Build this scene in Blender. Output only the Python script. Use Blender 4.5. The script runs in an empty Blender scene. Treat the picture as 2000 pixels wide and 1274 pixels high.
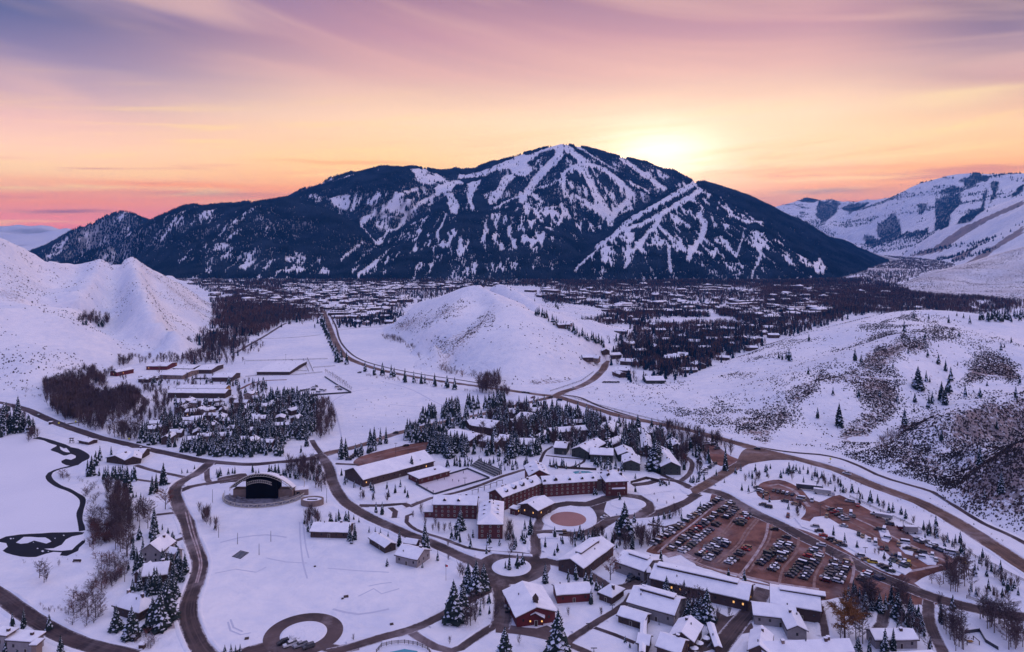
import bpy, math, random
import numpy as np
from mathutils import Vector, Matrix
from mathutils.geometry import tessellate_polygon

# ------------------------------------------------------------------ camera, sky, sun, exposure
F = 1376.0; V0 = 465.0; H = 160.0           # focal length in photo pixels, horizon row, drone height (m)
scene = bpy.context.scene
cam_d = bpy.data.cameras.new('camera'); cam = bpy.data.objects.new('camera', cam_d)
scene.collection.objects.link(cam); scene.camera = cam
cam.location = (0, 0, H); cam.rotation_euler = (math.radians(90), 0, 0)
cam_d.sensor_width = 36.0; cam_d.lens = 36.0 * F / 2000.0
cam_d.shift_y = -(637.0 - V0) / 2000.0
cam_d.clip_start = 1.0; cam_d.clip_end = 90000.0

SUN_AZ, SUN_EL = 11.9, 4.6
world = bpy.data.worlds.new('World'); scene.world = world; world.use_nodes = True
nt = world.node_tree; nt.nodes.clear()

def s2l(c):
    return tuple(((x/255.0)/12.92 if x/255.0 <= 0.04045 else ((x/255.0+0.055)/1.055)**2.4) for x in c)

class NB:
    """small node-building helper"""
    def __init__(s, tree): s.t = tree
    def n(s, typ, **kw):
        nd = s.t.nodes.new(typ)
        for k, v in kw.items(): setattr(nd, k, v)
        return nd
    def put(s, sock, val):
        if hasattr(val, 'links') or isinstance(val, bpy.types.NodeSocket): s.t.links.new(val, sock)
        else: sock.default_value = val
    def m(s, op, a, b=0.0, c=None, clamp=False):
        nd = s.n('ShaderNodeMath', operation=op); nd.use_clamp = clamp
        s.put(nd.inputs[0], a); s.put(nd.inputs[1], b)
        if c is not None: s.put(nd.inputs[2], c)
        return nd.outputs[0]
    def rng(s, v, a, b, c=0.0, d=1.0, smooth=True):
        nd = s.n('ShaderNodeMapRange'); nd.interpolation_type = 'SMOOTHSTEP' if smooth else 'LINEAR'
        s.put(nd.inputs[0], v)
        for i, x in enumerate((a, b, c, d)): nd.inputs[i+1].default_value = x
        return nd.outputs[0]
    def mix(s, f, a, b, mode='MIX'):
        nd = s.n('ShaderNodeMix', data_type='RGBA', blend_type=mode)
        s.put(nd.inputs[0], f); s.put(nd.inputs[6], a); s.put(nd.inputs[7], b)
        return nd.outputs[2]
    def ramp(s, f, stops):
        nd = s.n('ShaderNodeValToRGB'); s.put(nd.inputs[0], f)
        el = nd.color_ramp.elements
        while len(el) < len(stops): el.new(0.5)
        for e, (p, c) in zip(el, stops): e.position = p; e.color = (*c[:3], 1)
        return nd.outputs[0]
    def comb(s, x, y, z):
        nd = s.n('ShaderNodeCombineXYZ')
        for i, v in enumerate((x, y, z)): s.put(nd.inputs[i], v)
        return nd.outputs[0]
    def noise(s, vec, scale, detail=4, rough=0.5, dist=0.0, out=0):
        nd = s.n('ShaderNodeTexNoise'); s.put(nd.inputs['Vector'], vec)
        nd.inputs['Scale'].default_value = scale; nd.inputs['Detail'].default_value = detail
        nd.inputs['Roughness'].default_value = rough; nd.inputs['Distortion'].default_value = dist
        return nd.outputs[out]

w = NB(nt)
tc = w.n('ShaderNodeTexCoord')
sx = w.n('ShaderNodeSeparateXYZ'); nt.links.new(tc.outputs['Generated'], sx.inputs[0])
X, Y_, Z_ = sx.outputs
el = w.m('MULTIPLY', w.m('ARCSINE', Z_), 57.2958)
az = w.m('MULTIPLY', w.m('ARCTAN2', X, Y_), 57.2958)
S = lambda r, g, b: s2l((r, g, b))
E = 50.0
rampL = w.ramp(w.m('DIVIDE', el, E, clamp=True), [(0.0, S(226, 118, 132)), (1.2/E, S(244, 138, 138)), (3.0/E, S(254, 162, 116)),
    (4.6/E, S(255, 212, 164)), (6.2/E, S(254, 208, 186)), (8.0/E, S(236, 188, 188)), (10.8/E, S(166, 142, 176)),
    (15.0/E, S(92, 98, 146)), (21.0/E, S(122, 122, 178)), (33/E, S(176, 172, 222)), (1.0, S(210, 208, 250))])
rampM = w.ramp(w.m('DIVIDE', el, E, clamp=True), [(0.0, S(176, 96, 120)), (2.2/E, S(208, 118, 126)), (3.6/E, S(255, 160, 92)),
    (6.0/E, S(255, 208, 138)), (9.4/E, S(255, 218, 182)), (12.9/E, S(236, 182, 172)), (15.8/E, S(204, 150, 162)),
    (18.7/E, S(172, 128, 150)), (24/E, S(150, 128, 178)), (34/E, S(182, 170, 216)), (1.0, S(210, 208, 250))])
rampR = w.ramp(w.m('DIVIDE', el, E, clamp=True), [(0.0, S(176, 96, 120)), (2.6/E, S(214, 124, 128)), (4.4/E, S(255, 178, 104)),
    (7.6/E, S(255, 208, 160)), (10.2/E, S(206, 154, 160)), (13.0/E, S(148, 122, 150)), (15.8/E, S(88, 82, 122)),
    (22/E, S(128, 120, 172)), (33/E, S(178, 172, 220)), (1.0, S(210, 208, 250))])
rampB = w.ramp(w.m('DIVIDE', el, E, clamp=True), [(0.0, S(130, 126, 186)), (8/E, S(150, 146, 206)), (20/E, S(160, 160, 220)), (1.0, S(196, 196, 248))])
side = w.rng(az, -38.0, -8.0)
base = w.mix(side, rampL, rampM)
base = w.mix(w.rng(az, 22.0, 38.0), base, rampR)
away = w.rng(w.m('ABSOLUTE', w.m('SUBTRACT', az, SUN_AZ)), 48.0, 120.0)
base = w.mix(away, base, rampB)
# thin high cloud drawn out by the wind, fanning away from the sunset
da = w.m('SUBTRACT', az, 6.0)
tilt = w.m('MULTIPLY', w.m('MULTIPLY', da, el), 0.010)
wv = w.comb(w.m('MULTIPLY', az, 0.022), w.m('MULTIPLY', w.m('ADD', el, tilt), 0.20), 0.3)
n1 = w.noise(wv, 1.1, 3.0, 0.5, 0.7)
wv2 = w.comb(w.m('MULTIPLY', az, 0.05), w.m('MULTIPLY', w.m('SUBTRACT', el, tilt), 0.75), 4.0)
n2 = w.noise(wv2, 1.3, 8, 0.6, 0.4)
f_hi = w.m('MULTIPLY', w.rng(n1, 0.42, 0.70), w.rng(el, 4.0, 11.0))
f_hi = w.m('MULTIPLY', f_hi, w.rng(el, 22.0, 34.0, 1.0, 0.0))
base = w.mix(w.m('MULTIPLY', f_hi, 0.5), base, (*S(255, 204, 182), 1))
f_dk = w.m('MULTIPLY', w.rng(n1, 0.52, 0.30), w.rng(el, 6.0, 14.0))
f_dk = w.m('MULTIPLY', f_dk, w.rng(el, 22.0, 34.0, 1.0, 0.0))
base = w.mix(w.m('MULTIPLY', f_dk, 0.12), base, (*S(142, 122, 160), 1))
f_str = w.m('MULTIPLY', w.rng(n2, 0.50, 0.72), w.rng(el, 13.0, 6.0))
base = w.mix(w.m('MULTIPLY', f_str, 0.75), base, (*S(255, 218, 150), 1))
f_str2 = w.m('MULTIPLY', w.rng(n2, 0.47, 0.30), w.rng(el, 9.0, 3.5))
base = w.mix(w.m('MULTIPLY', f_str2, 0.70), base, (*S(196, 108, 122), 1))
# two long grey-mauve cloud bars low over the hills
def bar(a0, e0, wa, we):
    wob = w.m('MULTIPLY', w.m('SUBTRACT', w.noise(w.comb(w.m('MULTIPLY', az, 0.25), 0.0, e0), 1.0, 4), 0.5), 0.45)
    fa = w.m('POWER', w.m('DIVIDE', w.m('SUBTRACT', az, a0), wa), 2.0)
    fe = w.m('POWER', w.m('DIVIDE', w.m('SUBTRACT', w.m('ADD', el, wob), e0), we), 2.0)
    return w.m('EXPONENT', w.m('MULTIPLY', w.m('ADD', fa, fe), -1.0))
for (u, v, wu, wvv, k) in ((1610, 372, 3.2, 0.24, 0.75), (130, 413, 2.6, 0.14, 0.75), (430, 380, 5.0, 0.22, 0.35), (1850, 372, 3.0, 0.15, 0.3), (1470, 392, 4.5, 0.5, 0.4)):
    a0 = math.degrees(math.atan2(u-1000, F)); e0 = math.degrees(math.atan2(V0-v, math.hypot(u-1000, F)))
    base = w.mix(w.m('MULTIPLY', bar(a0, e0, wu, wvv), k), base, (*S(134, 92, 122), 1))
for (u, v, wu, wvv, k) in ((1860, 190, 4.6, 0.75, 0.62), (1930, 176, 3.6, 0.22, 0.45), (1500, 318, 6.0, 0.20, 0.5), (1640, 350, 5.0, 0.16, 0.45)):
    a0 = math.degrees(math.atan2(u-1000, F)); e0 = math.degrees(math.atan2(V0-v, math.hypot(u-1000, F)))
    base = w.mix(w.m('MULTIPLY', bar(a0, e0, wu, wvv), k), base, (*S(255, 222, 170), 1))
for (u, v, wu, wvv, k) in ((1620, 330, 7.0, 0.22, 0.6), (1560, 364, 5.0, 0.20, 0.55), (700, 318, 6.0, 0.16, 0.45), (380, 362, 7.0, 0.22, 0.55), (120, 395, 6.0, 0.2, 0.45)):
    a0 = math.degrees(math.atan2(u-1000, F)); e0 = math.degrees(math.atan2(V0-v, math.hypot(u-1000, F)))
    base = w.mix(w.m('MULTIPLY', bar(a0, e0, wu, wvv), k), base, (*S(255, 146, 74), 1))
# glow where the sun has just gone behind the ridge
ga = w.m('POWER', w.m('DIVIDE', w.m('SUBTRACT', az, SUN_AZ+0.6), 15.0), 2.0)
ge = w.m('POWER', w.m('DIVIDE', w.m('SUBTRACT', el, 6.4), 4.0), 2.0)
glow = w.m('EXPONENT', w.m('MULTIPLY', w.m('ADD', ga, ge), -1.0))
ga2 = w.m('POWER', w.m('DIVIDE', w.m('SUBTRACT', az, SUN_AZ-0.2), 4.2), 2.0)
ge2 = w.m('POWER', w.m('DIVIDE', w.m('SUBTRACT', el, 6.3), 2.2), 2.0)
glow2 = w.m('EXPONENT', w.m('MULTIPLY', w.m('ADD', ga2, ge2), -1.0))
gmod = w.m('MULTIPLY', glow, w.rng(n2, 0.30, 0.60, 0.45, 1.0))
gain = w.rng(el, 0.5, 12.0, 1.85, 1.10, False)
gain_g = w.rng(el, 0.5, 12.0, 1.62, 1.10, False)
gain_b = w.rng(el, 0.5, 9.0, 1.18, 1.08, False)
base = w.mix(1.0, base, w.comb(gain, gain_g, gain_b), 'MULTIPLY')
base = w.mix(w.m('MULTIPLY', gmod, 0.66), base, (1.30, 0.98, 0.76, 1))
base = w.mix(w.m('MULTIPLY', glow2, w.rng(n2, 0.28, 0.62, 0.62, 1.0)), base, (0.95, 0.88, 0.72, 1), 'ADD')
outside = w.m('MAXIMUM', w.rng(el, 20.0, 36.0), w.rng(w.m('ABSOLUTE', az), 44.0, 80.0))  # out-of-view sky shaped to model the slopes: brighter, warmer right; dimmer, bluer left
dome = w.m('MULTIPLY', outside, w.m('MULTIPLY', w.m('COSINE', w.m('MULTIPLY', w.m('SUBTRACT', az, 78.0), 0.0174533)), w.rng(el, 88.0, 45.0)))
base = w.mix(w.m('MAXIMUM', dome, 0.0, clamp=True), base, w.mix(1.0, base, (1.92, 1.66, 1.32, 1), 'MULTIPLY'))
base = w.mix(w.m('MAXIMUM', w.m('MULTIPLY', dome, -1.0), 0.0, clamp=True), base, w.mix(1.0, base, (0.36, 0.52, 0.80, 1), 'MULTIPLY'))
bg = w.n('ShaderNodeBackground'); nt.links.new(base, bg.inputs[0]); bg.inputs[1].default_value = 1.0
sky = w.n('ShaderNodeTexSky', sky_type='NISHITA'); sky.sun_disc = False
sky.sun_elevation = math.radians(SUN_EL); sky.sun_rotation = math.radians(SUN_AZ)
bg2 = w.n('ShaderNodeBackground'); nt.links.new(sky.outputs[0], bg2.inputs[0]); bg2.inputs[1].default_value = 0.008
add = w.n('ShaderNodeAddShader'); nt.links.new(bg.outputs[0], add.inputs[0]); nt.links.new(bg2.outputs[0], add.inputs[1])
wo = w.n('ShaderNodeOutputWorld'); nt.links.new(add.outputs[0], wo.inputs[0])

sd = bpy.data.lights.new('sun', 'SUN'); sd.energy = 2.0; sd.angle = math.radians(0.8); sd.color = (1.0, 0.62, 0.38)
sun = bpy.data.objects.new('sun', sd); scene.collection.objects.link(sun)
sdir = Vector((math.sin(math.radians(SUN_AZ))*math.cos(math.radians(SUN_EL)), math.cos(math.radians(SUN_AZ))*math.cos(math.radians(SUN_EL)), math.sin(math.radians(SUN_EL))))
sun.rotation_euler = sdir.to_track_quat('Z', 'Y').to_euler(); sun.location = (500, 0, 2500)
scene.view_settings.view_transform = 'Standard'; scene.view_settings.look = 'None'
scene.view_settings.exposure = 0.0; scene.view_settings.gamma = 1.0; scene.view_settings.use_curve_mapping = False

# ------------------------------------------------------------------ helpers
random.seed(7); R = random.random
def U(a, b): return a + (b-a)*random.random()
rs = np.random.RandomState(11)
col = scene.collection

CROPS = {'c4': (0, 780, 4.9775), 'c5': (0, 1018, 4.9775), 'm4': (400, 780, 4.9775), 'm5': (400, 1018, 4.9775), 'r1': (800, 780, 4.9775),
         'r2': (800, 1018, 4.9775), 's1': (1200, 780, 4.9775), 's2': (1200, 1018, 4.9775), 't1': (1600, 780, 4.9775), 't2': (1600, 1018, 4.9775),
         'n1': (0, 560, 3.982), 'n2': (500, 560, 3.982), 'n3': (1000, 560, 3.982), 'n7': (1500, 320, 3.982), 'g7': (400, 240, 2.857),
         'g8': (1000, 240, 2.857), 'f1': (0, 380, 2.857), 'f2': (650, 520, 2.857), 'f3': (1300, 520, 2.857)}
def Q(c, pts):      # survey points read off an enlargement -> photo pixels
    x0, y0, s = CROPS[c]
    return [(x0+x/s, y0+y/s) for x, y in pts]
def P(u, v, z=0.0):  # photo pixel -> place on the level z
    y = (H-z)*F/(v-V0)
    return ((u-1000)/F*y, y)
def px(x, y, z=0.0):
    return (1000+x/y*F, V0+(H-z)/y*F)

def in_poly(x, y, poly):
    x = np.asarray(x, float); y = np.asarray(y, float)
    ins = np.zeros(x.shape, bool); n = len(poly)
    for i in range(n):
        x1, y1 = poly[i]; x2, y2 = poly[(i+1) % n]
        if y1 == y2: continue
        c = ((y1 > y) != (y2 > y)) & (x < (x2-x1)*(y-y1)/(y2-y1)+x1)
        ins ^= c
    return ins
def seg_dist(x, y, line):
    x = np.asarray(x, float); y = np.asarray(y, float)
    best = np.full(x.shape, 1e9)
    for (x1, y1), (x2, y2) in zip(line[:-1], line[1:]):
        dx, dy = x2-x1, y2-y1; L2 = dx*dx+dy*dy+1e-9
        t = np.clip(((x-x1)*dx+(y-y1)*dy)/L2, 0, 1)
        best = np.minimum(best, np.hypot(x-(x1+t*dx), y-(y1+t*dy)))
    return best

def vnoise(x, y, seed=0):
    xi = np.floor(x).astype(np.int64); yi = np.floor(y).astype(np.int64)
    xf = x-xi; yf = y-yi
    def h(a, b):
        n = (a*374761393 + b*668265263 + seed*974711) & 0x7fffffff
        n = ((n ^ (n >> 13))*1274126177) & 0x7fffffff
        return ((n ^ (n >> 16)) & 0xffff)/65535.0
    sxx = xf*xf*(3-2*xf); syy = yf*yf*(3-2*yf)
    a = h(xi, yi); b = h(xi+1, yi); c = h(xi, yi+1); d = h(xi+1, yi+1)
    return (a+(b-a)*sxx)*(1-syy)+(c+(d-c)*sxx)*syy
def fbm(x, y, scale, octv=4, seed=0):
    x = np.asarray(x, float); y = np.asarray(y, float)
    t = 0; a = 1; s = 0; f = 1.0/scale
    for o in range(octv):
        t = t + a*vnoise(x*f+17.3*o, y*f-9.1*o, seed+o); s += a; a *= 0.5; f *= 2.03
    return t/s
def ridged(x, y, scale, octv=4, seed=0):
    x = np.asarray(x, float); y = np.asarray(y, float)
    t = 0; a = 1; s = 0; f = 1.0/scale
    for o in range(octv):
        t = t + a*(1-np.abs(2*vnoise(x*f+5.3*o, y*f+31.1*o, seed+o)-1)); s += a; a *= 0.5; f *= 2.1
    return t/s

# ------------------------------------------------------------------ materials
MATS = {}
def mat(name, color, rough=0.8, spec=0.3, noise=None, emit=None, metal=0.0):
    if name in MATS: return MATS[name]
    m = bpy.data.materials.new(name); m.use_nodes = True
    b = m.node_tree.nodes['Principled BSDF']; q = NB(m.node_tree)
    b.inputs['Roughness'].default_value = rough; b.inputs['Specular IOR Level'].default_value = spec
    b.inputs['Metallic'].default_value = metal
    c = (*color, 1)
    if noise:
        sc, amt, c2 = noise
        g = q.n('ShaderNodeNewGeometry')
        nz = q.rng(q.noise(g.outputs['Position'], sc, 5, 0.6), 0.35, 0.68)
        q.put(b.inputs['Base Color'], q.mix(q.m('MULTIPLY', nz, amt), c, (*c2, 1)))
    else: b.inputs['Base Color'].default_value = c
    if emit:
        b.inputs['Emission Color'].default_value = (*emit[0], 1); b.inputs['Emission Strength'].default_value = emit[1]
    MATS[name] = m; return m

def snow_mat(name, brush_scale=None):
    m = bpy.data.materials.new(name); m.use_nodes = True; MATS[name] = m
    b = m.node_tree.nodes['Principled BSDF']; q = NB(m.node_tree)
    b.inputs['Roughness'].default_value = 0.75; b.inputs['Specular IOR Level'].default_value = 0.15
    g = q.n('ShaderNodeNewGeometry'); pos = g.outputs['Position']
    a = q.noise(pos, 0.012, 6, 0.55); c = q.noise(pos, 0.12, 5, 0.6)
    k = q.rng(q.m('ADD', q.m('MULTIPLY', a, 0.6), q.m('MULTIPLY', c, 0.4)), 0.35, 0.65)
    colr = q.mix(k, (0.69, 0.71, 0.80, 1), (0.88, 0.85, 0.87, 1))
    if brush_scale:
        at = q.n('ShaderNodeAttribute', attribute_name='brush')
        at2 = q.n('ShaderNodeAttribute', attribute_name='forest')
        nz = q.noise(pos, brush_scale, 6, 0.72, 0.3)
        # bare stalks and soil that show through the thin snow
        th = q.m('SUBTRACT', 0.80, q.m('MULTIPLY', at.outputs['Fac'], 0.42))
        f = q.m('MULTIPLY', q.m('SUBTRACT', nz, th), 9.0, clamp=True)
        nz2 = q.noise(pos, brush_scale*0.25, 4)
        bc = q.mix(q.rng(nz2, 0.4, 0.6), (0.13, 0.085, 0.08, 1), (0.22, 0.13, 0.11, 1))
        colr = q.mix(q.m('MULTIPLY', f, 0.85), colr, bc)
        colr = q.mix(q.m('MULTIPLY', at2.outputs['Fac'], 0.82), colr, (0.055, 0.06, 0.075, 1))  # forest floor darkened in colour: needle litter plus the shade under the canopy
    q.put(b.inputs['Base Color'], colr)
    bp = q.n('ShaderNodeBump'); bp.inputs['Strength'].default_value = 0.6; bp.inputs['Distance'].default_value = 1.0
    vx = q.m('ADD', q.noise(pos, 0.25, 6, 0.6), q.m('MULTIPLY', q.noise(pos, 0.035, 4, 0.5, 1.5), 3.0)); q.put(bp.inputs['Height'], vx); q.put(b.inputs['Normal'], bp.outputs[0])
    return m
M_snow = snow_mat('snow')
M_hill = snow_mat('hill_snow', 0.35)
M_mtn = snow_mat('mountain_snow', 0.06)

def road_mat(name, c1, c2, snowy=0.5):
    m = bpy.data.materials.new(name); m.use_nodes = True; MATS[name] = m
    b = m.node_tree.nodes['Principled BSDF']; q = NB(m.node_tree)
    b.inputs['Roughness'].default_value = 0.85; b.inputs['Specular IOR Level'].default_value = 0.12
    g = q.n('ShaderNodeNewGeometry'); pos = g.outputs['Position']
    uv = q.n('ShaderNodeUVMap', uv_map='UVMap'); sp = q.n('ShaderNodeSeparateXYZ'); q.t.links.new(uv.outputs[0], sp.inputs[0])
    nz = q.rng(q.noise(pos, 0.07, 8, 0.7, 0.4), 0.36, 0.64)
    c = q.mix(nz, (*[x*0.8 for x in c1], 1), (*[x*1.2 for x in c2], 1))
    # wheel tracks run along the road: across = uv.x, along = uv.y
    tr = q.noise(q.comb(q.m('MULTIPLY', sp.outputs[0], 9.0), q.m('MULTIPLY', sp.outputs[1], 0.02), 0.0), 1.0, 4, 0.6)
    c = q.mix(q.m('MULTIPLY', q.rng(tr, 0.45, 0.7), 0.5), c, (*[x*2.1 for x in c2], 1))
    edge = q.m('ABSOLUTE', q.m('SUBTRACT', sp.outputs[0], 0.5))
    e = q.m('ADD', q.m('MULTIPLY', q.rng(edge, 0.30, 0.5), 0.42), q.m('MULTIPLY', q.noise(pos, 0.5, 5, 0.7), 1.0))
    c = q.mix(q.m('MULTIPLY', q.rng(e, 0.70, 0.9), snowy), c, (0.6, 0.56, 0.6, 1))
    dust = q.m('MULTIPLY', q.rng(q.noise(pos, 0.035, 7, 0.68, 0.8), 0.47, 0.70), 0.55*snowy)
    c = q.mix(dust, c, (0.50, 0.42, 0.44, 1))
    q.put(b.inputs['Base Color'], c)
    return m
M_road = road_mat('sanded_asphalt', (0.100, 0.062, 0.052), (0.150, 0.090, 0.070), 0.7)
M_drive = road_mat('wet_asphalt', (0.056, 0.042, 0.044), (0.085, 0.058, 0.056), 0.7)
M_path = road_mat('cleared_path', (0.04, 0.03, 0.036), (0.07, 0.046, 0.046), 0.35)
M_lot = road_mat('red_gravel', (0.11, 0.048, 0.040), (0.20, 0.092, 0.070), 0.6)
M_water = mat('open_water', (0.006, 0.009, 0.018), 0.5, 0.05)
M_wood = mat('dark_wood', (0.055, 0.036, 0.032), 0.85, noise=(0.8, 0.6, (0.09, 0.055, 0.04)))
M_bark = mat('bark', (0.07, 0.05, 0.045), 0.9)
M_pale = mat('pale_bark', (0.20, 0.16, 0.15), 0.9)
M_twig = mat('twigs', (0.090, 0.062, 0.070), 0.9, noise=(0.03, 0.7, (0.13, 0.075, 0.070)))
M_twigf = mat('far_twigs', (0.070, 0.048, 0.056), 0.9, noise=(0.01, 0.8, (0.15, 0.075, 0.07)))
M_red_twig = mat('red_twigs', (0.16, 0.055, 0.042), 0.9)
M_gold_twig = mat('gold_twigs', (0.20, 0.085, 0.028), 0.9)
M_needle = mat('needles', (0.018, 0.030, 0.030), 0.9, 0.15, noise=(0.2, 0.8, (0.034, 0.046, 0.040)))
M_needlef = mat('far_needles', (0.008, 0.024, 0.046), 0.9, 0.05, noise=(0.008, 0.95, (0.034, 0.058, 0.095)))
M_rsnow = mat('roof_snow', (0.90, 0.89, 0.92), 0.7, 0.2, noise=(0.22, 0.7, (0.74, 0.75, 0.82)))
M_tsnow = mat('branch_snow', (0.62, 0.66, 0.74), 0.8)
M_brick = mat('red_brick_wall', (0.12, 0.036, 0.034), 0.85, noise=(0.6, 0.6, (0.075, 0.028, 0.030)))
M_redwall = mat('red_board_wall', (0.14, 0.022, 0.026), 0.7, noise=(0.6, 0.5, (0.09, 0.02, 0.022)))
M_green = mat('green_board_wall', (0.045, 0.056, 0.048), 0.85, noise=(0.5, 0.6, (0.065, 0.062, 0.054)))
M_brown = mat('brown_board_wall', (0.085, 0.052, 0.048), 0.85, noise=(0.5, 0.6, (0.06, 0.038, 0.036)))
M_cream = mat('cream_wall', (0.30, 0.27, 0.27), 0.85, noise=(0.5, 0.6, (0.22, 0.19, 0.19)))
M_tan = mat('tan_stone', (0.26, 0.19, 0.16), 0.85, noise=(0.6, 0.6, (0.18, 0.13, 0.115)))
M_ochre = mat('ochre_board_wall', (0.30, 0.16, 0.05), 0.85)
M_glass = mat('window_glass', (0.02, 0.022, 0.03), 0.12, 0.6)
M_lit = mat('lit_window', (0.5, 0.3, 0.12), 0.5, emit=((1.0, 0.50, 0.16), 1.2))
M_frame = mat('white_frame', (0.50, 0.46, 0.40), 0.6)
M_black = mat('black_cloth', (0.006, 0.006, 0.008), 0.95, 0.05)
M_steel = mat('pale_steel', (0.36, 0.35, 0.34), 0.5, metal=0.3)
M_dsteel = mat('dark_steel', (0.05, 0.05, 0.06), 0.5)
M_tyre = mat('tyre_rubber', (0.012, 0.012, 0.012), 0.9)
M_sage = mat('sagebrush', (0.042, 0.034, 0.038), 0.95, noise=(0.03, 0.8, (0.080, 0.045, 0.040)))
M_pinkice = mat('pink_brown_ice', (0.33, 0.15, 0.13), 0.35, 0.4, noise=(0.15, 0.5, (0.24, 0.10, 0.09)))
M_pool = mat('pool_water', (0.05, 0.30, 0.38), 0.15, 0.5)
M_ice = mat('rink_ice', (0.70, 0.66, 0.72), 0.45, 0.4, noise=(0.12, 0.6, (0.62, 0.56, 0.62)))
M_yellow = mat('yellow_sign', (0.75, 0.72, 0.05), 0.5)
M_redflag = mat('red_cloth', (0.5, 0.03, 0.03), 0.8)

# ------------------------------------------------------------------ mesh helpers
class MB:
    def __init__(s): s.v = []; s.f = []; s.mi = []
    def add(s, vs, fs, mi=0):
        o = len(s.v); s.v += vs; s.f += [tuple(i+o for i in f) for f in fs]; s.mi += [mi]*len(fs)
    def box(s, x0, y0, z0, x1, y1, z1, mi=0):
        s.add([(x0,y0,z0),(x1,y0,z0),(x1,y1,z0),(x0,y1,z0),(x0,y0,z1),(x1,y0,z1),(x1,y1,z1),(x0,y1,z1)],
              [(3,2,1,0),(4,5,6,7),(0,1,5,4),(1,2,6,5),(2,3,7,6),(3,0,4,7)], mi)
    def tube(s, p, q, r0, r1, n=5, mi=0, cap=True):
        p = Vector(p); q = Vector(q); d = (q-p).normalized()
        a = d.orthogonal().normalized(); b = d.cross(a)
        vs = []
        for c, r in ((p, r0), (q, r1)):
            for i in range(n):
                t = 2*math.pi*i/n; vs.append(tuple(c+a*(math.cos(t)*r)+b*(math.sin(t)*r)))
        fs = [(i, (i+1) % n, n+(i+1) % n, n+i) for i in range(n)]
        if cap: fs += [tuple(range(n, 2*n))]
        s.add(vs, fs, mi)
    def mesh(s, name, mats):
        me = bpy.data.meshes.new(name); me.from_pydata(s.v, [], s.f)
        for m in (mats if isinstance(mats, (list, tuple)) else [mats]): me.materials.append(m)
        if any(s.mi): me.polygons.foreach_set('material_index', s.mi)
        me.update(); return me

def link(name, data, parent=None, loc=(0, 0, 0), rz=0.0, scale=None):
    o = bpy.data.objects.new(name, data); col.objects.link(o)
    o.location = loc; o.rotation_euler = (0, 0, rz)
    if scale is not None: o.scale = scale if hasattr(scale, '__len__') else (scale,)*3
    if parent is not None: o.parent = parent
    return o
def tag(o, label=None, cat=None, group=None, kind=None):
    if label: o['label'] = label
    if cat: o['category'] = cat
    if group: o['group'] = group
    if kind: o['kind'] = kind
    return o
def np_mesh(name, verts, faces, mats, mi=None, nside=3, smooth=False):
    """verts (N,3), faces (M,nside) arrays -> mesh"""
    me = bpy.data.meshes.new(name)
    me.vertices.add(len(verts)); me.vertices.foreach_set('co', np.asarray(verts, np.float32).ravel())
    nf = len(faces)
    me.loops.add(nf*nside); me.loops.foreach_set('vertex_index', np.asarray(faces, np.int32).ravel())
    me.polygons.add(nf); me.polygons.foreach_set('loop_start', np.arange(0, nf*nside, nside, dtype=np.int32))
    for m in (mats if isinstance(mats, (list, tuple)) else [mats]): me.materials.append(m)
    if mi is not None: me.polygons.foreach_set('material_index', np.asarray(mi, np.int32))
    if smooth: me.polygons.foreach_set('use_smooth', np.ones(nf, bool))
    me.update(calc_edges=True); return me
def tris_of(mb):
    f = []; mi = []
    for fc, m in zip(mb.f, mb.mi):
        for k in range(1, len(fc)-1): f.append((fc[0], fc[k], fc[k+1])); mi.append(m)
    return np.array(mb.v, float), np.array(f, int), np.array(mi, int)
def scatter_mesh(name, protos, pos, sc, mats, scz=None):
    """join many copies of small prototypes; pos (N,3), sc (N,)"""
    pos = np.asarray(pos, float); N = len(pos)
    if N == 0: return None
    sc = np.asarray(sc, float); scz = sc if scz is None else np.asarray(scz, float)
    ang = rs.uniform(0, 2*math.pi, N); which = rs.randint(0, len(protos), N)
    V = []; Fc = []; MI = []; off = 0
    for k, (pv, pf, pm) in enumerate(protos):
        sel = np.where(which == k)[0]
        if len(sel) == 0: continue
        c = np.cos(ang[sel])[:, None]; s = np.sin(ang[sel])[:, None]
        x = pv[None, :, 0]; y = pv[None, :, 1]; z = pv[None, :, 2]
        S1 = sc[sel][:, None]; SZ = scz[sel][:, None]
        vv = np.stack([(x*c-y*s)*S1+pos[sel, 0:1], (x*s+y*c)*S1+pos[sel, 1:2], z*SZ+pos[sel, 2:3]], -1).reshape(-1, 3)
        ff = (pf[None]+(np.arange(len(sel))*len(pv))[:, None, None]).reshape(-1, 3)+off
        V.append(vv); Fc.append(ff); MI.append(np.tile(pm, len(sel))); off += len(vv)
    return np_mesh(name, np.concatenate(V), np.concatenate(Fc), mats, np.concatenate(MI))
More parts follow.
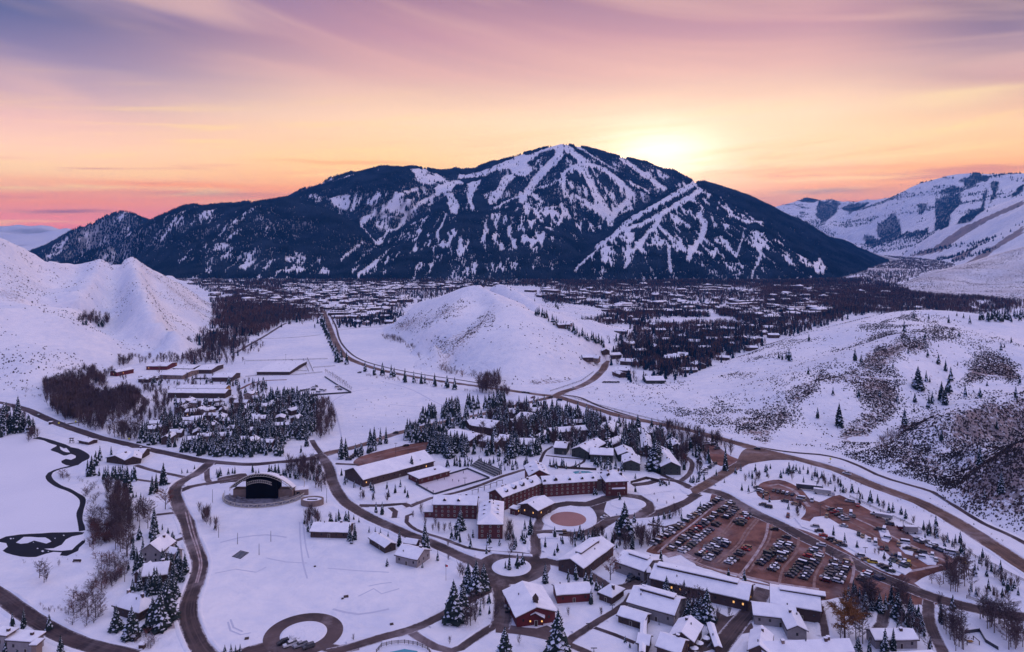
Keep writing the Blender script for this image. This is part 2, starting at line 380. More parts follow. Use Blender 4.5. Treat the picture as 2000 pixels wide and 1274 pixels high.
# ------------------------------------------------------------------ terrain
def P3(u, v, y):
    return ((u-1000)/F*y, y, H-(v-V0)/F*y)
def dens(line, step):
    out = []
    for (a, b) in zip(line[:-1], line[1:]):
        n = max(1, math.ceil(math.dist(a, b)/step))
        for i in range(n):
            t = i/n; out.append(tuple(a[k]+(b[k]-a[k])*t for k in range(3)))
    out.append(tuple(line[-1])); return out
def squeeze(lines, y0, k): return [[(u, v, y0+(y-y0)*k) for u, v, y in ln] for ln in lines]
class Terrain:
    def __init__(s, lines, x0, x1, y0, y1, step, lstep, noise=None, bases=(), pts=(), smooth=0.0, clip=-4.0):
        pt = []
        for ln in lines: pt += dens([P3(*q) for q in ln], lstep)
        for ln in bases: pt += dens([(*P(*q), 0.0) for q in ln], lstep)
        pt += list(pts)
        s.nl = len(lines) and sum(len(dens([P3(*q) for q in ln], lstep)) for ln in lines)
        rp_ = np.array(pt[:s.nl])[:, :2]
        pt = np.array(pt); key = np.unique(np.round(pt[:, :2]/(lstep*0.25)), axis=0, return_index=True)[1]; pt = pt[key]
        s.n = len(pt)
        A = np.hypot(pt[:, None, 0]-pt[None, :, 0], pt[:, None, 1]-pt[None, :, 1])
        A[np.arange(len(pt)), np.arange(len(pt))] = -smooth
        m = len(pt); B = np.zeros((m+1, m+1)); B[:m, :m] = A; B[m, :m] = 1; B[:m, m] = 1
        sol = np.linalg.solve(B, np.append(pt[:, 2], 0))
        s.xs = np.arange(x0, x1+step, step); s.ys = np.arange(y0, y1+step, step); s.step = step; s.x0 = x0; s.y0 = y0
        gx, gy = np.meshgrid(s.xs, s.ys)
        z = np.full(gx.shape, sol[m])
        fx = gx.ravel(); fy = gy.ravel(); zz = np.zeros(fx.shape)
        for i in range(0, len(fx), 20000):
            d = np.hypot(fx[i:i+20000, None]-pt[None, :, 0], fy[i:i+20000, None]-pt[None, :, 1])
            zz[i:i+20000] = d @ sol[:m]
        z = z+zz.reshape(gx.shape)
        md = np.full(fx.shape, 1e9)
        for i in range(0, len(fx), 20000): md[i:i+20000] = np.hypot(fx[i:i+20000, None]-rp_[None, :, 0], fy[i:i+20000, None]-rp_[None, :, 1]).min(1)
        s.calm = np.clip(md.reshape(gx.shape)/(lstep*4.0), 0.10, 1)
        if noise: z = z+noise(gx, gy, z)*s.calm
        s.gx, s.gy = gx, gy
        s.z = np.maximum(z, clip)
        # the sheet dives under the valley floor at its rim
        for sl in (np.s_[0, :], np.s_[-1, :], np.s_[:, 0], np.s_[:, -1]): s.z[sl] = np.minimum(s.z[sl], clip)
    def at(s, x, y):
        x = np.asarray(x, float); y = np.asarray(y, float)
        fx = (x-s.x0)/s.step; fy = (y-s.y0)/s.step
        ok = (fx >= 0) & (fy >= 0) & (fx < len(s.xs)-1) & (fy < len(s.ys)-1)
        i = np.clip(fx.astype(int), 0, len(s.xs)-2); j = np.clip(fy.astype(int), 0, len(s.ys)-2)
        a = fx-i; b = fy-j; z = s.z
        r = (z[j, i]*(1-a)+z[j, i+1]*a)*(1-b)+(z[j+1, i]*(1-a)+z[j+1, i+1]*a)*b
        return np.where(ok, r, -50.0)
    def build(s, name, material, attrs=None, label=None):
        ny, nx = s.z.shape
        v = np.stack([s.gx, s.gy, s.z], -1).reshape(-1, 3)
        idx = np.arange(nx*ny).reshape(ny, nx)
        q = np.stack([idx[:-1, :-1], idx[:-1, 1:], idx[1:, 1:], idx[1:, :-1]], -1).reshape(-1, 4)
        low = (s.z.reshape(-1)[q] < -2.5).all(1); q = q[~low]
        me = np_mesh(name, v, q, material, nside=4, smooth=True)
        for k, a in (attrs or {}).items():
            at = me.attributes.new(k, 'FLOAT', 'POINT'); at.data.foreach_set('value', np.asarray(a, np.float32).ravel())
        o = link(name, me); tag(o, label, kind='structure'); return o
    def pix(s):
        gy = np.maximum(s.gy, 10)
        return 1000+s.gx/gy*F, V0+(H-s.z)/gy*F

def nz_hill(amp, sc, seed):
    return lambda x, y, z: np.clip(z/14.0, 0, 1)*((ridged(x, y, sc, 4, seed)-0.6)*amp+(ridged(x, y*0.8, sc*0.33, 4, seed+9)-0.6)*amp*0.32)

# --- the big ski mountain
MT = [
 [(1310,344,6250),(1270,327,6150),(1210,308,6050),(1150,290,6000),(1095,281,6000),(1050,294,5950),(1000,310,5900),(950,327,5800),(905,344,5700),(870,339,5600),(830,331,5500),(800,330,5400),(740,341,5300),(690,342,5300),(640,360,5250),(600,374,5200),(560,392,5100),(500,420,5100),(420,436,5200)],
 [(1310,344,6250),(1345,359,6300),(1400,386,6400),(1500,440,6500),(1600,482,6500)],
 [(554,391,4300),(500,404,4200),(440,409,4100),(400,412,4000),(330,430,4000),(290,442,4100),(240,470,4200),(180,492,4300)],
 [(310,446,5600),(265,424,5500),(240,415,5500),(205,424,5500),(160,442,5500),(120,470,5500),(95,488,5500)],
 [(554,391,4300),(610,399,4150),(652,417,4000),(697,445,3800),(730,480,3500)],
 [(1095,281,6000),(1115,300,5700),(1140,320,5400),(1100,352,4950),(1040,372,4650),(1000,388,4450),(955,412,4150),(900,428,3950),(860,445,3800),(780,480,3500),(740,495,3250),(690,522,2950)],
 [(1140,320,5400),(1200,350,5150),(1265,376,4950)],
 [(1140,320,5400),(1150,350,4950),(1165,385,4600)],
 [(1000,388,4450),(1050,420,4050),(1100,455,3600),(1112,500,3050)],
 [(905,344,5700),(880,375,5050),(860,400,4700),(800,440,4250),(765,465,4000)],
 [(1050,294,5950),(1020,340,5400),(990,372,4950)],
 [(730,365,4900),(790,378,4700),(820,395,4600)],
 [(1365,358,4600),(1330,373,4450),(1260,406,4100),(1200,452,3600),(1165,484,3250),(1125,527,2760)],
 [(1365,358,4600),(1400,365,4650),(1450,385,4650),(1500,403,4600),(1550,431,4500),(1600,463,4350),(1650,494,4150),(1690,516,3950)],
 [(1365,358,4600),(1390,400,4100),(1420,450,3550),(1440,500,3050)],
 [(1450,385,4650),(1480,430,3900),(1530,480,3350),(1590,520,2980)],
 # gully floors
 [(1345,363,5600),(1290,385,5150),(1230,418,4650),(1192,443,4250),(1160,482,3650),(1118,528,2820)],
 [(940,372,5100),(850,405,4950),(790,445,4500),(745,484,3850),(700,512,3150),(640,543,2750)],
 [(640,430,4600),(700,440,4450),(740,470,4100)],
 [(1010,420,4650),(1050,360,5250)],
 [(1340,400,3980),(1310,450,3500),(1290,500,3000)],
 [(1500,450,3500),(1490,500,3020)],
]
MTB = [[(1700,528),(1640,545),(1560,549),(1400,549),(1200,550),(1000,549),(800,548),(640,548),(500,547),(400,547),(330,546),(270,532),(200,515),(120,503)], [(1700,528),(1708,522),(1725,516),(1745,511),(1765,507),(1790,504)]]
MT = squeeze(MT, 2650, 0.74)
back = [(x, 7200.0, 60.0) for x in range(-4200, 3000, 350)] + [(x, 7900.0, -4.0) for x in range(-4600, 3400, 400)]
def nz_mtn(x, y, z):
    a = np.clip(z/160.0, 0, 1)*np.clip((x+3000)/700.0, 0.12, 1)
    return a*((ridged(x*1.0, y*0.55, 480, 5, 3)-0.62)*190+(ridged(x, y*0.6, 150, 4, 23)-0.6)*60)
mtn = Terrain(MT, -3900, 2900, 2560, 6600, 15, 78, nz_mtn, MTB, back, smooth=0.0)

# --- range closing the valley on the right
RM = [
 [(1440,430,9800),(1500,408,9800),(1545,397,9800),(1575,387,9800),(1600,393,9700),(1625,390,9600),(1650,396,9500),(1690,401,9500)],
 [(1650,436,8600),(1690,408,8500),(1720,396,8300),(1745,386,8000),(1780,366,7800),(1810,357,7700),(1850,346,7500),(1895,339,7500),(1930,346,7300),(1960,343,7000),(1985,341,6900),(2040,343,6800),(2200,350,6500),(2400,360,6000)],
 [(1895,339,7500),(1860,390,7000),(1820,440,6500)],
 [(1985,341,6900),(1930,390,6400),(1890,425,6100)],
 [(1690,408,8500),(1660,450,7900),(1650,480,7400)],
 [(1608,438,8300),(1630,465,8000),(1670,488,7600)],
 [(1575,387,9800),(1560,420,9000),(1590,450,8300)],
 [(2400,330,4800),(2200,340,4900),(2100,358,5000),(2000,390,5100),(1920,420,5350),(1840,452,5600),(1780,482,5900)],
 [(2100,400,4300),(2000,440,4300),(1930,475,4300),(1880,508,4300)],
 [(2200,420,3600),(2050,470,3600),(1960,500,3600)],
 [(1880,408,6400),(1830,450,6100),(1790,478,6200)],
]
RMB = [[(1520,505),(1600,500),(1700,497),(1750,500),(1800,506),(1850,513),(1880,523),(1950,540),(2100,550),(2400,560)]]
rmt = Terrain(RM, 2050, 6800, 2600, 10800, 26, 170, lambda x, y, z: np.clip(z/150, 0, 1)*((ridged(x*.8+y*.5, y, 600, 6, 41)-.6)*230), RMB,
              [(x, 11200.0, 0.0) for x in range(2000, 7000, 500)]+[(6900.0, float(y), 400.0) for y in range(3500, 10500, 700)], smooth=1.0)

# --- distant white hills at the far left
FL = [[(-160,452,12500),(-60,445,12500),(0,446,12500),(40,452,12500),(80,440,12500),(100,442,12500),(125,452,12500),(170,458,12500),(260,462,12500)],
      [(-100,470,9500),(0,466,9500),(60,461,9500),(110,458,9500),(150,455,9500),(200,462,9500)],
      [(-100,488,8000),(0,482,8000),(60,478,8000),(110,472,8000),(150,476,8000)]]
flm = Terrain(FL, -10500, -4400, 6800, 13500, 60, 300, lambda x, y, z: np.clip(z/60, 0, 1)*((ridged(x, y, 1100, 5, 61)-.6)*240), [],
              [(x, 7000.0, 0.0) for x in range(-11000, -4000, 500)]+[(x, 14000.0, 0.0) for x in range(-11000, -4000, 500)], smooth=1.0)

# --- big snowy hill on the left
LH = [
 [(-420,380,1150),(-200,410,1250),(-60,440,1330),(0,466,1380),(50,486,1440),(100,506,1500),(140,516,1550),(165,512,1580),(180,513,1590),(196,506,1600),(212,514,1620),(240,508,1620),(258,500,1640),(275,512,1700),(305,530,1850),(345,552,2050)],
 [(258,502,1640),(264,530,1430),(277,575,1200),(315,625,1110),(348,660,1060)],
 [(275,512,1700),(330,565,1600),(380,600,1550)],
 [(0,600,900),(60,604,930),(130,620,950),(200,650,950),(260,680,960)],
 [(-300,520,800),(-100,560,860),(0,600,900)],
 [(100,640,1080),(160,640,1130),(215,660,1080),(270,684,1010)],
 [(196,506,1600),(182,545,1370),(150,595,1130),(125,620,1000)],
 [(228,516,1740),(230,545,1600),(216,590,1430),(205,622,1310),(235,655,1170)],
 [(165,514,1660),(140,560,1440),(105,596,1260)],
 [(80,520,1500),(62,560,1250),(40,590,1060)],
 [(305,530,1850),(300,575,1520),(335,640,1230)],
 [(330,620,1300),(370,640,1290)],
 [(-40,600,1000),(20,660,900),(60,720,800)],

 [(140,516,1550),(120,560,1330),(60,585,1150)],
 [(-300,640,890),(-100,680,860),(0,690,840),(60,710,815)],
]
LH = squeeze(LH[:1], 746, 0.70)+squeeze(LH[1:3], 746, 0.72)+[LH[3]]+[LH[4]]+squeeze(LH[5:6], 746, 0.8)+squeeze(LH[6:], 746, 0.72)
LHB = [[(-300,774),(-100,766),(0,763),(60,764),(130,754),(200,735),(250,714),(290,698),(330,680),(370,663),(405,640),(413,615),(412,592),(400,572),(370,556)], [(-500,880),(-300,860),(0,845),(130,835),(200,810),(270,765),(330,730)], [(345,705),(400,680),(430,640),(432,600)]]
lh = Terrain(LH, -1500, -400, 560, 2500, 8, 40, nz_hill(36, 170, 71), LHB,
             [((u-1000)/F*(y+260), y+260.0, 0.0) for u, v, y in LH[0][3:]]+[(-1500.0, float(y), 60.0) for y in range(1500, 2500, 150)], smooth=0.0)

# --- the white knoll in the middle
KN = [
 [(818,590,1580),(850,582,1520),(885,572,1470),(915,560,1420),(940,557,1400),(955,570,1330),(970,590,1220),(985,600,1150),(1010,604,1120),(1045,622,1080),(1080,642,1040),(1130,655,1030),(1180,664,1060)],
 [(985,600,1150),(955,628,1080),(905,660,990),(860,682,960)],
 [(985,600,1150),(1000,650,960),(1010,690,880),(1010,725,815)],
 [(960,560,1750),(975,555,1760),(990,557,1750),(1020,572,1700),(1045,590,1640)],
 [(970,590,1230),(1010,590,1330),(1050,604,1420),(1100,616,1440)],
 [(985,600,1150),(1040,640,1000),(1080,690,900)],
 [(940,557,1400),(930,590,1290),(940,620,1180)],
 [(955,600,1240),(925,615,1200)],
 [(940,557,1400),(880,600,1250),(830,640,1150)],
 [(915,650,1110),(850,668,1040)],
]
KN = squeeze(KN, 772, 0.55)
KNB = [[(1215,662),(1205,685),(1180,708),(1160,722),(1110,745),(1050,752),(1000,752),(940,742),(900,728),(860,708),(830,690),(800,672),(755,655),(745,640),(775,620),(775,612)]]
kn = Terrain(KN, -300, 240, 740, 1720, 5, 22, nz_hill(15, 90, 81), KNB, [((u-1000)/F*(y+170), y+170.0, 0.0) for u, v, y in KN[0]+KN[4][2:]]+[(-290.0, 1700.0, 0.0), (0.0, 1750.0, 0.0), (220.0, 1600.0, 0.0)], smooth=0.0)

# --- the brushy hills on the right
RH = [
 [(1200,752,760),(1300,745,790),(1360,735,805),(1400,719,830),(1450,701,860),(1500,682,890),(1560,657,920),(1650,632,960),(1700,619,970),(1745,609,970),(1790,605,970),(1850,607,950),(1900,612,960),(2000,626,980),(2200,640,1000)],
 [(1470,800,640),(1531,766,645),(1590,745,655),(1653,731,665),(1702,703,695),(1765,661,745),(1810,650,770),(1874,648,790),(1940,655,800),(2000,664,800)],
 [(1790,605,970),(1830,630,870),(1874,648,790)],
 [(1450,745,735),(1550,712,780),(1650,680,815),(1740,640,850)],
 [(1750,850,555),(1790,836,515),(1825,821,512),(1860,808,512),(1930,787,522),(2000,776,532),(2150,745,530)],
 [(1725,868,550),(1760,830,580),(1810,800,610),(1880,765,650),(1950,742,675),(2020,725,690)],
 [(1874,648,790),(1850,700,715),(1800,750,650),(1720,800,610),(1650,840,580)],
 [(1880,944,437),(1895,931,427),(1947,892,422),(2000,861,422),(2100,820,420),(2250,800,420)],
 [(1870,938,455),(1905,900,478),(1950,862,500),(2020,825,520)],
 [(1900,850,470),(1960,880,450)],
]
RHB = [[(1120,769),(1200,798),(1300,828),(1400,851),(1500,870),(1600,881),(1650,893),(1700,912),(1760,936),(1830,957),(1880,990),(1930,1018),(2000,1050),(2100,1095),(2300,1180)],
       [(1120,769),(1180,752),(1240,746),(1300,741),(1350,730),(1400,712),(1450,693),(1500,671),(1580,646),(1680,612),(1760,600),(1850,600),(1950,612),(2100,622),(2300,630)]]
rh = Terrain(RH, 55, 760, 300, 1700, 5, 30, nz_hill(11, 80, 91), RHB, [(760.0, float(y), 40.0) for y in range(450, 1000, 80)], smooth=1.0)

# --- low hill on the right beyond the woods
IH = [
 [(1785,552,2350),(1820,534,2500),(1860,526,2600),(1890,526,2650),(1920,514,2800),(1960,494,2900),(2000,482,2950),(2100,455,3000),(2300,430,3000)],
 [(1960,560,2200),(2050,548,2250),(2200,530,2250)],
 [(1890,548,2450),(1930,555,2350)],
]
IHB = [[(1752,572),(1800,580),(1880,583),(1960,587),(2050,592),(2200,600)], [(1752,572),(1770,552),(1800,536),(1840,525),(1870,520)]]
ih = Terrain(IH, 1080, 2800, 1780, 3500, 14, 80, nz_hill(16, 200, 95), IHB, [(x, 3600.0, 20.0) for x in range(1300, 2800, 200)], smooth=1.0)

TERR = [mtn, rmt, lh, kn, rh, ih]
def soft(u, v, p, a):
    return sum(in_poly(u+a*math.cos(k*1.047+.3)*(1 if k % 2 else .5), v+a*.6*math.sin(k*1.047+.3)*(1 if k % 2 else .5), p).astype(float) for k in range(6))/6.0
def jit(u, v, a=6): return u+(fbm(u, v, 40, 4, 3)-.5)*a*7+(fbm(u, v, 7, 2, 5)-.5)*a*1.6, v+(fbm(u, v, 34, 4, 13)-.5)*a*4.5+(fbm(u, v, 6, 2, 15)-.5)*a*1.2
def ground_z(x, y):
    z = np.zeros(np.shape(x))
    for t in TERR: z = np.maximum(z, t.at(x, y))
    return z
def hit(u, v, terr=None):
    """where the line of sight through a photo point meets the land"""
    ts = np.geomspace(200, 12000, 2400)
    x = (u-1000)/F*ts; z = H-(v-V0)/F*ts
    g = np.zeros(ts.shape)
    for t in (TERR if terr is None else terr): g = np.maximum(g, t.at(x, ts))
    w_ = np.where(g >= z)[0]
    i = w_[0] if len(w_) else len(ts)-1
    if i > 0:
        a = z[i-1]-g[i-1]; b = g[i]-z[i]; k = a/(a+b+1e-9)
        y = ts[i-1]+(ts[i]-ts[i-1])*k
    else: y = ts[0]
    xx = (u-1000)/F*y
    return (xx, y, float(ground_z(np.array([xx]), np.array([y]))[0]))

# ski runs and open glades of the mountain, read off the photograph
RUNS = [('g7', p) for p in (
 [(1140,255),(1190,252),(1250,285),(1340,322),(1350,330),(1300,335),(1265,352),(1220,350),(1185,330),(1170,290)],
 [(1000,488),(1020,450),(1060,405),(1100,385),(1150,370),(1190,360),(1195,380),(1140,395),(1090,420),(1050,460),(1030,485)],
 [(855,560),(880,530),(920,510),(957,505),(950,525),(910,550),(885,590),(870,590)],
 [(1275,372),(1360,330),(1420,318),(1450,335),(1440,350),(1400,350),(1380,380),(1340,392),(1300,398)],
 [(1320,390),(1370,395),(1410,430),(1422,460),(1417,515),(1375,515),(1355,470),(1350,420)],
 [(1455,340),(1500,325),(1545,320),(1520,370),(1500,410),(1490,440),(1510,490),(1490,500),(1470,460),(1460,420),(1465,370)],
 [(1650,310),(1690,290),(1740,300),(1700,340),(1670,380),(1640,420),(1632,460),(1580,460),(1580,430),(1610,390),(1640,350)],
 [(1400,318),(1420,290),(1500,280),(1600,250),(1700,205),(1800,180),(1900,145),(1975,110),(2000,113),(1950,150),(1880,170),(1830,205),(1800,225),(1830,270),(1800,300),(1740,300),(1690,260),(1620,275),(1560,300),(1480,315)],
)] + [('g8', p) for p in (
 [(0,425),(40,400),(100,385),(95,415),(60,455),(35,450),(40,425),(0,435)],
 [(500,700),(560,690),(540,740),(560,780),(600,790),(560,810),(520,790),(490,780)],
 [(1680,780),(1715,750),(1765,820),(1730,850),(1690,830)],
 [(0,200),(60,180),(150,170),(110,215),(60,250),(0,300)],
)] + [('g7', [(620,855),(660,800),(700,830),(690,865)]), ('g7', [(1755,450),(1790,395),(1820,385),(1800,430),(1775,460)])]
STROKES = [('g7', l, wd) for l, wd in (
 ([(1215,262),(1290,292),(1340,322)], 12), ([(1182,365),(1200,430)], 8), ([(1300,398),(1200,450),(1120,530),(1080,590),(1020,610),(980,670),(968,685)], 20),
 ([(870,580),(920,630),(965,685)], 16), ([(762,768),(800,730),(840,700),(890,672)], 18), ([(840,790),(880,750),(920,735)], 14),
 ([(1990,130),(1960,200),(1890,270),(1840,330),(1810,375)], 42), ([(1830,400),(1890,445)], 12), ([(1620,482),(1700,435),(1800,385),(1900,355),(1999,310)], 14),
 ([(1860,210),(1830,250)], 10), ([(720,440),(770,425)], 14), ([(650,345),(740,320),(830,290)], 10), ([(1280,690),(1275,760)], 10), ([(1370,560),(1360,520),(1330,500)], 10))
] + [('g8', l, wd) for l, wd in (
 ([(270,118),(350,178),(400,225)], 44), ([(250,140),(270,185),(190,262),(110,350),(80,385)], 40), ([(385,215),(410,290),(450,360),(480,430),(530,500),(550,570)], 46),
 ([(400,225),(300,270),(275,320)], 26), ([(275,320),(310,400),(330,450)], 12), ([(420,230),(520,270),(580,310),(640,370),(650,430),(590,490),(565,530)], 32),
 ([(355,130),(430,180),(520,230),(590,272)], 15), ([(610,200),(660,240),(740,290),(800,340),(850,370)], 30), ([(0,425),(100,385),(240,340),(270,320)], 12),
 ([(105,405),(170,445)], 14), ([(640,330),(760,385)], 16), ([(1015,345),(900,412),(780,480),(640,560),(560,640),(470,700)], 34),
 ([(1050,380),(960,440),(850,500),(750,560),(620,605)], 36), ([(470,720),(400,780),(350,830)], 22), ([(830,540),(760,620),(700,690),(650,760),(635,810)], 30),
 ([(1040,520),(1078,570),(1060,640),(1010,720),(985,765)], 38), ([(870,690),(880,760),(885,840)], 22), ([(1300,600),(1270,700),(1250,760)], 18),
 ([(1380,660),(1395,740),(1350,830),(1340,870)], 18), ([(350,410),(420,450),(500,520),(540,560)], 24), ([(180,480),(250,470)], 16), ([(200,490),(230,520)], 22),
 ([(1080,440),(1110,400)], 14), ([(1230,520),(1310,560),(1390,560)], 22), ([(760,690),(850,660),(900,700)], 16), ([(600,640),(680,620)], 16), ([(650,480),(600,520)], 12))]
THIN = [('g8', [(960,420),(1110,430),(1200,450),(1450,550),(1600,680),(1760,820),(1740,860),(1560,800),(1300,760),(1050,740),(850,720),(620,760),(480,720),(560,650),(760,570)]),   # spur face
        ('g7', [(1560,560),(1620,480),(1750,450),(1900,500),(2000,560),(2000,720),(1850,690),(1700,720),(1580,740),(1520,680)]),
        ('g7', [(960,760),(1020,700),(1180,620),(1240,560),(1330,520),(1400,520),(1420,600),(1460,700),(1440,760),(1300,700),(1120,740),(1090,800),(1000,850),(820,860)]),
        ('g8', [(0,450),(180,490),(240,560),(330,600),(300,690),(120,720),(0,690)]),
        ('g8', [(190,470),(290,470),(420,540),(480,600),(420,640),(260,560)]),
        ('g8', [(280,240),(400,230),(560,290),(680,380),(780,390),(700,470),(570,540),(430,480),(290,420),(260,330)]),
        ('g8', [(620,210),(760,250),(920,320),(980,345),(860,375),(760,330)]),
        ('g7', [(620,420),(900,395),(1130,380),(1180,420),(1060,500),(880,520),(740,480),(700,440)]),
        ('g7', [(290,500),(480,480),(480,560),(300,560)]), ('g7', [(0,680),(110,670),(300,770),(620,740),(640,800),(520,850),(300,830),(0,850)]),
        ('f1', [(240,330),(330,250),(470,200),(480,230),(360,300),(300,380)])]
CLEAR = [(Q(c, p)) for c, p in RUNS]
STRK = [(Q(c, p), wd/2.0/2.857) for c, p, wd in STROKES]
THINP = [Q(c, p) for c, p in THIN]
DARKP = [Q('g8', [(1040,335),(1120,345),(1300,410),(1440,455),(1560,520),(1700,620),(1990,740),(1990,880),(1700,880),(1780,830),(1620,690),(1480,580),(1300,480),(1130,390)]),
         Q('g7', [(430,430),(560,460),(720,500),(850,580),(950,680),(840,700),(700,740),(500,720),(560,640),(420,560),(300,520)]),
         Q('g7', [(560,390),(830,290),(1140,255),(1170,330),(1120,350),(860,380),(700,420)])]
def mtn_density(x, y, z):
    """share of the ground under trees, 0..1"""
    u = 1000+x/y*F; v = V0+(H-z)/y*F
    n = fbm(x, z*1.3+y*0.15, 120, 4, 5); n2 = fbm(x*2.4, z*0.8+y*0.1, 60, 4, 15)
    n3 = fbm(x*1.6, z*0.5+y*0.1, 26, 3, 25)
    d = np.clip((0.62-n*0.35-n2*0.35-n3*0.30)*5.5+0.30, 0.08, 0.90)
    thin = np.zeros(x.shape)
    for p in THINP: thin = np.maximum(thin, in_poly(u, v, p))
    dt = np.clip((0.50-n3*0.45-n2*0.4-n*0.15)*9.0+0.42, 0.02, 0.93)
    d = np.where(thin > 0, np.minimum(d, dt), d)
    for p in DARKP: d = np.where(in_poly(u, v, p), np.maximum(d, 0.97), d)
    ju = (fbm(u, v, 7, 2, 77)-0.5)*5; jv = (fbm(u, v, 7, 2, 78)-0.5)*5
    for p in CLEAR: d = np.where(in_poly(u+ju, v+jv, p), 0.012, d)
    for l, wd in STRK: d = np.where(seg_dist(u+ju, v+jv, l) < wd*0.95, 0.012, d)
    return d
RMF = [Q('n7', p) for p in ([(1290,510),(1310,280),(1400,240),(1500,225),(1505,310),(1430,380),(1400,490),(1340,520)], [(850,560),(855,460),(980,385),(1035,460),(1030,560),(900,585)],
  [(1485,130),(1560,100),(1600,65),(1735,110),(1660,150),(1600,180),(1540,200),(1520,150)], [(1295,225),(1420,175),(1540,200),(1440,235)],
  [(1460,475),(1500,420),(1640,350),(1660,380),(1560,450)], [(1170,400),(1180,310),(1240,310),(1200,410)], [(1720,310),(1750,230),(1720,150),(1790,150),(1780,240)],
  [(730,560),(860,580),(1000,560),(1250,500),(1240,550),(1000,590),(850,640),(780,640)], [(1890,240),(1991,170),(1991,220),(1900,270)], [(370,400),(400,290),(560,300),(520,400),(430,465)],
  [(230,290),(300,260),(400,290),(330,310)], [(560,340),(700,300),(790,310),(640,390)], [(1640,370),(1690,180),(1700,200),(1670,380)])]
def rmt_density(x, y, z):
    u = 1000+x/y*F; v = V0+(H-z)/y*F
    d = np.clip((0.47-fbm(x, z*2+y*.2, 110, 4, 51))*3, 0, 0.5)*np.where(u < 1960, 1, .4)
    for p in RMF: d = np.where(in_poly(u+(fbm(u, v, 9, 2, 7)-.5)*8, v+(fbm(u, v, 9, 2, 8)-.5)*8, p), 0.9, d)
    return d

pu, pv = mtn.pix()
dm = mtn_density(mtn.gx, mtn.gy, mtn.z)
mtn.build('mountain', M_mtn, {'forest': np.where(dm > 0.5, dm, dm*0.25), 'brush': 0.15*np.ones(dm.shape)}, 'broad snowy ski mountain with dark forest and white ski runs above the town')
pu, pv = rmt.pix()
BR = [Q('n7', p) for p in ([(1480,800),(1560,760),(1750,640),(1991,480),(1991,540),(1780,660),(1640,780),(1560,820)], [(1430,740),(1560,670),(1700,580),(1600,670),(1520,740),(1440,760)],
     [(1120,715),(1300,640),(1500,500),(1700,410),(1991,280),(1991,320),(1760,420),(1560,530),(1350,680),(1200,715)])]
br = 0.25+0.25*fbm(pu, pv, 20, 2, 4)
for p in BR: br = np.where(in_poly(pu, pv, p), 1.25, br)
drm = rmt_density(rmt.gx, rmt.gy, rmt.z)
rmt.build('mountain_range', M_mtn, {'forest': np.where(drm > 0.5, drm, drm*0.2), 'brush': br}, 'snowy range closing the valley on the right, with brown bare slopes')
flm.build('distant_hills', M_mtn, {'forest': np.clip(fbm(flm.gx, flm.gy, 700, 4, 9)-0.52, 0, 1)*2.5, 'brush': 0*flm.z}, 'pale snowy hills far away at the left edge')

pu, pv = lh.pix()
br = 0.12+0.5*fbm(lh.gx, lh.gy, 120, 3, 31)
for p in ([(0,520),(60,520),(90,560),(40,590),(0,580)], [(300,560),(350,560),(405,590),(405,610),(340,600)], [(180,545),(250,550),(275,590),(240,600)]): br = np.where(in_poly(pu+(fbm(pu, pv, 22, 3, 3)-.5)*40, pv+(fbm(pu, pv, 22, 3, 13)-.5)*26, p), br+0.25, br)
lh.build('snowy_hill', M_hill, {'forest': 0*lh.z, 'brush': br}, 'large white hill on the left with folds and sparse brush')
pu, pv = kn.pix()
br = 0.28+0.3*fbm(kn.gx, kn.gy, 60, 3, 32)
KNBR = [Q('f2', [(330,330),(420,290),(620,230),(780,200),(700,260),(560,330),(450,370),(330,360)]), Q('f2', [(540,410),(700,380),(820,290),(960,225),(900,290),(760,420),(680,500),(640,560),(560,460)]), Q('f2', [(1080,630),(1330,630),(1400,660),(1150,690)])]
ju, jv = pu+(fbm(pu, pv, 22, 3, 3)-.5)*24, pv+(fbm(pu, pv, 22, 3, 13)-.5)*16
for p in KNBR[:2]: br = br+0.34*soft(ju, jv, p, 10)
br = np.where(in_poly(ju, jv, KNBR[2]), br+0.3, br)
kn.build('knoll', M_hill, {'forest': 0*kn.z, 'brush': br}, 'white pointed knoll rising from the middle of the valley')
pu, pv = rh.pix()
SAGE = [Q('f3', p)+[] for p in ([(640,740),(700,690),(860,620),(1010,590),(1330,400),(1660,370),(1500,430),(1340,480),(1230,560),(1330,640),(1340,760),(1100,960),(1000,1020),(990,960),(1140,800),(1000,640),(850,660),(740,830),(700,760)],
   [(400,880),(520,800),(640,740),(720,840),(660,900),(560,980),(420,950)], [(1670,580),(1740,480),(1900,500),(1991,560),(1991,640),(1800,620),(1640,680)])]
SAGED = [Q('f3', p) for p in ([(1200,1050),(1400,900),(1600,820),(1800,760),(2100,700),(2100,960),(1850,1060),(1700,1180),(1560,1240),(1400,1150)], [(1570,1240),(1700,1170),(1850,1060),(2100,920),(2200,1400),(1900,1400)])]
LIGHT = [Q('f3', [(1110,340),(1240,290),(1330,260),(1640,360),(1560,420),(1340,380),(1180,470)]), Q('f3', [(0,780),(250,700),(400,790),(560,800),(420,900),(150,860)]), Q('f3', [(250,600),(400,560),(560,500),(480,560),(330,620)])]
LINEB = [(Q('f3', [(250,590),(500,520),(750,430),(900,370),(1100,320),(1330,255)]), 6), (Q('f3', [(660,700),(830,640),(1010,600),(1150,520),(1330,400)]), 7), (Q('f3', [(1400,900),(1600,820),(1800,765),(2000,730)]), 8)]
br = 0.30+0.3*fbm(rh.gx, rh.gy, 40, 3, 33)
ju, jv = jit(pu, pv)
for p in SAGE: wt = soft(ju, jv, p, 12); br = br*(1-wt)+wt*(0.55+0.75*fbm(rh.gx, rh.gy, 30, 3, 37))
for p in SAGED: wt = soft(ju, jv, p, 12); br = br*(1-wt)+wt*(0.55+0.75*fbm(rh.gx, rh.gy, 30, 3, 37))
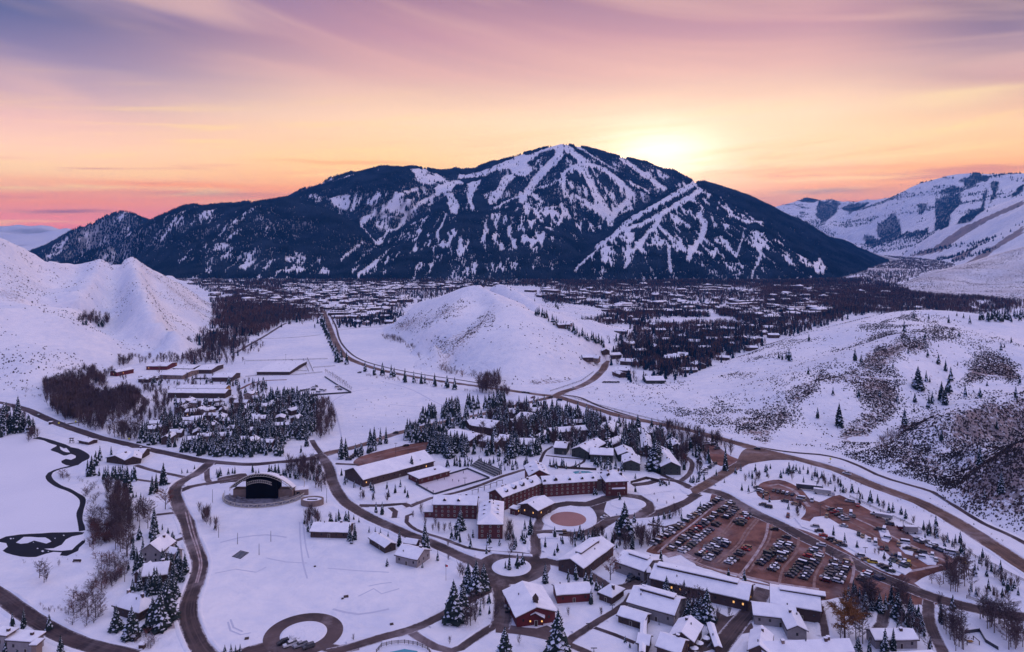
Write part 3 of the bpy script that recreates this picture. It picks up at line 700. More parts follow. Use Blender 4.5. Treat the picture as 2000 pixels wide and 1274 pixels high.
for p in LIGHT: wt = soft(ju, jv, p, 12); br = br*(1-wt)+wt*(0.55)
for l, wd in LINEB[1:]: br = np.where(seg_dist(ju, jv, l) < wd*.8, np.maximum(br, 0.75), br)
rh_br = br
rh.build('brushy_hill', M_hill, {'forest': 0*rh.z, 'brush': np.minimum(br, 1.2)}, 'rolling snow-dusted hills covered in sagebrush on the right')
pu, pv = ih.pix()
ih.build('low_hill', M_hill, {'forest': 0*ih.z, 'brush': 0.62+0.3*fbm(ih.gx, ih.gy, 120, 3, 35)}, 'low snow-dusted hill beyond the woods at the right edge')

# --- valley floor, one sheet to the horizon
gb = MB(); gb.add([(-15500, -1500, 0), (15500, -1500, 0), (15500, 15500, 0), (-15500, 15500, 0)], [(0, 1, 2, 3)])
tag(link('ground', gb.mesh('ground', M_snow)), 'snow-covered valley floor', kind='structure')

# --- cold evening air: one box round everything, ground included
hb = MB(); hb.box(-15600, -1600, -7, 15600, 15600, 1150)
hm = bpy.data.materials.new('haze'); hm.use_nodes = True; hn = hm.node_tree; hn.nodes.clear()
hv = hn.nodes.new('ShaderNodeVolumePrincipled'); ho = hn.nodes.new('ShaderNodeOutputMaterial'); hn.links.new(hv.outputs[0], ho.inputs['Volume'])
hv.inputs['Color'].default_value = (0.07, 0.36, 1.0, 1); hv.inputs['Density'].default_value = 4.2e-5; hv.inputs['Anisotropy'].default_value = 0.0
tag(link('haze', hb.mesh('haze', hm)), 'thin bluish evening haze filling the valley', kind='stuff')
# ------------------------------------------------------------------ roads, paths, yards, water: flush sheets in layers
def smooth_line(pts, step=6.0):
    """Catmull-Rom through world points"""
    p = [Vector((*q, 0)) for q in pts]
    if len(p) < 3: return [tuple(q[:2]) for q in p]
    p = [p[0]*2-p[1]]+p+[p[-1]*2-p[-2]]
    out = []
    for i in range(1, len(p)-2):
        n = max(1, int((p[i+1]-p[i]).length/step))
        for k in range(n):
            t = k/n; a, b, c, d = p[i-1], p[i], p[i+1], p[i+2]
            q = 0.5*((2*b)+(c-a)*t+(2*a-5*b+4*c-d)*t*t+(3*b-a-3*c+d)*t**3)
            out.append((q.x, q.y))
    out.append((p[-2].x, p[-2].y)); return out
ROADLINES = []
def in_any_road(x, y, pad=0.0):
    for ln, wd, bb in ROADLINES:
        if bb[0]-10 < x < bb[1]+10 and bb[2]-10 < y < bb[3]+10:
            if float(seg_dist(np.array([x]), np.array([y]), ln)[0]) < wd/2+pad: return True
    return False
def over_ground(x, y):
    return max(0.0, float(ground_z(np.array([x]), np.array([y]))[0]))
def ribbon(name, line_px, width, z, m, label=None, world_pts=None, bank=True, cross=4):
    pts = world_pts or [P(*q) for q in line_px]
    ln = smooth_line(pts); n = len(ln)
    ROADLINES.append((ln, width, (min(q[0] for q in ln), max(q[0] for q in ln), min(q[1] for q in ln), max(q[1] for q in ln))))
    V = []; UV = []; Fc = []; L = 0
    gz = np.maximum(0, ground_z(np.array([q[0] for q in ln]), np.array([q[1] for q in ln])))
    nr = []
    for i in range(n):
        a = ln[max(0, i-1)]; b = ln[min(n-1, i+1)]
        dx, dy = b[0]-a[0], b[1]-a[1]; l = math.hypot(dx, dy)+1e-9; nr.append((-dy/l, dx/l))
    for i in range(n):
        if i: L += math.dist(ln[i], ln[i-1])
        jl = (float(vnoise(np.array([L*0.12]), np.array([1.0]), 5)[0])-0.5)*0.9; jr = (float(vnoise(np.array([L*0.12]), np.array([7.0]), 6)[0])-0.5)*0.9
        for k in range(cross+1):
            t = k/cross; s = (t-0.5)*width+(jl if k == 0 else jr if k == cross else 0)*min(1, width/6)
            V.append((ln[i][0]+nr[i][0]*s, ln[i][1]+nr[i][1]*s, gz[i]+z)); UV.append((t, L))
    c1 = cross+1
    for i in range(n-1):
        for k in range(cross): Fc.append((i*c1+k, (i+1)*c1+k, (i+1)*c1+k+1, i*c1+k+1))
    me = bpy.data.meshes.new(name); me.from_pydata(V, [], Fc); me.materials.append(m)
    uvl = me.uv_layers.new(name='UVMap'); vi = np.zeros(len(me.loops), np.int32); me.loops.foreach_get('vertex_index', vi)
    uvl.data.foreach_set('uv', np.array(UV, np.float32)[vi].ravel()); me.update()
    o = tag(link(name, me), label, kind='structure')
    if bank and width > 3.4:
        for sgn in (-1, 1): BANKS.append((ln, nr, gz, sgn*(width/2+0.5), width))
    return o
BANKS = []
def in_any_pad(x, y, skip=None):
    for po in PADS:
        if po is not skip and bool(in_poly(np.array([x]), np.array([y]), po)[0]): return True
    return False
PADS = []
def pad(name, poly_px, z, m, label=None, world=None, kind='structure', smooth=True, paved=True):
    pts = world or [P(*q) for q in poly_px]
    if smooth:
        pp = pts; out = []
        n = len(pp)
        for i in range(n):
            a, b, c, d = (Vector((*pp[(i+k-1) % n], 0)) for k in range(4))
            s = max(1, int((c-b).length/4))
            for k in range(min(s, 8)):
                t = k/min(s, 8); q = 0.5*((2*b)+(c-a)*t+(2*a-5*b+4*c-d)*t*t+(3*b-a-3*c+d)*t**3); out.append((q.x, q.y))
        pts = out
    tri = tessellate_polygon([[Vector((x, y, 0)) for x, y in pts]])
    me = bpy.data.meshes.new(name); V = [(x, y, z) for x, y in pts]
    fs = []
    for t in tri:
        a, b, c = [Vector(V[i]) for i in t]
        fs.append(tuple(t) if (b-a).cross(c-a).z > 0 else tuple(reversed(t)))
    me.from_pydata(V, [], fs); me.materials.append(m)
    uvl = me.uv_layers.new(name='UVMap'); vi = np.zeros(len(me.loops), np.int32); me.loops.foreach_get('vertex_index', vi)
    uvl.data.foreach_set('uv', np.array([(0.5, q[1]) for q in V], np.float32)[vi].ravel()); me.update()
    if paved: PADS.append(pts)
    return tag(link(name, me), label, kind=kind)
def ring(cu, cv, r, n=48, ry=None):
    cx, cy = P(cu, cv); return [(cx+math.cos(2*math.pi*i/n)*r, cy+math.sin(2*math.pi*i/n)*(ry or r)) for i in range(n)]
def Z(k): return 0.03+0.02*k

HW = [(1085,774),(1130,788),(1200,810),(1280,827),(1350,842),(1430,864),(1500,883),(1560,898),(1600,908),(1652,925),(1700,946),(1760,968),(1801,984),(1850,1010),(1890,1034),(1940,1066),(2000,1106),(2080,1158),(2200,1236),(2400,1350)]
ribbon('highway', HW, 11.5, Z(3), M_road, 'wide sanded highway running down the right of the valley')
ribbon('highway', [(1085,774),(1050,771),(1000,764),(902,751),(827,740),(751,725),(705,711),(676,697),(661,680),(651,659),(641,632),(631,606)], 10, Z(3.1), M_road, 'highway curving away toward the town')
ribbon('road', [(1085,774),(1100,766),(1131,756),(1156,743),(1173,727),(1180,718),(1184,706)], 10, Z(3.2), M_road, 'road rising from the crossroads behind the knoll')
ribbon('road', [(1082,775),(1041,785),(991,797),(940,810),(880,822),(802,840),(762,851),(720,866),(681,877),(651,883),(620,892)], 9, Z(2.9), M_road, 'road running down from the crossroads past the big field')
ribbon('road', [(660,881),(640,887),(615,894),(595,898),(541,904),(480,908),(400,901),(341,889),(281,876),(241,866),(201,857),(161,844),(120,830),(80,813),(58,803),(30,794),(-20,784)], 8.5, Z(2.8), M_path, 'long road crossing the valley floor to the left edge')
ribbon('road', [(620,887),(631,896),(643,916),(649,940),(659,961),(677,983),(701,999),(731,1015),(772,1033),(800,1046),(840,1060),(880,1078),(915,1094),(945,1104)], 8, Z(3.3), M_drive, 'dark road curving past the lodge to the roundabout')
pad('roundabout', None, Z(3.5), M_drive, 'dark paved roundabout', world=ring(999, 1108, 17.0), smooth=False)
pad('plaza', [(905,1086),(940,1096),(985,1085),(1030,1086),(1060,1094),(1075,1104),(1070,1120),(1040,1132),(1000,1140),(960,1150),(935,1130),(925,1112)], Z(3.4), M_drive, 'dark paving round the roundabout island')
ribbon('road', [(975,1128),(981,1159),(983,1180),(981,1210),(975,1228)], 9, Z(3.2), M_drive, 'drive between the roundabout and the red-gabled lodge')
ribbon('path', [(968,1146),(941,1159),(905,1180),(870,1199),(830,1219),(800,1231),(741,1247),(681,1265),(640,1276)], 5.5, Z(3.0), M_drive, 'paved walk along the foot of the snowfield')
ribbon('path', [(965,1222),(951,1231),(921,1251),(900,1266),(880,1272),(850,1264),(820,1247),(800,1233)], 4.5, Z(2.8), M_drive, 'paved walk looping round a snowy lawn')
pad('forecourt', [(975,1212),(1000,1222),(1048,1228),(1068,1222),(1100,1240),(1120,1254),(1108,1266),(1080,1254),(1040,1244),(1000,1238),(968,1236)], Z(3.0), M_drive, 'paved forecourt of the red-gabled lodge')
ribbon('path', [(1105,1256),(1150,1225),(1200,1195),(1225,1177),(1235,1160)], 4.0, Z(2.6), M_drive, 'straight walk crossing the lawns')
ribbon('path', [(1108,1258),(1150,1276),(1180,1290)], 3.5, Z(2.5), M_drive)
ribbon('path', [(1160,1226),(1200,1240),(1240,1256)], 2.2, Z(2.4), M_path, bank=False)
ribbon('road', [(1035,1098),(1067,1096),(1101,1104),(1141,1118),(1172,1136),(1195,1150),(1225,1147),(1250,1132),(1262,1122)], 6.5, Z(3.1), M_drive, 'service road behind the conference building')
pad('small_court', [(1222,1150),(1222,1132),(1235,1120),(1262,1118),(1268,1130),(1258,1145),(1240,1155)], Z(3.0), M_drive, 'small paved court between the halls')
ribbon('road', [(1041,1098),(1047,1078),(1046,1058),(1046,1042),(1052,1025),(1062,1005)], 6.0, Z(3.05), M_drive, 'drive climbing from the roundabout to the lodge entrance')
ribbon('road', [(1046,1042),(1081,1041),(1121,1045),(1151,1040),(1172,1029),(1190,1017),(1212,1012),(1260,1008),(1300,998),(1335,982),(1362,965)], 8.0, Z(3.15), M_drive, 'drive looping below the lodge entrance')
ribbon('road', [(1062,1000),(1081,989),(1110,984),(1150,985),(1185,973),(1215,967),(1245,971),(1262,982),(1266,998),(1250,1008)], 8.5, Z(3.25), M_drive, 'entrance loop in front of the lodge')
pad('entrance_court', [(1150,985),(1185,972),(1180,1000),(1195,1012),(1175,1026),(1160,1036),(1166,1012),(1158,995)], Z(3.05), M_drive, 'paved entrance court')
ribbon('road', [(1362,966),(1340,948),(1322,940),(1295,937),(1262,945),(1235,948)], 6.0, Z(3.0), M_drive, 'service drive behind the lodge')
ribbon('road', [(1325,942),(1296,929),(1276,919),(1262,908)], 4.0, Z(2.7), M_drive)
ribbon('road', [(1330,940),(1347,925),(1352,905),(1340,893)], 4.0, Z(2.75), M_drive)
ribbon('road', [(1352,962),(1391,940),(1421,921),(1450,905),(1478,889)], 9, Z(3.2), M_road, 'road linking the parking lot with the highway')
pad('junction', [(1462,876),(1545,897),(1510,899),(1465,906),(1440,915),(1438,905)], Z(3.3), M_road, 'sanded junction apron on the highway')
ribbon('road', [(1352,955),(1401,962),(1441,984),(1481,1006),(1521,1024),(1560,1045),(1640,1085),(1700,1118),(1751,1140),(1801,1159),(1841,1173),(1881,1184),(1942,1198),(2010,1208),(2080,1216),(2250,1226)], 9.5, Z(3.1), M_drive, 'drive running down through the parking lot')
pad('parking_lot', [(1395,962),(1380,992),(1330,1030),(1290,1056),(1262,1078),(1300,1084),(1345,1085),(1360,1105),(1420,1120),(1500,1140),(1530,1165),(1600,1174),(1650,1166),(1720,1176),(1800,1182),(1850,1176),(1800,1150),(1770,1128),(1740,1122),(1700,1104),(1650,1074),(1610,1052),(1570,1036),(1520,1022),(1481,1006),(1441,984)], Z(1), M_lot, 'red-brown sanded parking lot full of cars')
pad('parking_lot', [(1562,1018),(1574,1000),(1564,985),(1530,976),(1500,978),(1480,968),(1478,953),(1491,942),(1521,937),(1546,945),(1568,959),(1582,975),(1600,981),(1625,970),(1640,967),(1670,982),(1700,998),(1740,1022),(1775,1043),(1805,1062),(1850,1084),(1872,1100),(1866,1110),(1830,1118),(1800,1130),(1778,1142),(1755,1126),(1770,1112),(1752,1098),(1720,1070),(1690,1044),(1650,1030),(1610,1008),(1590,1010),(1575,1026)], Z(1.3), M_lot, 'upper overflow parking lot with trailers')
ribbon('path', [(1265,1024)]+[(1220,1016),(1212,1014)][::-1][:0]+[(1300,1030),(1332,1022)], 2.5, Z(2.0), M_path, bank=False)
ribbon('road', [(1813,1174),(1813,1200),(1819,1229),(1832,1255),(1845,1280)], 5, Z(2.9), M_drive, 'side lane dropping from the drive')
ribbon('road', [(1735,1178),(1727,1192),(1723,1219),(1712,1232)], 5, Z(2.85), M_drive)
ribbon('road', [(1598,1180),(1604,1200),(1610,1225),(1612,1245)], 3.5, Z(2.8), M_drive)
ribbon('road', [(1492,1150),(1478,1175),(1462,1196),(1445,1215),(1425,1240),(1400,1272)], 8, Z(2.95), M_drive, 'lane between the long halls')
pad('plaza', [(1400,1195),(1420,1205),(1440,1200),(1465,1212),(1470,1235),(1440,1240),(1410,1260),(1370,1275),(1350,1270),(1395,1225)], Z(2.7), M_drive, 'dark paved square by the umbrellas')
ribbon('road', [(410,904),(386,924),(352,943),(341,961),(350,991),(366,1021),(373,1050),(385,1080),(391,1105),(382,1139),(368,1179),(368,1209),(378,1239),(394,1268),(410,1285)], 8.0, Z(3.0), M_drive, 'brown drive curving down past the cottages')
pad('drive_shoulder', [(392,1110),(380,1145),(366,1180),(362,1215),(350,1228),(315,1228),(330,1205),(345,1180),(352,1160),(372,1130)], Z(0.5), mat('tracked_snow', (0.52, 0.46, 0.50), 0.8, noise=(0.3, 0.7, (0.36, 0.28, 0.29))), 'tyre-marked snow beside the drive', paved=False)
ribbon('road', [(345,962),(372,951),(400,946),(430,941),(465,934)], 6, Z(2.9), M_drive, 'drive leading to the open-air stage')
pad('stage_yard', [(425,935),(455,928),(480,925),(480,940),(450,942),(430,945)], Z(2.7), M_drive)
ribbon('path', [(404,905),(404,920),(405,937),(412,946)], 4, Z(2.6), M_drive)
ribbon('path', [(368,934),(340,928),(301,920),(265,909)], 4.0, Z(2.5), M_drive)
ribbon('path', [(345,946),(310,943),(262,936)], 3.0, Z(2.4), M_drive, bank=False)
ribbon('path', [(305,1006),(341,1002)], 3.5, Z(2.3), M_drive, bank=False)
ribbon('path', [(325,1066),(340,1058),(362,1050)], 3.5, Z(2.3), M_drive, bank=False)
ribbon('road', [(-60,1130),(0,1163),(40,1193),(80,1219),(120,1241),(161,1257),(201,1268),(260,1282)], 8, Z(3.0), M_path, 'dark road across the bottom left corner')
pad('turning_circle', None, Z(3.0), M_drive, 'round turning circle at the foot of the snowfield', world=ring(593, 1238, 15.6), smooth=False)
ribbon('road', [(555,1240),(530,1262),(490,1274),(440,1290)], 9, Z(2.9), M_drive)
ribbon('road', [(625,1262),(660,1270),(700,1262)], 6, Z(2.8), M_drive)
ribbon('path', [(806,1004),(795,1008),(794,1020),(812,1035),(830,1042),(870,1054),(911,1070),(961,1078),(1000,1081),(1036,1083)], 2.6, Z(2.2), M_drive, bank=False)
ribbon('path', [(1160,755),(1130,762),(1075,778)], 0.5, Z(0.2), M_path, bank=False)
ribbon('path', [(800,990),(840,974),(890,963),(941,947),(981,931),(1027,917)], 4.0, Z(2.3), M_drive)
ribbon('path', [(1055,903),(1060,890),(1067,880),(1080,872)], 2.4, Z(2.1), M_path, bank=False)
ribbon('path', [(1066,890),(1101,894),(1142,898),(1130,908),(1112,914)], 2.4, Z(2.15), M_path, bank=False)
ribbon('path', [(701,988),(745,988),(790,985),(800,990)], 5, Z(2.5), M_drive)
ribbon('path', [(760,990),(772,1000),(770,1012)], 3.5, Z(2.45), M_drive)
ribbon('path', [(609,860),(617,874),(628,888)], 4.5, Z(2.6), M_drive)
ribbon('path', [(655,906),(700,908)], 4, Z(2.2), M_drive, bank=False)
pad('yard', [(690,905),(705,892),(760,877),(805,867),(840,862),(850,872),(830,884),(760,900),(710,912)], Z(0.8), M_lot, 'brown gravel yard behind the recreation hall')
pad('yard', [(806,838),(840,832),(842,842),(810,850)], Z(0.8), M_lot)
pad('yard', [(1372,868),(1400,872),(1425,890),(1445,900),(1420,912),(1395,905),(1385,890)], Z(0.8), M_lot, 'patchy sanded yard beside the chalets')
ribbon('path', [(129,829),(171,823),(205,822)], 4, Z(2.4), M_drive, bank=False)
ribbon('path', [(262,765),(274,773),(284,786),(276,800),(262,812)], 4.5, Z(2.4), M_drive)
ribbon('path', [(1460,965),(1500,950)], 0.5, Z(0.2), M_path, bank=False)
# bike path beside the highway
BK = [(1098,772),(1130,776),(1180,797),(1260,821),(1330,839),(1400,857),(1500,877),(1560,885),(1600,888),(1640,896),(1680,911),(1712,927),(1740,937),(1781,949),(1821,961),(1851,979),(1881,999),(1921,1023),(1960,1040),(2000,1060),(2060,1095),(2200,1180),(2380,1290)]
ribbon('bike_path', BK, 3.6, Z(1.6), M_path, 'narrow dark bike path beside the highway', bank=False)
ribbon('bike_path', [(642,610),(656,638),(663,663),(678,684),(703,702),(751,717),(827,732),(902,743),(960,753),(1010,764),(1065,771)], 3.0, Z(1.6), M_path, 'narrow bike path below the knoll', bank=False)
ribbon('farm_track', [(500,661),(540,661),(590,658),(626,654)], 2.5, Z(1.0), M_path, bank=False)
ribbon('farm_track', [(460,690),(490,672),(520,655),(548,637),(560,631)], 5, Z(1.0), M_drive, bank=False)
ribbon('farm_track', [(660,645),(700,641),(755,638)], 2.0, Z(1.0), M_path, bank=False)
ribbon('farm_track', [(470,760),(490,750),(515,744),(560,742)], 4, Z(1.0), M_lot, bank=False)

# islands of snow
M_isl = M_rsnow
def island(world, z, label):
    """a raised bed of snow with a sloping rim"""
    n = len(world); cx = sum(p[0] for p in world)/n; cy = sum(p[1] for p in world)/n
    mb = MB(); mb.v = [(x, y, z) for x, y in world]
    inner = []
    for x, y in world:
        d = math.hypot(x-cx, y-cy); k = max(0.3, (d-0.8)/d); inner.append((cx+(x-cx)*k, cy+(y-cy)*k, z+0.32))
    mb.v += inner; mb.f = [(i, (i+1) % n, n+(i+1) % n, n+i) for i in range(n)]; mb.mi = [0]*n
    mb.f.append(tuple(range(n, 2*n))); mb.mi.append(0)
    o = tag(link('snow_bed', mb.mesh('snow_bed', M_snow)), label, kind='structure'); ISL.append(world); return o
ISL = []
island(ring(999, 1108, 9.6), Z(4), 'round snowy bed in the middle of the roundabout')
island(ring(593, 1238, 9.2), Z(4), 'round snowy bed inside the turning circle')
island(ring(1226, 984, 11.0, ry=9.5), Z(4), 'oval snowy bed before the lodge entrance')
island([P(*q) for q in [(1266,973),(1283,966),(1300,962),(1325,963),(1345,970),(1335,977),(1320,983),(1300,987),(1285,987),(1274,981)]], Z(4.1), 'leaf-shaped snowy bed right of the lodge entrance')
island([P(*q) for q in [(1242,959),(1260,953),(1290,953),(1318,955),(1312,960),(1284,963),(1262,968),(1248,966)]], Z(4.2), 'narrow snowy bed right of the lodge')
island([P(*q) for q in [(1326,955),(1340,954),(1349,957),(1352,963),(1345,967),(1334,962)]], Z(4.3), 'small snowy bed at the drive fork')
cx, cy = P(1112, 1016)
island([(cx+math.cos(a)*15.5, cy+math.sin(a)*14.5) for a in [2*math.pi*i/40 for i in range(40)]], Z(4), 'snowy rim round the duck pond')
pad('pond', None, Z(4)+0.37, M_pinkice, 'pinkish brown frozen pond in front of the lodge', world=[(cx-0.6+math.cos(a)*10.2, cy+0.6+math.sin(a)*10.4) for a in [2*math.pi*i/40 for i in range(40)]], smooth=False, paved=False)
island([P(*q) for q in [(957,1077),(1000,1080),(1040,1084),(1040,1088),(1000,1085),(958,1082)]], Z(4), 'long snowy kerb strip above the roundabout')
island([P(*q) for q in [(1048,1044),(1060,1042),(1092,1043),(1090,1053),(1052,1052)]], Z(4), 'snowy strip below the duck pond')
island([P(*q) for q in [(1478,1040),(1500,1036),(1508,1044),(1488,1050)]], Z(2.0), 'low heap of snow in the parking lot') if False else None
island([P(*q) for q in [(1550,1012),(1590,1022),(1630,1038),(1650,1056),(1700,1078),(1740,1096),(1772,1106),(1782,1114),(1768,1124),(1740,1112),(1700,1096),(1665,1076),(1640,1062),(1600,1042),(1565,1030)]], Z(5.2), 'long strip of snow dividing the parking lots')
island([P(*q) for q in [(1715,1034),(1735,1036),(1742,1052),(1735,1060),(1722,1056)]], Z(2.4), 'snow between trailers in the upper lot')
island([P(*q) for q in [(1752,1066),(1770,1060),(1786,1074),(1782,1086),(1768,1082)]], Z(2.4), 'middle patch of snow in the upper lot')
island([P(*q) for q in [(1793,1092),(1802,1080),(1832,1092),(1828,1104),(1812,1104)]], Z(2.4), 'right-hand patch of snow in the upper lot')

# water: frozen lake with open leads
pad('frozen_lake', [(-80,800),(20,848),(70,850),(90,865),(120,880),(128,905),(118,920),(104,928),(98,940),(110,955),(140,968),(156,985),(158,1010),(155,1030),(161,1040),(165,1055),(150,1075),(115,1088),(60,1090),(20,1082),(-40,1075),(-200,1060)], Z(0), mat('lake_snow', (0.80, 0.79, 0.85), 0.6, 0.3, noise=(0.02, 0.6, (0.72, 0.72, 0.80))), 'frozen snow-covered lake at the left edge', paved=False)
pad('pond_water', Q('c4', [(640,462),(700,468),(760,480),(820,508),(870,545),(862,580),(800,610),(760,640),(700,650),(640,640),(600,620),(596,600),(640,580),(690,590),(735,570),(738,552),(690,532),(650,545),(620,548),(560,520),(490,492),(545,460),(560,440),(580,455),(590,490),(640,515),(680,518)]), Z(1.2), M_water, 'dark open water at the head of the lake', paved=False)
pad('pond_water', Q('c5', [(-200,190),(0,175),(60,150),(200,130),(400,120),(500,112),(650,110),(760,105),(820,110),(800,130),(700,150),(640,180),(600,230),(520,265),(430,270),(500,285),(600,290),(700,280),(740,240),(800,190),(830,185),(825,210),(770,260),(760,290),(650,340),(580,335),(600,305),(520,300),(440,320),(350,350),(200,345),(60,310),(25,290),(75,250),(60,215),(0,205),(-200,230)]), Z(1.2), M_water, 'dark pool of open water in the frozen lake', paved=False)
def floe(p, z=Z(1.9)): pad('ice_floe', Q('c5', p), z, M_snow, 'snowy floe inside the dark pool', paved=False)
floe([(155,210),(230,155),(370,160),(440,160),(500,200),(450,220),(330,190),(270,215),(200,222)])
for (x, y, r) in ((105,172,12),(130,170,8),(535,168,8),(620,140,10),(365,267,10),(415,293,16),(470,295,8),(325,208,6)):
    floe([(x-r, y), (x, y-r*.6), (x+r, y), (x, y+r*.6)])
def water_ribbon(pts, wd, label):
    ln = smooth_line([P(*q) for q in pts], 4.0); V = []; n = len(ln)
    for i, q in enumerate(ln):
        a = ln[max(0, i-1)]; b = ln[min(n-1, i+1)]; l = math.dist(a, b)+1e-9; nx_, ny_ = -(b[1]-a[1])/l, (b[0]-a[0])/l
        k = wd/2*(0.7+0.9*float(vnoise(np.array([i*0.35]), np.array([2.0]), 3)[0])); k2 = wd/2*(0.7+0.9*float(vnoise(np.array([i*0.35]), np.array([9.0]), 4)[0]))
        V += [(q[0]+nx_*k, q[1]+ny_*k, Z(1.5)), (q[0]-nx_*k2, q[1]-ny_*k2, Z(1.5))]
    mb = MB(); mb.add(V, [(2*i, 2*i+1, 2*i+3, 2*i+2) for i in range(n-1)])
    tag(link('creek', mb.mesh('creek', M_water)), label, kind='structure')
water_ribbon(Q('c4', [(350,372),(450,395),(540,428),(600,448),(660,470)]), 3.6, 'dark thread of water at the top of the lake')
water_ribbon(Q('c4', [(730,640),(660,660),(600,672),(540,690),(490,715),(472,745),(490,790),(540,830),(600,855),(660,875),(720,905),(770,940),(805,980),(808,1030),(785,1080),(775,1130),(780,1190),(795,1240),(800,1280)]), 2.5, 'dark winding creek along the lake shore')

# the ploughed banks beside the roads (snow piled in an irregular ridge)
V = []; Fc = []
for ln, nr, gz, s, wd in BANKS:
    n = len(ln); prev = None
    for i in range(n):
        x = ln[i][0]+nr[i][0]*s; y = ln[i][1]+nr[i][1]*s
        skip = False
        for l2, w2, bb in ROADLINES:
            if l2 is ln: continue
            if bb[0]-8 < x < bb[1]+8 and bb[2]-8 < y < bb[3]+8 and float(seg_dist(np.array([x]), np.array([y]), l2)[0]) < w2/2+0.4: skip = True; break
        if not skip and (in_any_pad(x, y)): skip = True
        if skip: prev = None; continue
        h = 0.25+0.75*random.random()*min(1, wd/8); k = 0.55+0.35*R()
        b = len(V)
        sg = 1 if s > 0 else -1
        V += [(x-nr[i][0]*k*sg, y-nr[i][1]*k*sg, gz[i]+0.02), (x, y, gz[i]+h), (x+nr[i][0]*1.3*sg, y+nr[i][1]*1.3*sg, gz[i]-0.02)]
        if prev is not None: Fc += [(prev, b, b+1), (prev, b+1, prev+1), (prev+1, b+1, b+2), (prev+1, b+2, prev+2)]
        prev = b
tag(link('snowbank', np_mesh('snowbank', V, Fc, M_snow)), 'ploughed banks of snow along the roads', kind='stuff')

M_trk = mat('ski_track_snow', (0.56, 0.57, 0.68), 0.8)
for i, l in enumerate([[(585,1020),(587,1060),(592,1100),(600,1130)], [(592,1020),(596,1060),(603,1090)], [(640,1110),(700,1115),(760,1118)], [(520,1090),(560,1098),(600,1100)], [(700,1165),(730,1150),(745,1160),(780,1150)], [(720,1145),(745,1140),(765,1138)],
    [(445,1215),(450,1232),(470,1240),(490,1236)], [(450,1210),(456,1226),(474,1234)], [(420,1120),(460,1112),(500,1118),(520,1108)], [(20,900),(60,915),(98,925)], [(60,1000),(100,985),(130,970)], [(640,800),(655,780),(690,765),(720,760)], [(668,860),(662,830),(655,805),(650,790)],
    [(745,745),(800,760),(860,790),(900,800)], [(760,790),(830,795),(900,790),(960,780)], [(650,1190),(700,1200),(760,1190)], [(430,1060),(470,1050),(520,1045),(560,1050)]]):
    ribbon('ski_track', l, 0.8 if i < 11 else 1.3, 0.012+0.0012*i, M_trk, None, bank=False, cross=1); ROADLINES.pop()

M_rut = mat('tyre_rut', (0.30, 0.19, 0.165), 0.9, noise=(0.3, 0.8, (0.16, 0.08, 0.065)))
M_rut2 = mat('packed_dirty_snow', (0.50, 0.41, 0.42), 0.9, noise=(0.25, 0.9, (0.24, 0.15, 0.14)))
for i, (l, wd, m_) in enumerate([([(1448,992),(1420,1030),(1385,1068),(1360,1098)], 1.0, M_rut), ([(1453,994),(1427,1030),(1392,1068),(1367,1099)], 1.0, M_rut), ([(1478,1012),(1455,1040),(1440,1065),(1400,1100)], 1.2, M_rut), ([(1483,1014),(1462,1040),(1446,1066),(1408,1102)], 1.1, M_rut),
    ([(1500,1022),(1495,1050),(1475,1085),(1450,1118),(1440,1128)], 1.4, M_rut2), ([(1508,1024),(1503,1052),(1484,1085),(1462,1118)], 1.1, M_rut), ([(1560,1050),(1555,1080),(1530,1110),(1522,1140)], 1.3, M_rut), ([(1610,1066),(1606,1095),(1592,1125),(1590,1150)], 1.3, M_rut), ([(1660,1088),(1668,1110),(1662,1140)], 1.3, M_rut2),
    ([(1350,1095),(1372,1106),(1420,1118),(1470,1130),(1530,1142),(1600,1152)], 2.2, M_rut2), ([(1358,1100),(1400,1116),(1470,1137),(1540,1150),(1620,1158)], 1.3, M_rut), ([(1272,1074),(1305,1046),(1345,1018),(1385,985)], 1.4, M_rut), ([(1285,1080),(1318,1050),(1355,1022),(1392,990)], 1.2, M_rut2),
    ([(1500,950),(1520,946),(1545,955),(1562,970),(1580,990)], 2.4, M_rut2), ([(1605,990),(1640,1010),(1680,1030),(1720,1055),(1750,1085),(1790,1108)], 1.6, M_rut), ([(1612,988),(1650,1004),(1700,1026),(1750,1052),(1800,1075),(1850,1098)], 1.6, M_rut2), ([(1760,1120),(1800,1112),(1840,1104)], 1.8, M_rut2),
    ([(1300,1086),(1330,1080),(1355,1094)], 5.0, M_rut2), ([(700,902),(740,890),(790,878),(830,870)], 1.6, M_rut), ([(362,1000),(372,1040),(384,1075),(390,1105),(382,1139)], 0.7, M_rut2), ([(368,1000),(378,1040),(389,1075),(394,1105),(386,1139)], 0.7, M_rut2)]):
    ribbon('tyre_track', l, wd, Z(3.6)+0.0015*i, m_, None, bank=False, cross=1); ROADLINES.pop()
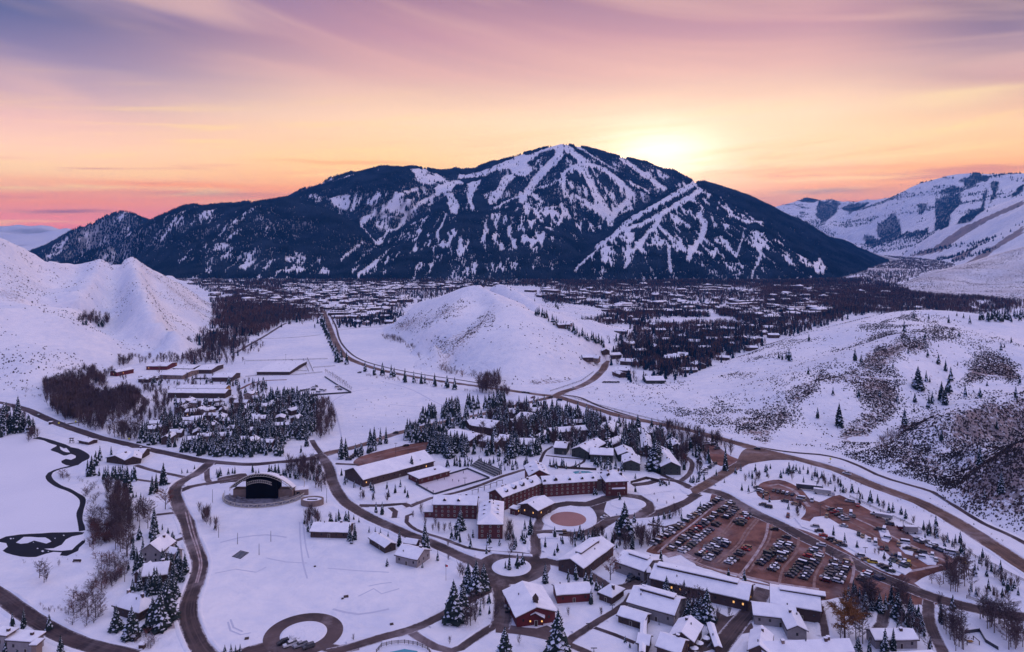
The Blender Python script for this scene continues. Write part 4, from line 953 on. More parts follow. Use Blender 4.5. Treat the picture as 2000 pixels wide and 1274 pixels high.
# ------------------------------------------------------------------ naming by place
ONES = ['', 'first', 'second', 'third', 'fourth', 'fifth', 'sixth', 'seventh', 'eighth', 'ninth', 'tenth', 'eleventh', 'twelfth', 'thirteenth', 'fourteenth', 'fifteenth', 'sixteenth', 'seventeenth', 'eighteenth', 'nineteenth']
TENS = {2: ('twentieth', 'twenty'), 3: ('thirtieth', 'thirty'), 4: ('fortieth', 'forty'), 5: ('fiftieth', 'fifty'), 6: ('sixtieth', 'sixty'), 7: ('seventieth', 'seventy'), 8: ('eightieth', 'eighty'), 9: ('ninetieth', 'ninety')}
def ordinal(n):
    if n < 20: return ONES[n]
    t, o = divmod(n, 10)
    return TENS[t][0] if o == 0 else TENS[t][1]+'-'+ONES[o]
LAND = [('the roundabout', 999, 1108), ('the red-gabled lodge', 1040, 1190), ('the turning circle', 593, 1238), ('the open-air stage', 510, 960), ('the ice rink', 885, 940),
 ('the long brick lodge', 950, 1010), ('the duck pond', 1112, 1015), ('the lodge entrance loop', 1226, 984), ('the recreation hall', 760, 915), ('the conference building', 1150, 1085),
 ('the longest snowy hall', 1380, 1150), ('the bottom-edge roofs', 1560, 1255), ('the golden willow', 1650, 1230), ('the right-hand lane', 1813, 1215), ('the patio fence', 1890, 1250),
 ('the bottom right corner', 1960, 1240), ('the curved rail fence', 1930, 1195), ('the parking lot end', 1800, 1130), ('the trailer lot', 1740, 1060), ('the highway verge', 1700, 975),
 ('the overflow lot', 1560, 960), ('the lot entrance', 1440, 950), ('the upper left lot corner', 1350, 1010), ('the small court', 1240, 1130), ('the highway junction', 1500, 905),
 ('the green chalets', 1250, 890), ('the right-hand chalet', 1320, 900), ('the back row chalets', 1200, 845), ('the central condos', 1000, 850), ('the spruce grove', 850, 850),
 ('the crossroads', 1080, 790), ('the field corner', 735, 865), ('the road junction', 640, 890), ('the roadside cabin', 640, 1040), ('the snowfield cottage', 800, 1095),
 ('the gabled cottage', 300, 1080), ('the middle cottage', 300, 1130), ('the hip-roofed cottage', 260, 1200), ('the bottom left corner', 60, 1250), ('the lower lake shore', 210, 1180),
 ('the lone lakeside lawn', 90, 1120), ('the creek bend', 190, 1010), ('the lakeside pavilion house', 240, 900), ('the red-twigged tree', 320, 975), ('the upper left edge', 20, 840),
 ('the snowy bank above the creek', 190, 950), ('the left woods', 180, 800), ('the village edge', 300, 850), ('the hedge row', 430, 900), ('the village centre', 430, 820),
 ('the yellow-lit inn', 400, 762), ('the arena', 540, 730), ('the storage yard', 610, 765), ('the barns', 350, 725), ('the left hill foot', 230, 715), ('the hill grove', 185, 635),
 ('the highway avenue', 640, 660), ('the roadside row', 780, 745), ('the knoll foot', 900, 735), ('the big bare grove', 955, 760), ('the knoll shoulder', 1100, 615),
 ('the cottages behind the knoll', 1150, 715), ('the woodside homes', 1280, 735), ('the woodside terrace', 1330, 700), ('the ridge foot', 1430, 690), ('the mid valley woods', 1300, 650),
 ('the right valley homes', 1450, 650), ('the commercial row', 1250, 600), ('the far terraces', 1450, 605), ('the town centre', 600, 600), ('the town beyond the knoll', 780, 580),
 ('the left river woods', 480, 620), ('the hillside thicket', 1770, 830), ('the brushy ridge', 1650, 750), ('the upper brushy slope', 1830, 770), ('the hilltop', 1850, 640), ('the hilltop grove', 1960, 625),
 ('the near brushy spur', 1900, 850), ('the lowest brushy spur', 1950, 950), ('the woods at the right', 1850, 600), ('the mountain foot', 1700, 540), ('the bowl below the ridge', 1540, 710),
 ('the lawns by the walk', 900, 1240), ('the lodge lawn', 920, 1070), ('the north lawns', 960, 905), ('the village green', 560, 850), ('the stage lawn', 410, 1010), ('the drive foot', 330, 1240)]
LW = np.array([(u, v) for _, u, v in LAND], float)
THINGS = []
def reg(o, desc, cat, group, x, y, z=0.0): THINGS.append((o, desc, cat, group, px(x, y, z)))
def finish_labels():
    groups = {}
    for o, desc, cat, group, (u, v) in THINGS:
        d = np.hypot(LW[:, 0]-u, (LW[:, 1]-v)*2.0); k = int(np.argmin(d))
        groups.setdefault((desc, k), []).append((u, v, o, cat, group))
    for (desc, k), l in groups.items():
        l.sort(key=lambda t: (t[0], t[1]))
        for i, (u, v, o, cat, group) in enumerate(l):
            s = desc+' by '+LAND[k][0]
            if len(l) > 1: s += ', leftmost' if i == 0 else ', rightmost' if i == len(l)-1 else ', '+ordinal(i+1)+' from the left'
            tag(o, s, cat, group)

# ------------------------------------------------------------------ buildings
def window_mesh(name, frame, pane):
    mb = MB(); mb.box(-0.5, -0.06, -0.5, 0.5, 0.02, 0.5, 0)
    mb.add([(-0.38, -0.075, -0.40), (0.38, -0.075, -0.40), (0.38, -0.075, 0.40), (-0.38, -0.075, 0.40)], [(0, 1, 2, 3)], 1)
    mb.box(-0.03, -0.09, -0.40, 0.03, -0.06, 0.40, 0)
    return mb.mesh(name, [frame, pane])
WIN = {'white': window_mesh('window_white', M_frame, M_glass), 'dark': window_mesh('window_dark', M_wood, M_glass), 'lit': window_mesh('window_lit', M_wood, M_lit)}
def door_mesh():
    mb = MB(); mb.box(-0.6, -0.08, 0, 0.6, 0.02, 2.1, 0); mb.box(-0.45, -0.12, 0.1, 0.45, -0.06, 2.0, 1); return mb.mesh('door', [M_frame, M_wood])
DOOR = door_mesh()
FOOT = []
def in_foot(x, y, pad_=1.0):
    for cx, cy, c, s, l, w_ in FOOT:
        dx, dy = x-cx, y-cy
        if abs(dx*c+dy*s) < l/2+pad_ and abs(-dx*s+dy*c) < w_/2+pad_: return True
    return False
def block(root, cx, cy, L, W, rot, eave, rise, wall=M_brown, hip=False, z0=0.0, oh=0.7, win='dark', rows=1, spacing=3.2, chim=1, lit=0.0, door=True,
          snow=M_rsnow, snow_t=0.35, dormers=(), monitor=None, wins=(0.9, 1.2), ends=True, flat=False, seed=None):
    """walls + roof + snow, ridge along local x; parts go under root"""
    rx, ry, rz0 = root.location
    c, s = math.cos(rot), math.sin(rot)
    FOOT.append((cx, cy, c, s, L, W))
    def W2(x, y): return (cx+x*c-y*s-rx, cy+x*s+y*c-ry)
    l, w_ = L/2-oh, W/2-oh; base = (cx-rx, cy-ry, z0-rz0)
    up = lambda y: rise*(1-abs(y)/(W/2))
    mb = MB()
    ez = eave
    if flat:
        mb.box(-l, -w_, -1.0, l, w_, eave)
    else:
        ye = rise*oh/(W/2)
        hx = (W/2) if hip else 0
        mb.add([(-l,-w_,-1),(l,-w_,-1),(l,w_,-1),(-l,w_,-1),(-l,-w_,ez+ye*0.6),(l,-w_,ez+ye*0.6),(l,w_,ez+ye*0.6),(-l,w_,ez+ye*0.6)],
               [(0,1,5,4),(1,2,6,5),(2,3,7,6),(3,0,4,7)])
        if not hip:
            mb.add([(-l,-w_,ez+ye*0.6),(-l,w_,ez+ye*0.6),(-l,0,ez+rise-0.1)], [(1,0,2)]); mb.add([(l,-w_,ez+ye*0.6),(l,w_,ez+ye*0.6),(l,0,ez+rise-0.1)], [(0,1,2)])
    link('wall', mb.mesh('wall', wall), root, base, rot)
    def roof_mesh(name, m, ins, t0, t1):
        mb = MB(); a, b = L/2-ins, W/2-ins; r = rise*(1-ins*0.0)
        if flat:
            mb.box(-a, -b, ez+t0, a, b, ez+t1)
        elif hip:
            h = min(W/2*0.95, L/2*0.98)
            for (q, rev) in ((t0, True), (t1, False)):
                o = len(mb.v); mb.v += [(-a,-b,ez+q),(a,-b,ez+q),(a,b,ez+q),(-a,b,ez+q),(-(L/2-h),0,ez+r+q),((L/2-h),0,ez+r+q)]
                fs = [(0,1,5,4),(1,2,5),(2,3,4,5),(3,0,4)]
                mb.f += [tuple(i+o for i in (reversed(f) if rev else f)) for f in fs]; mb.mi += [0]*4
            mb.f += [(0,1,7,6),(1,2,8,7),(2,3,9,8),(3,0,6,9)]; mb.mi += [0]*4
        else:
            n = max(1, int(L/3)) if t1 > 0.3 else 1
            xs = [-a+2*a*i/n for i in range(n+1)]
            for sg in (-1, 1):
                o = len(mb.v)
                for x in xs:
                    jt = (R()-0.5)*0.10 if t1 > 0.3 else 0; je = (R()-0.5)*0.22 if t1 > 0.3 else 0
                    bb = b+je-0.05; ze = ez+rise*(1-bb/(W/2))
                    mb.v += [(x, sg*bb, ze+t0), (x, sg*bb, ze+t1+jt), (x, sg*b*0.5, ez+rise*(1-b*0.5/(W/2))+t1+jt), (x, 0, ez+r+t1+0.02), (x, 0, ez+r+t0)]
                for i in range(n):
                    p, q = o+5*i, o+5*i+5
                    fs = [(p, q, q+1, p+1), (p+1, q+1, q+2, p+2), (p+2, q+2, q+3, p+3), (q, p, p+4, q+4)]
                    if sg > 0: fs = [tuple(reversed(f)) for f in fs]
                    mb.f += fs; mb.mi += [0]*4
                for p in (o, o+5*n): mb.f.append((p, p+1, p+2, p+3, p+4)); mb.mi.append(0)
        return mb.mesh(name, m)
    rf = link('roof', roof_mesh('roof', M_wood, 0.0, -0.12, 0.14), root, base, rot)
    link('roof_snow', roof_mesh('roof_snow', snow, 0.16, 0.143, 0.14+snow_t), rf)
    # windows
    def put_win(lx, ly, z, face):
        X, Y2 = W2(lx, ly)
        k = 'lit' if R() < lit*0.7 else win
        link('window', WIN[k], root, (X, Y2, z0-rz0+z), rot+face, (wins[0], 1.0, wins[1]))
    flh = (eave-0.4)/max(1, rows)
    if rows:
        for r in range(rows):
            z = 0.4+flh*(r+0.55)
            n = max(1, int((2*l-1.5)/spacing))
            for i in range(n):
                lx = -l+(i+0.5)*2*l/n
                if door and r == 0 and i == n//2: continue
                put_win(lx, -w_-0.01, z, 0)
            if ends:
                n = max(1, int((2*w_-1.5)/spacing))
                for sg in (-1, 1):
                    for i in range(n): put_win(sg*(l+0.01), -w_+(i+0.5)*2*w_/n, z, sg*math.pi/2)
    if door:
        n = max(1, int((2*l-1.5)/spacing)); X, Y2 = W2(-l+(n//2+0.5)*2*l/n, -w_-0.01); link('door', DOOR, root, (X, Y2, z0-rz0), rot)
    for i in range(chim):
        lx = l*(0.55 if i % 2 == 0 else -0.6)*U(0.7, 1.1); ly = W*U(-0.12, 0.12)
        zb = ez+(0 if flat else up(ly)); mb = MB(); mb.box(-0.55, -0.45, -0.6, 0.55, 0.45, 1.5, 0); mb.box(-0.65, -0.55, 1.5, 0.65, 0.55, 1.72, 1)
        X, Y2 = W2(lx, ly); link('chimney', mb.mesh('chimney', [M_tan if i % 2 else M_brown, snow]), root, (X, Y2, z0-rz0+zb), rot)
    if L > 13 and not flat:
        for i in range(int(L/9)):
            lx, ly = U(-.8, .8)*l, U(-.35, .35)*W; mb = MB(); mb.tube((0, 0, -.3), (0, 0, .75), .2, .2, 6); mb.tube((0, 0, .75), (0, 0, .95), .34, .2, 6)
            X, Y2 = W2(lx, ly); link('roof_vent', mb.mesh('roof_vent', M_dsteel), root, (X, Y2, z0-rz0+ez+up(ly)+.3), rot)
    for (lx, ly, k) in dormers:      # little gabled dormers, k = size
        sg = -1 if ly < 0 else 1; zb = ez+up(ly); k *= 1.3
        mb = MB(); d = 1.6*k; mb.box(-0.8*k, -0.2, -0.9, 0.8*k, d, 0.9*k, 0)
        mb.add([(-0.8*k,-0.2,0.9*k),(0.8*k,-0.2,0.9*k),(0,-0.2,1.6*k)], [(0,1,2)], 0)
        mb.add([(-1.0*k,-0.5,0.8*k),(0,-0.5,1.7*k),(0,d+0.8,1.7*k),(-1.0*k,d+0.8,0.8*k)], [(0,1,2,3)], 1); mb.add([(1.0*k,-0.5,0.8*k),(0,-0.5,1.7*k),(0,d+0.8,1.7*k),(1.0*k,d+0.8,0.8*k)], [(3,2,1,0)], 1)
        mb.add([(-0.5*k,-0.23,-0.1),(0.5*k,-0.23,-0.1),(0.5*k,-0.23,0.8*k),(-0.5*k,-0.23,0.8*k)], [(0,1,2,3)], 2)
        X, Y2 = W2(lx, ly); link('dormer', mb.mesh('dormer', [M_wood, snow, M_glass]), root, (X, Y2, z0-rz0+zb+0.3), rot+(0 if sg < 0 else math.pi))
    if monitor:       # raised strip along the ridge: (x0, x1, width, height)
        a, b, ww, hh = monitor; mb = MB(); mb.box(a, -ww/2, rise*0.7, b, ww/2, rise+hh, 0); mb.box(a-0.2, -ww/2-0.25, rise+hh, b+0.2, ww/2+0.25, rise+hh+0.35, 1)
        link('roof_monitor', mb.mesh('roof_monitor', [M_wood, snow]), root, (base[0], base[1], base[2]+ez), rot)
    return W2
def frame_from(A, B, C, eave, z0=0.0, width=None):
    a = Vector((*P(*A, eave+z0), 0)); b = Vector((*P(*B, eave+z0), 0))
    ex = (b-a); L = ex.length; ex /= L; ey = Vector((-ex.y, ex.x, 0))
    if width is None:
        c = Vector((*P(*C, eave+z0), 0)); W = (c-b).dot(ey)
        if W < 0: W = -W
    else: W = width
    ctr = a+ex*(L/2)+ey*(W/2)
    return ctr.x, ctr.y, L, W, math.atan2(ex.y, ex.x)
def new_root(name, x, y, label=None, cat=None, group=None, z=0.0):
    r = bpy.data.objects.new(name, None); r.empty_display_size = 1; col.objects.link(r); r.location = (x, y, z); return tag(r, label, cat, group)
def building(name, label, A, B, C, eave=4.0, ridge='x', rise=None, cat='building', root=None, width=None, z0=0.0, group=None, **kw):
    cx, cy, L, W, rot = frame_from(A, B, C, eave, z0, width)
    if root is None: root = new_root(name, cx, cy, label, cat, group, z0)
    if ridge == 'y': L, W = W, L; rot += math.pi/2
    if rise is None: rise = W*0.20
    block(root, cx, cy, L, W, rot, eave, rise, z0=z0, **kw)
    return root

c2 = lambda c, x, y: Q(c, [(x, y)])[0]
# --- the long brick lodge: one thing, several wings
x0, y0 = P(960, 1040)
lodge = new_root('lodge', x0, y0+8, 'long angled red brick lodge with snowy dormered roofs behind the roundabout', 'hotel')
E0 = 7.6
building('', None, (843,987), (932,989), None, E0, width=13, root=lodge, wall=M_brick, win='white', rows=3, spacing=3.1, chim=1, door=False, rise=3.2, dormers=[(-6,-4.0,.8),(2,-4.0,.8)], wins=(1.0,1.2))
building('', None, (826,1001), (852,1001), None, 3.2, width=10, root=lodge, wall=M_brick, win='white', rows=1, spacing=3, chim=0, door=False, flat=True)
building('', None, (931,1026), (984,1026), (982,981), E0, 'y', root=lodge, wall=M_brick, win='white', rows=3, spacing=3.6, chim=1, door=False, rise=3.6, hip=True,
         dormers=[(-6,-4,.75),(0,-4,.75),(6,-4,.75),(-6,4,.75),(0,4,.75),(6,4,.75)], wins=(1.1,1.25))
building('', None, (982,974), (1062,944), None, E0, width=13, root=lodge, wall=M_brick, win='white', rows=3, spacing=3.1, chim=2, door=False, rise=3.4, dormers=[(-12,-4,.9),(-5,-4,1.2),(2,-4,1.2),(10,-4,.9)], wins=(1.0,1.2))
building('', None, (1060,948), (1168,941), None, E0, width=12, root=lodge, wall=M_brick, win='white', rows=3, spacing=3.1, chim=1, door=False, rise=3.2, dormers=[(-16,-4,.8),(-9,-4,1.1),(0,-4,.8),(8,-4,.8),(15,-4,.8)], wins=(1.0,1.2))
building('', None, (1032,931), (1075,929), (1070,909), E0+1.2, 'y', root=lodge, wall=M_brick, win='white', rows=3, spacing=3.3, chim=1, door=False, rise=3.6, dormers=[(-5,-4,.8),(0,-4,.8),(5,-4,.8),(-5,4,.8),(3,4,.8)])
building('', None, (1182,943), (1228,941), (1223,921), E0+1.0, 'x', root=lodge, wall=M_brick, win='white', rows=3, spacing=3.3, chim=2, door=False, rise=4.2, hip=True, dormers=[(-4,-4,.8),(4,-4,.8)])
building('', None, (1165,938), (1184,937), None, E0-0.5, width=10, root=lodge, wall=M_tan, win='white', rows=3, spacing=3.3, chim=1, door=False, rise=2.0)
building('', None, (1195,957), (1222,956), (1221,950), 4.0, 'x', root=lodge, wall=M_brick, win='lit', rows=1, spacing=3, chim=0, door=True, rise=1.6)
building('', None, (1009,987), (1051,1000), (1087,984), 5.2, 'y', root=lodge, wall=M_brown, win='lit', rows=1, spacing=5, chim=0, door=True, rise=2.6, oh=1.6)
building('', None, (993,993), (1010,997), (1016,990), 3.4, 'x', root=lodge, wall=M_brick, win='lit', rows=1, spacing=3, chim=0, door=True, flat=True)

# --- buildings round it
b = building('gabled_lodge', 'wide snow-roofed lodge with a dark red gable and entry porch below the roundabout', (1005.5,1209), (1091.5,1197), (1079.5,1142.5), 4.3, 'y', rise=3.2, wall=M_redwall, win='dark', rows=1, spacing=5, chim=0, door=False, oh=1.2)
x, y = P(1047, 1223); r0 = b.location
block(b, x, y+3.0, 6.0, 8.0, math.pi/2-0.12, 3.0, 2.0, wall=M_redwall, rows=0, chim=0, door=False, oh=0.8)
for dx in (-3.2, 3.2): link('porch_lamp', WIN['lit'], b, (x+dx*0.75-r0.x, y-0.35-r0.y, 2.2), 0, (0.8, 1, 0.9))
link('porch_door', DOOR, b, (x-r0.x, y-0.3-r0.y, 0), 0, 1.2)
mb = MB(); mb.box(-1, -1, -1.5, 1, 1, 1.4, 0); mb.add([(-1.3,-1.3,1.4),(1.3,-1.3,1.4),(1.3,1.3,1.4),(-1.3,1.3,1.4),(0,0,3.8)], [(0,1,4),(1,2,4),(2,3,4),(3,0,4)], 0); mb.box(-0.4,-0.4,2.6,0.4,0.4,2.9,1)
x, y = P(1046, 1172, 8.5); link('cupola', mb.mesh('cupola', [M_wood, M_rsnow]), b, (x-r0.x, y-r0.y, 7.6))
building('long_hall', 'long low snow-roofed hall joined to the right side of the red-gabled lodge', (1086,1165), (1158,1160), (1153,1137), 3.6, 'x', rise=2.0, wall=M_redwall, rows=1, spacing=4, chim=0, lit=0.1)
building('cottage', 'small square hip-roofed cottage among shrubs right of the long low hall', (1166,1158), (1196,1170), (1224,1152), 3.0, 'x', rise=2.8, hip=True, wall=M_brown, rows=1, chim=1, lit=0.3)
building('conference_hall', 'big snow-roofed conference building with a raised roof strip below the duck pond', (1087,1096), (1140,1113), (1205,1068), 4.6, 'y', rise=2.8, wall=M_brown, rows=1, spacing=4, chim=1, lit=0.08, monitor=(-8,10,3.2,0.8), door=False)
building('hall', 'snow-roofed hall behind the red-twigged tree, left of the parking lot', (1198,1098), (1259,1119), (1284,1092), 4.6, 'x', rise=2.6, wall=M_cream, rows=1, spacing=4, chim=0, lit=0.05, monitor=(-4,6,3.0,0.7))
mb = None
building('clock_tower', 'small dark-roofed turret between the two long halls', (1262,1120), (1274,1121), (1274,1113), 5.5, 'x', rise=2.2, wall=M_cream, rows=1, spacing=2, chim=0, door=False, cat='tower', hip=True, oh=0.5)
building('long_hall', 'longest snow-roofed hall along the bottom edge of the parking lot', (1267,1131), (1463,1176), (1490,1145), 4.4, 'x', rise=3.2, wall=M_brown, rows=1, spacing=3.6, chim=0, lit=0.25, monitor=(-20,16,3.6,0.7), door=False)
building('hall', 'wide snow-roofed hall with a chimney below the longest hall', (1222,1177), (1318,1205), (1336,1168), 4.6, 'x', rise=3.4, wall=M_cream, rows=1, spacing=4, chim=2, lit=0.1, monitor=(-7,8,3.2,0.8))
building('shed', 'long dark-walled shed on the lawn in front of the wide hall', (1203,1203), (1258,1220), (1278,1202), 2.8, 'x', rise=1.8, wall=M_wood, rows=1, spacing=3, chim=0, cat='shed')
building('shop', 'L-shaped snow-roofed shop with cream walls and lit front', (1470,1203), (1560,1213), (1590,1189), 3.8, 'x', rise=2.6, wall=M_cream, rows=1, spacing=3.5, chim=0, lit=0.25)
b = bpy.context.scene.objects.get('shop')
building('', None, (1536,1232), (1580,1235), (1589,1200), 3.8, 'y', rise=2.0, root=b, wall=M_cream, rows=1, chim=1, door=False)
building('hall', 'snow-roofed hall behind the L-shaped shop, at the lot entrance', (1503,1180), (1606,1197), (1622,1160), 5.0, 'x', rise=3.0, wall=M_brown, rows=1, spacing=4, chim=0, monitor=(-6,12,3.4,0.6))
building('shop', 'dark-beamed shop with lit windows beside the umbrella terrace', (1304,1243), (1357,1258), (1377,1224), 4.0, 'y', rise=2.8, wall=M_brown, rows=1, spacing=3, chim=1, lit=0.4)
building('shop', 'snow-roofed shop at the bottom edge left of the umbrella terrace', (1278,1264), (1330,1281), (1353,1254), 4.0, 'x', rise=2.8, wall=M_brown, rows=1, spacing=3, chim=1, lit=0.2)
building('covered_walkway', 'long thin snow-covered walkway roof slanting up from the bottom edge', (1246,1276), (1262,1278), (1322,1212), 2.8, 'y', rise=0.7, wall=M_wood, rows=0, chim=0, door=False, oh=0.9, cat='walkway')
building('covered_walkway', 'thin snow-covered walkway roof right of the umbrella terrace', (1394,1266), (1412,1267), (1455,1223), 2.8, 'y', rise=0.7, wall=M_wood, rows=0, chim=0, door=False, oh=0.9, cat='walkway')
building('cottage', 'small snowy-roofed cottage at the left end of the walkway', (1241,1258), (1269,1264), (1285,1245), 3.0, 'x', rise=2.0, wall=M_brown, rows=1, chim=0, lit=0.2)
building('shop', 'broad snow-roofed shop cut by the bottom edge, below the L-shaped shop', (1458,1272), (1508,1283), (1530,1246), 4.0, 'y', rise=3.0, wall=M_brown, rows=1, chim=1)
building('long_hall', 'long snow-roofed row along the bottom edge, below the willow', (1490,1284), (1672,1277), (1664,1251), 3.6, 'x', rise=3.0, wall=M_brown, rows=1, chim=3)
building('bungalow', 'low snow-roofed bungalow under big spruces near the bottom right', (1709,1253), (1797,1252), (1797,1228), 3.4, 'x', rise=2.0, wall=M_cream, rows=1, chim=1, cat='house')
building('bungalow', 'flat snow roof at the bottom edge below the bungalow', (1740,1292), (1838,1286), (1834,1270), 3.0, 'x', flat=True, wall=M_brown, rows=0, chim=0, cat='house', door=False)
building('recreation_hall', 'huge low-pitched recreation hall with dark wood end wall above the rink', (709,939), (850,901.5), None, 4.6, 'x', width=25, rise=5.0, wall=M_brown, rows=1, spacing=4, chim=0, lit=0.12, snow_t=0.3)
building('pool_house', 'flat snow-roofed terracotta-walled building beside the ice rink', (818,936.5), (881,920), (856,910), 3.6, 'x', flat=True, wall=M_brick, win='white', rows=1, spacing=4, chim=1)
building('cottage', 'gabled cottage with dark skylights, topmost of the cottages by the drive', (270,1079), (315,1081), (310,1057), 5.5, 'y', rise=4.2, wall=M_cream, rows=2, chim=1)
b = bpy.context.scene.objects.get('cottage.002') or bpy.context.scene.objects['cottage']
building('', None, (313,1079), (340,1085), (334,1069), 3.6, 'x', rise=1.8, root=b, wall=M_cream, rows=1, chim=0, door=False)
building('cottage', 'long snow-roofed cottage with a brown gable, middle one by the drive', (274,1130), (328,1124), (322,1105), 4.5, 'x', rise=4.0, wall=M_brown, rows=1, chim=1)
building('cottage', 'low side wing roof left of the middle cottage', (258,1125), (275,1126), (281,1104), 3.6, 'y', rise=2.0, wall=M_brown, rows=1, chim=0, door=False)
building('cottage', 'hip-roofed snowy cottage half hidden by big spruces, lowest by the drive', (217,1184), (271,1200), (297,1174), 3.6, 'x', rise=4.0, hip=True, wall=M_wood, rows=1, chim=2)
building('pavilion_house', 'double-gabled snow-roofed house at the head of the lake', (205,895), (243,900), (238,886), 3.2, 'y', rise=2.4, wall=M_wood, rows=1, chim=1, cat='house')
b = bpy.context.scene.objects['pavilion_house']
building('', None, (242,901), (277,897), (268,886), 3.2, 'y', rise=2.4, root=b, wall=M_wood, rows=1, chim=0, door=False)
building('', None, (226,887), (280,887), (276,878), 3.4, 'x', rise=2.2, root=b, wall=M_wood, rows=0, chim=1, door=False)
building('modern_house', 'white flat-roofed modern house in the bottom left corner', (8,1252), (62,1256), (66,1233), 5.0, 'x', flat=True, wall=M_cream, win='dark', rows=1, chim=1, cat='house')
b = bpy.context.scene.objects['modern_house']
building('', None, (-20,1240), (12,1244), (14,1225), 6.5, 'x', flat=True, root=b, wall=M_cream, rows=1, chim=1, door=False)
building('', None, (55,1262), (72,1262), (72,1248), 5.5, 'x', flat=True, root=b, wall=M_tan, rows=0, chim=0, door=False)
building('cabin', 'snow-roofed cabin with a dark gable porch at the top of the snowfield', (603,1040), (680,1042), (682,1022), 3.0, 'x', rise=2.4, wall=M_brown, rows=1, chim=1, cat='cabin')
b = bpy.context.scene.objects['cabin']; x, y = P(657, 1048)
block(b, x, y+2.5, 5, 7.5, math.pi/2, 2.4, 1.8, wall=M_wood, rows=0, chim=0, door=False)
building('cottage', 'low slant-roofed cottage beside the curving road above the snowfield', (718,1051), (751,1072), (768,1058), 2.8, 'x', rise=1.8, wall=M_wood, rows=1, chim=0)
building('cottage', 'gabled snowy cottage with porch at the right edge of the snowfield', (769,1085), (815,1096), (834,1073), 3.8, 'x', rise=2.8, wall=M_cream, rows=1, chim=1)
building('garage', 'small snow-roofed garage beside the curving road', (787,1062), (813,1066), (818,1056), 2.6, 'x', rise=1.6, wall=M_brown, rows=0, chim=0, cat='garage')
building('shed', 'little boarded shed on the lake bank above the road', (151,861), (173,865), (174,856), 2.0, 'x', rise=1.0, wall=M_brown, rows=0, chim=0, cat='shed', door=True)

GC = 'green chalets above the lodge'
for i, (A, B, C, ev, rd, ri, lab) in enumerate([
 ((1213,906),(1252,908),(1255,892),4.6,'y',2.6,'green gabled chalet, lowest of the pair nearest the lodge'), ((1206,890),(1243,890),(1246,876),4.6,'y',2.6,'green gabled chalet just behind the lowest one'),
 ((1151,889),(1199,891),(1203,877),5.2,'x',2.6,'long green chalet behind the lodge pool'), ((1114,878),(1150,885),(1154,861),5.2,'y',3.0,'big green chalet with a broad snowy gable'),
 ((1080,875),(1107,877),(1109,864),4.8,'x',2.2,'small green chalet left of the broad-gabled one'), ((1290,913),(1332,913),(1329,880),5.4,'y',3.4,'tall green chalet with four chimneys, nearest the service drive'),
 ((1309,874),(1336,874),(1342,862),4.6,'y',2.4,'green chalet behind the tall four-chimney one'), ((1252,876),(1276,877),(1280,852),5.0,'y',2.6,'narrow green chalet behind the big dark spruces'),
 ((1250,847),(1285,846),(1284,836),4.6,'x',2.0,'pale-roofed chalet topmost on the right, near the highway'), ((1175,865),(1198,870),(1212,855),5.0,'y',2.6,'green chalet with a double chimney in the middle row'),
 ((1077,847),(1149,841),(1147,831),4.6,'x',2.2,'long thin chalet row in the back trees'), ((1165,843),(1200,846),(1204,829),4.8,'y',2.6,'snowy chalet at the back below the highway')]):
    building('chalet', lab, A, B, C, ev, rd, ri, cat='chalet', group=GC, wall=M_green, rows=2, spacing=3.4, chim=3 if i == 5 else 2, lit=0.05, win='dark')
CG = 'brown condos among the spruces'
for (A, B, C, ev, rd, ri, lab) in [((934,862),(969,868),(968,855),4.6,'x',2.6,'brown condo with three roof peaks, left one'), ((971,861),(992,862),(993,850),4.6,'x',2.4,'brown condo in the middle of the clearing'),
 ((1003,869),(1048,870),(1047,857),4.2,'x',2.2,'flat-looking snowy condo right of the tall spruce'), ((862,851),(917,863),(931,846),4.6,'x',2.6,'long condo with a broad snowy slope at the grove edge'),
 ((919,832),(962,838),(977,823),6.0,'x',3.4,'tall brown condo with a stepped snowy roof'), ((1003,817),(1030,821),(1037,807),5.0,'x',2.6,'condo with a dark-lined roof near the crossroads'),
 ((1003,828),(1042,823),(1042,814),4.0,'x',2.0,'low condo below the dark-lined one'), ((985,806),(1005,809),(1010,800),4.6,'x',2.0,'small condo by the road at the grove top'),
 ((1038,805),(1056,805),(1057,797),4.0,'x',2.0,'little snow-roofed condo just below the crossroads'), ((1040,855),(1054,857),(1055,844),4.0,'y',2.0,'small gabled condo among the tall spruces'), ((917,831),(945,828),(943,818),4.4,'x',2.2,'pale condo wing at the left of the tall one'), ((1112,828),(1150,826),(1148,819),3.6,'x',1.6,'rust-walled low building in the back trees')]:
    building('condo', lab, A, B, C, ev, rd, ri, cat='condo', group=CG, wall=M_brown if 'rust' not in lab else M_brick, rows=2 if ev > 4.3 else 1, spacing=3.4, chim=1, lit=0.06)
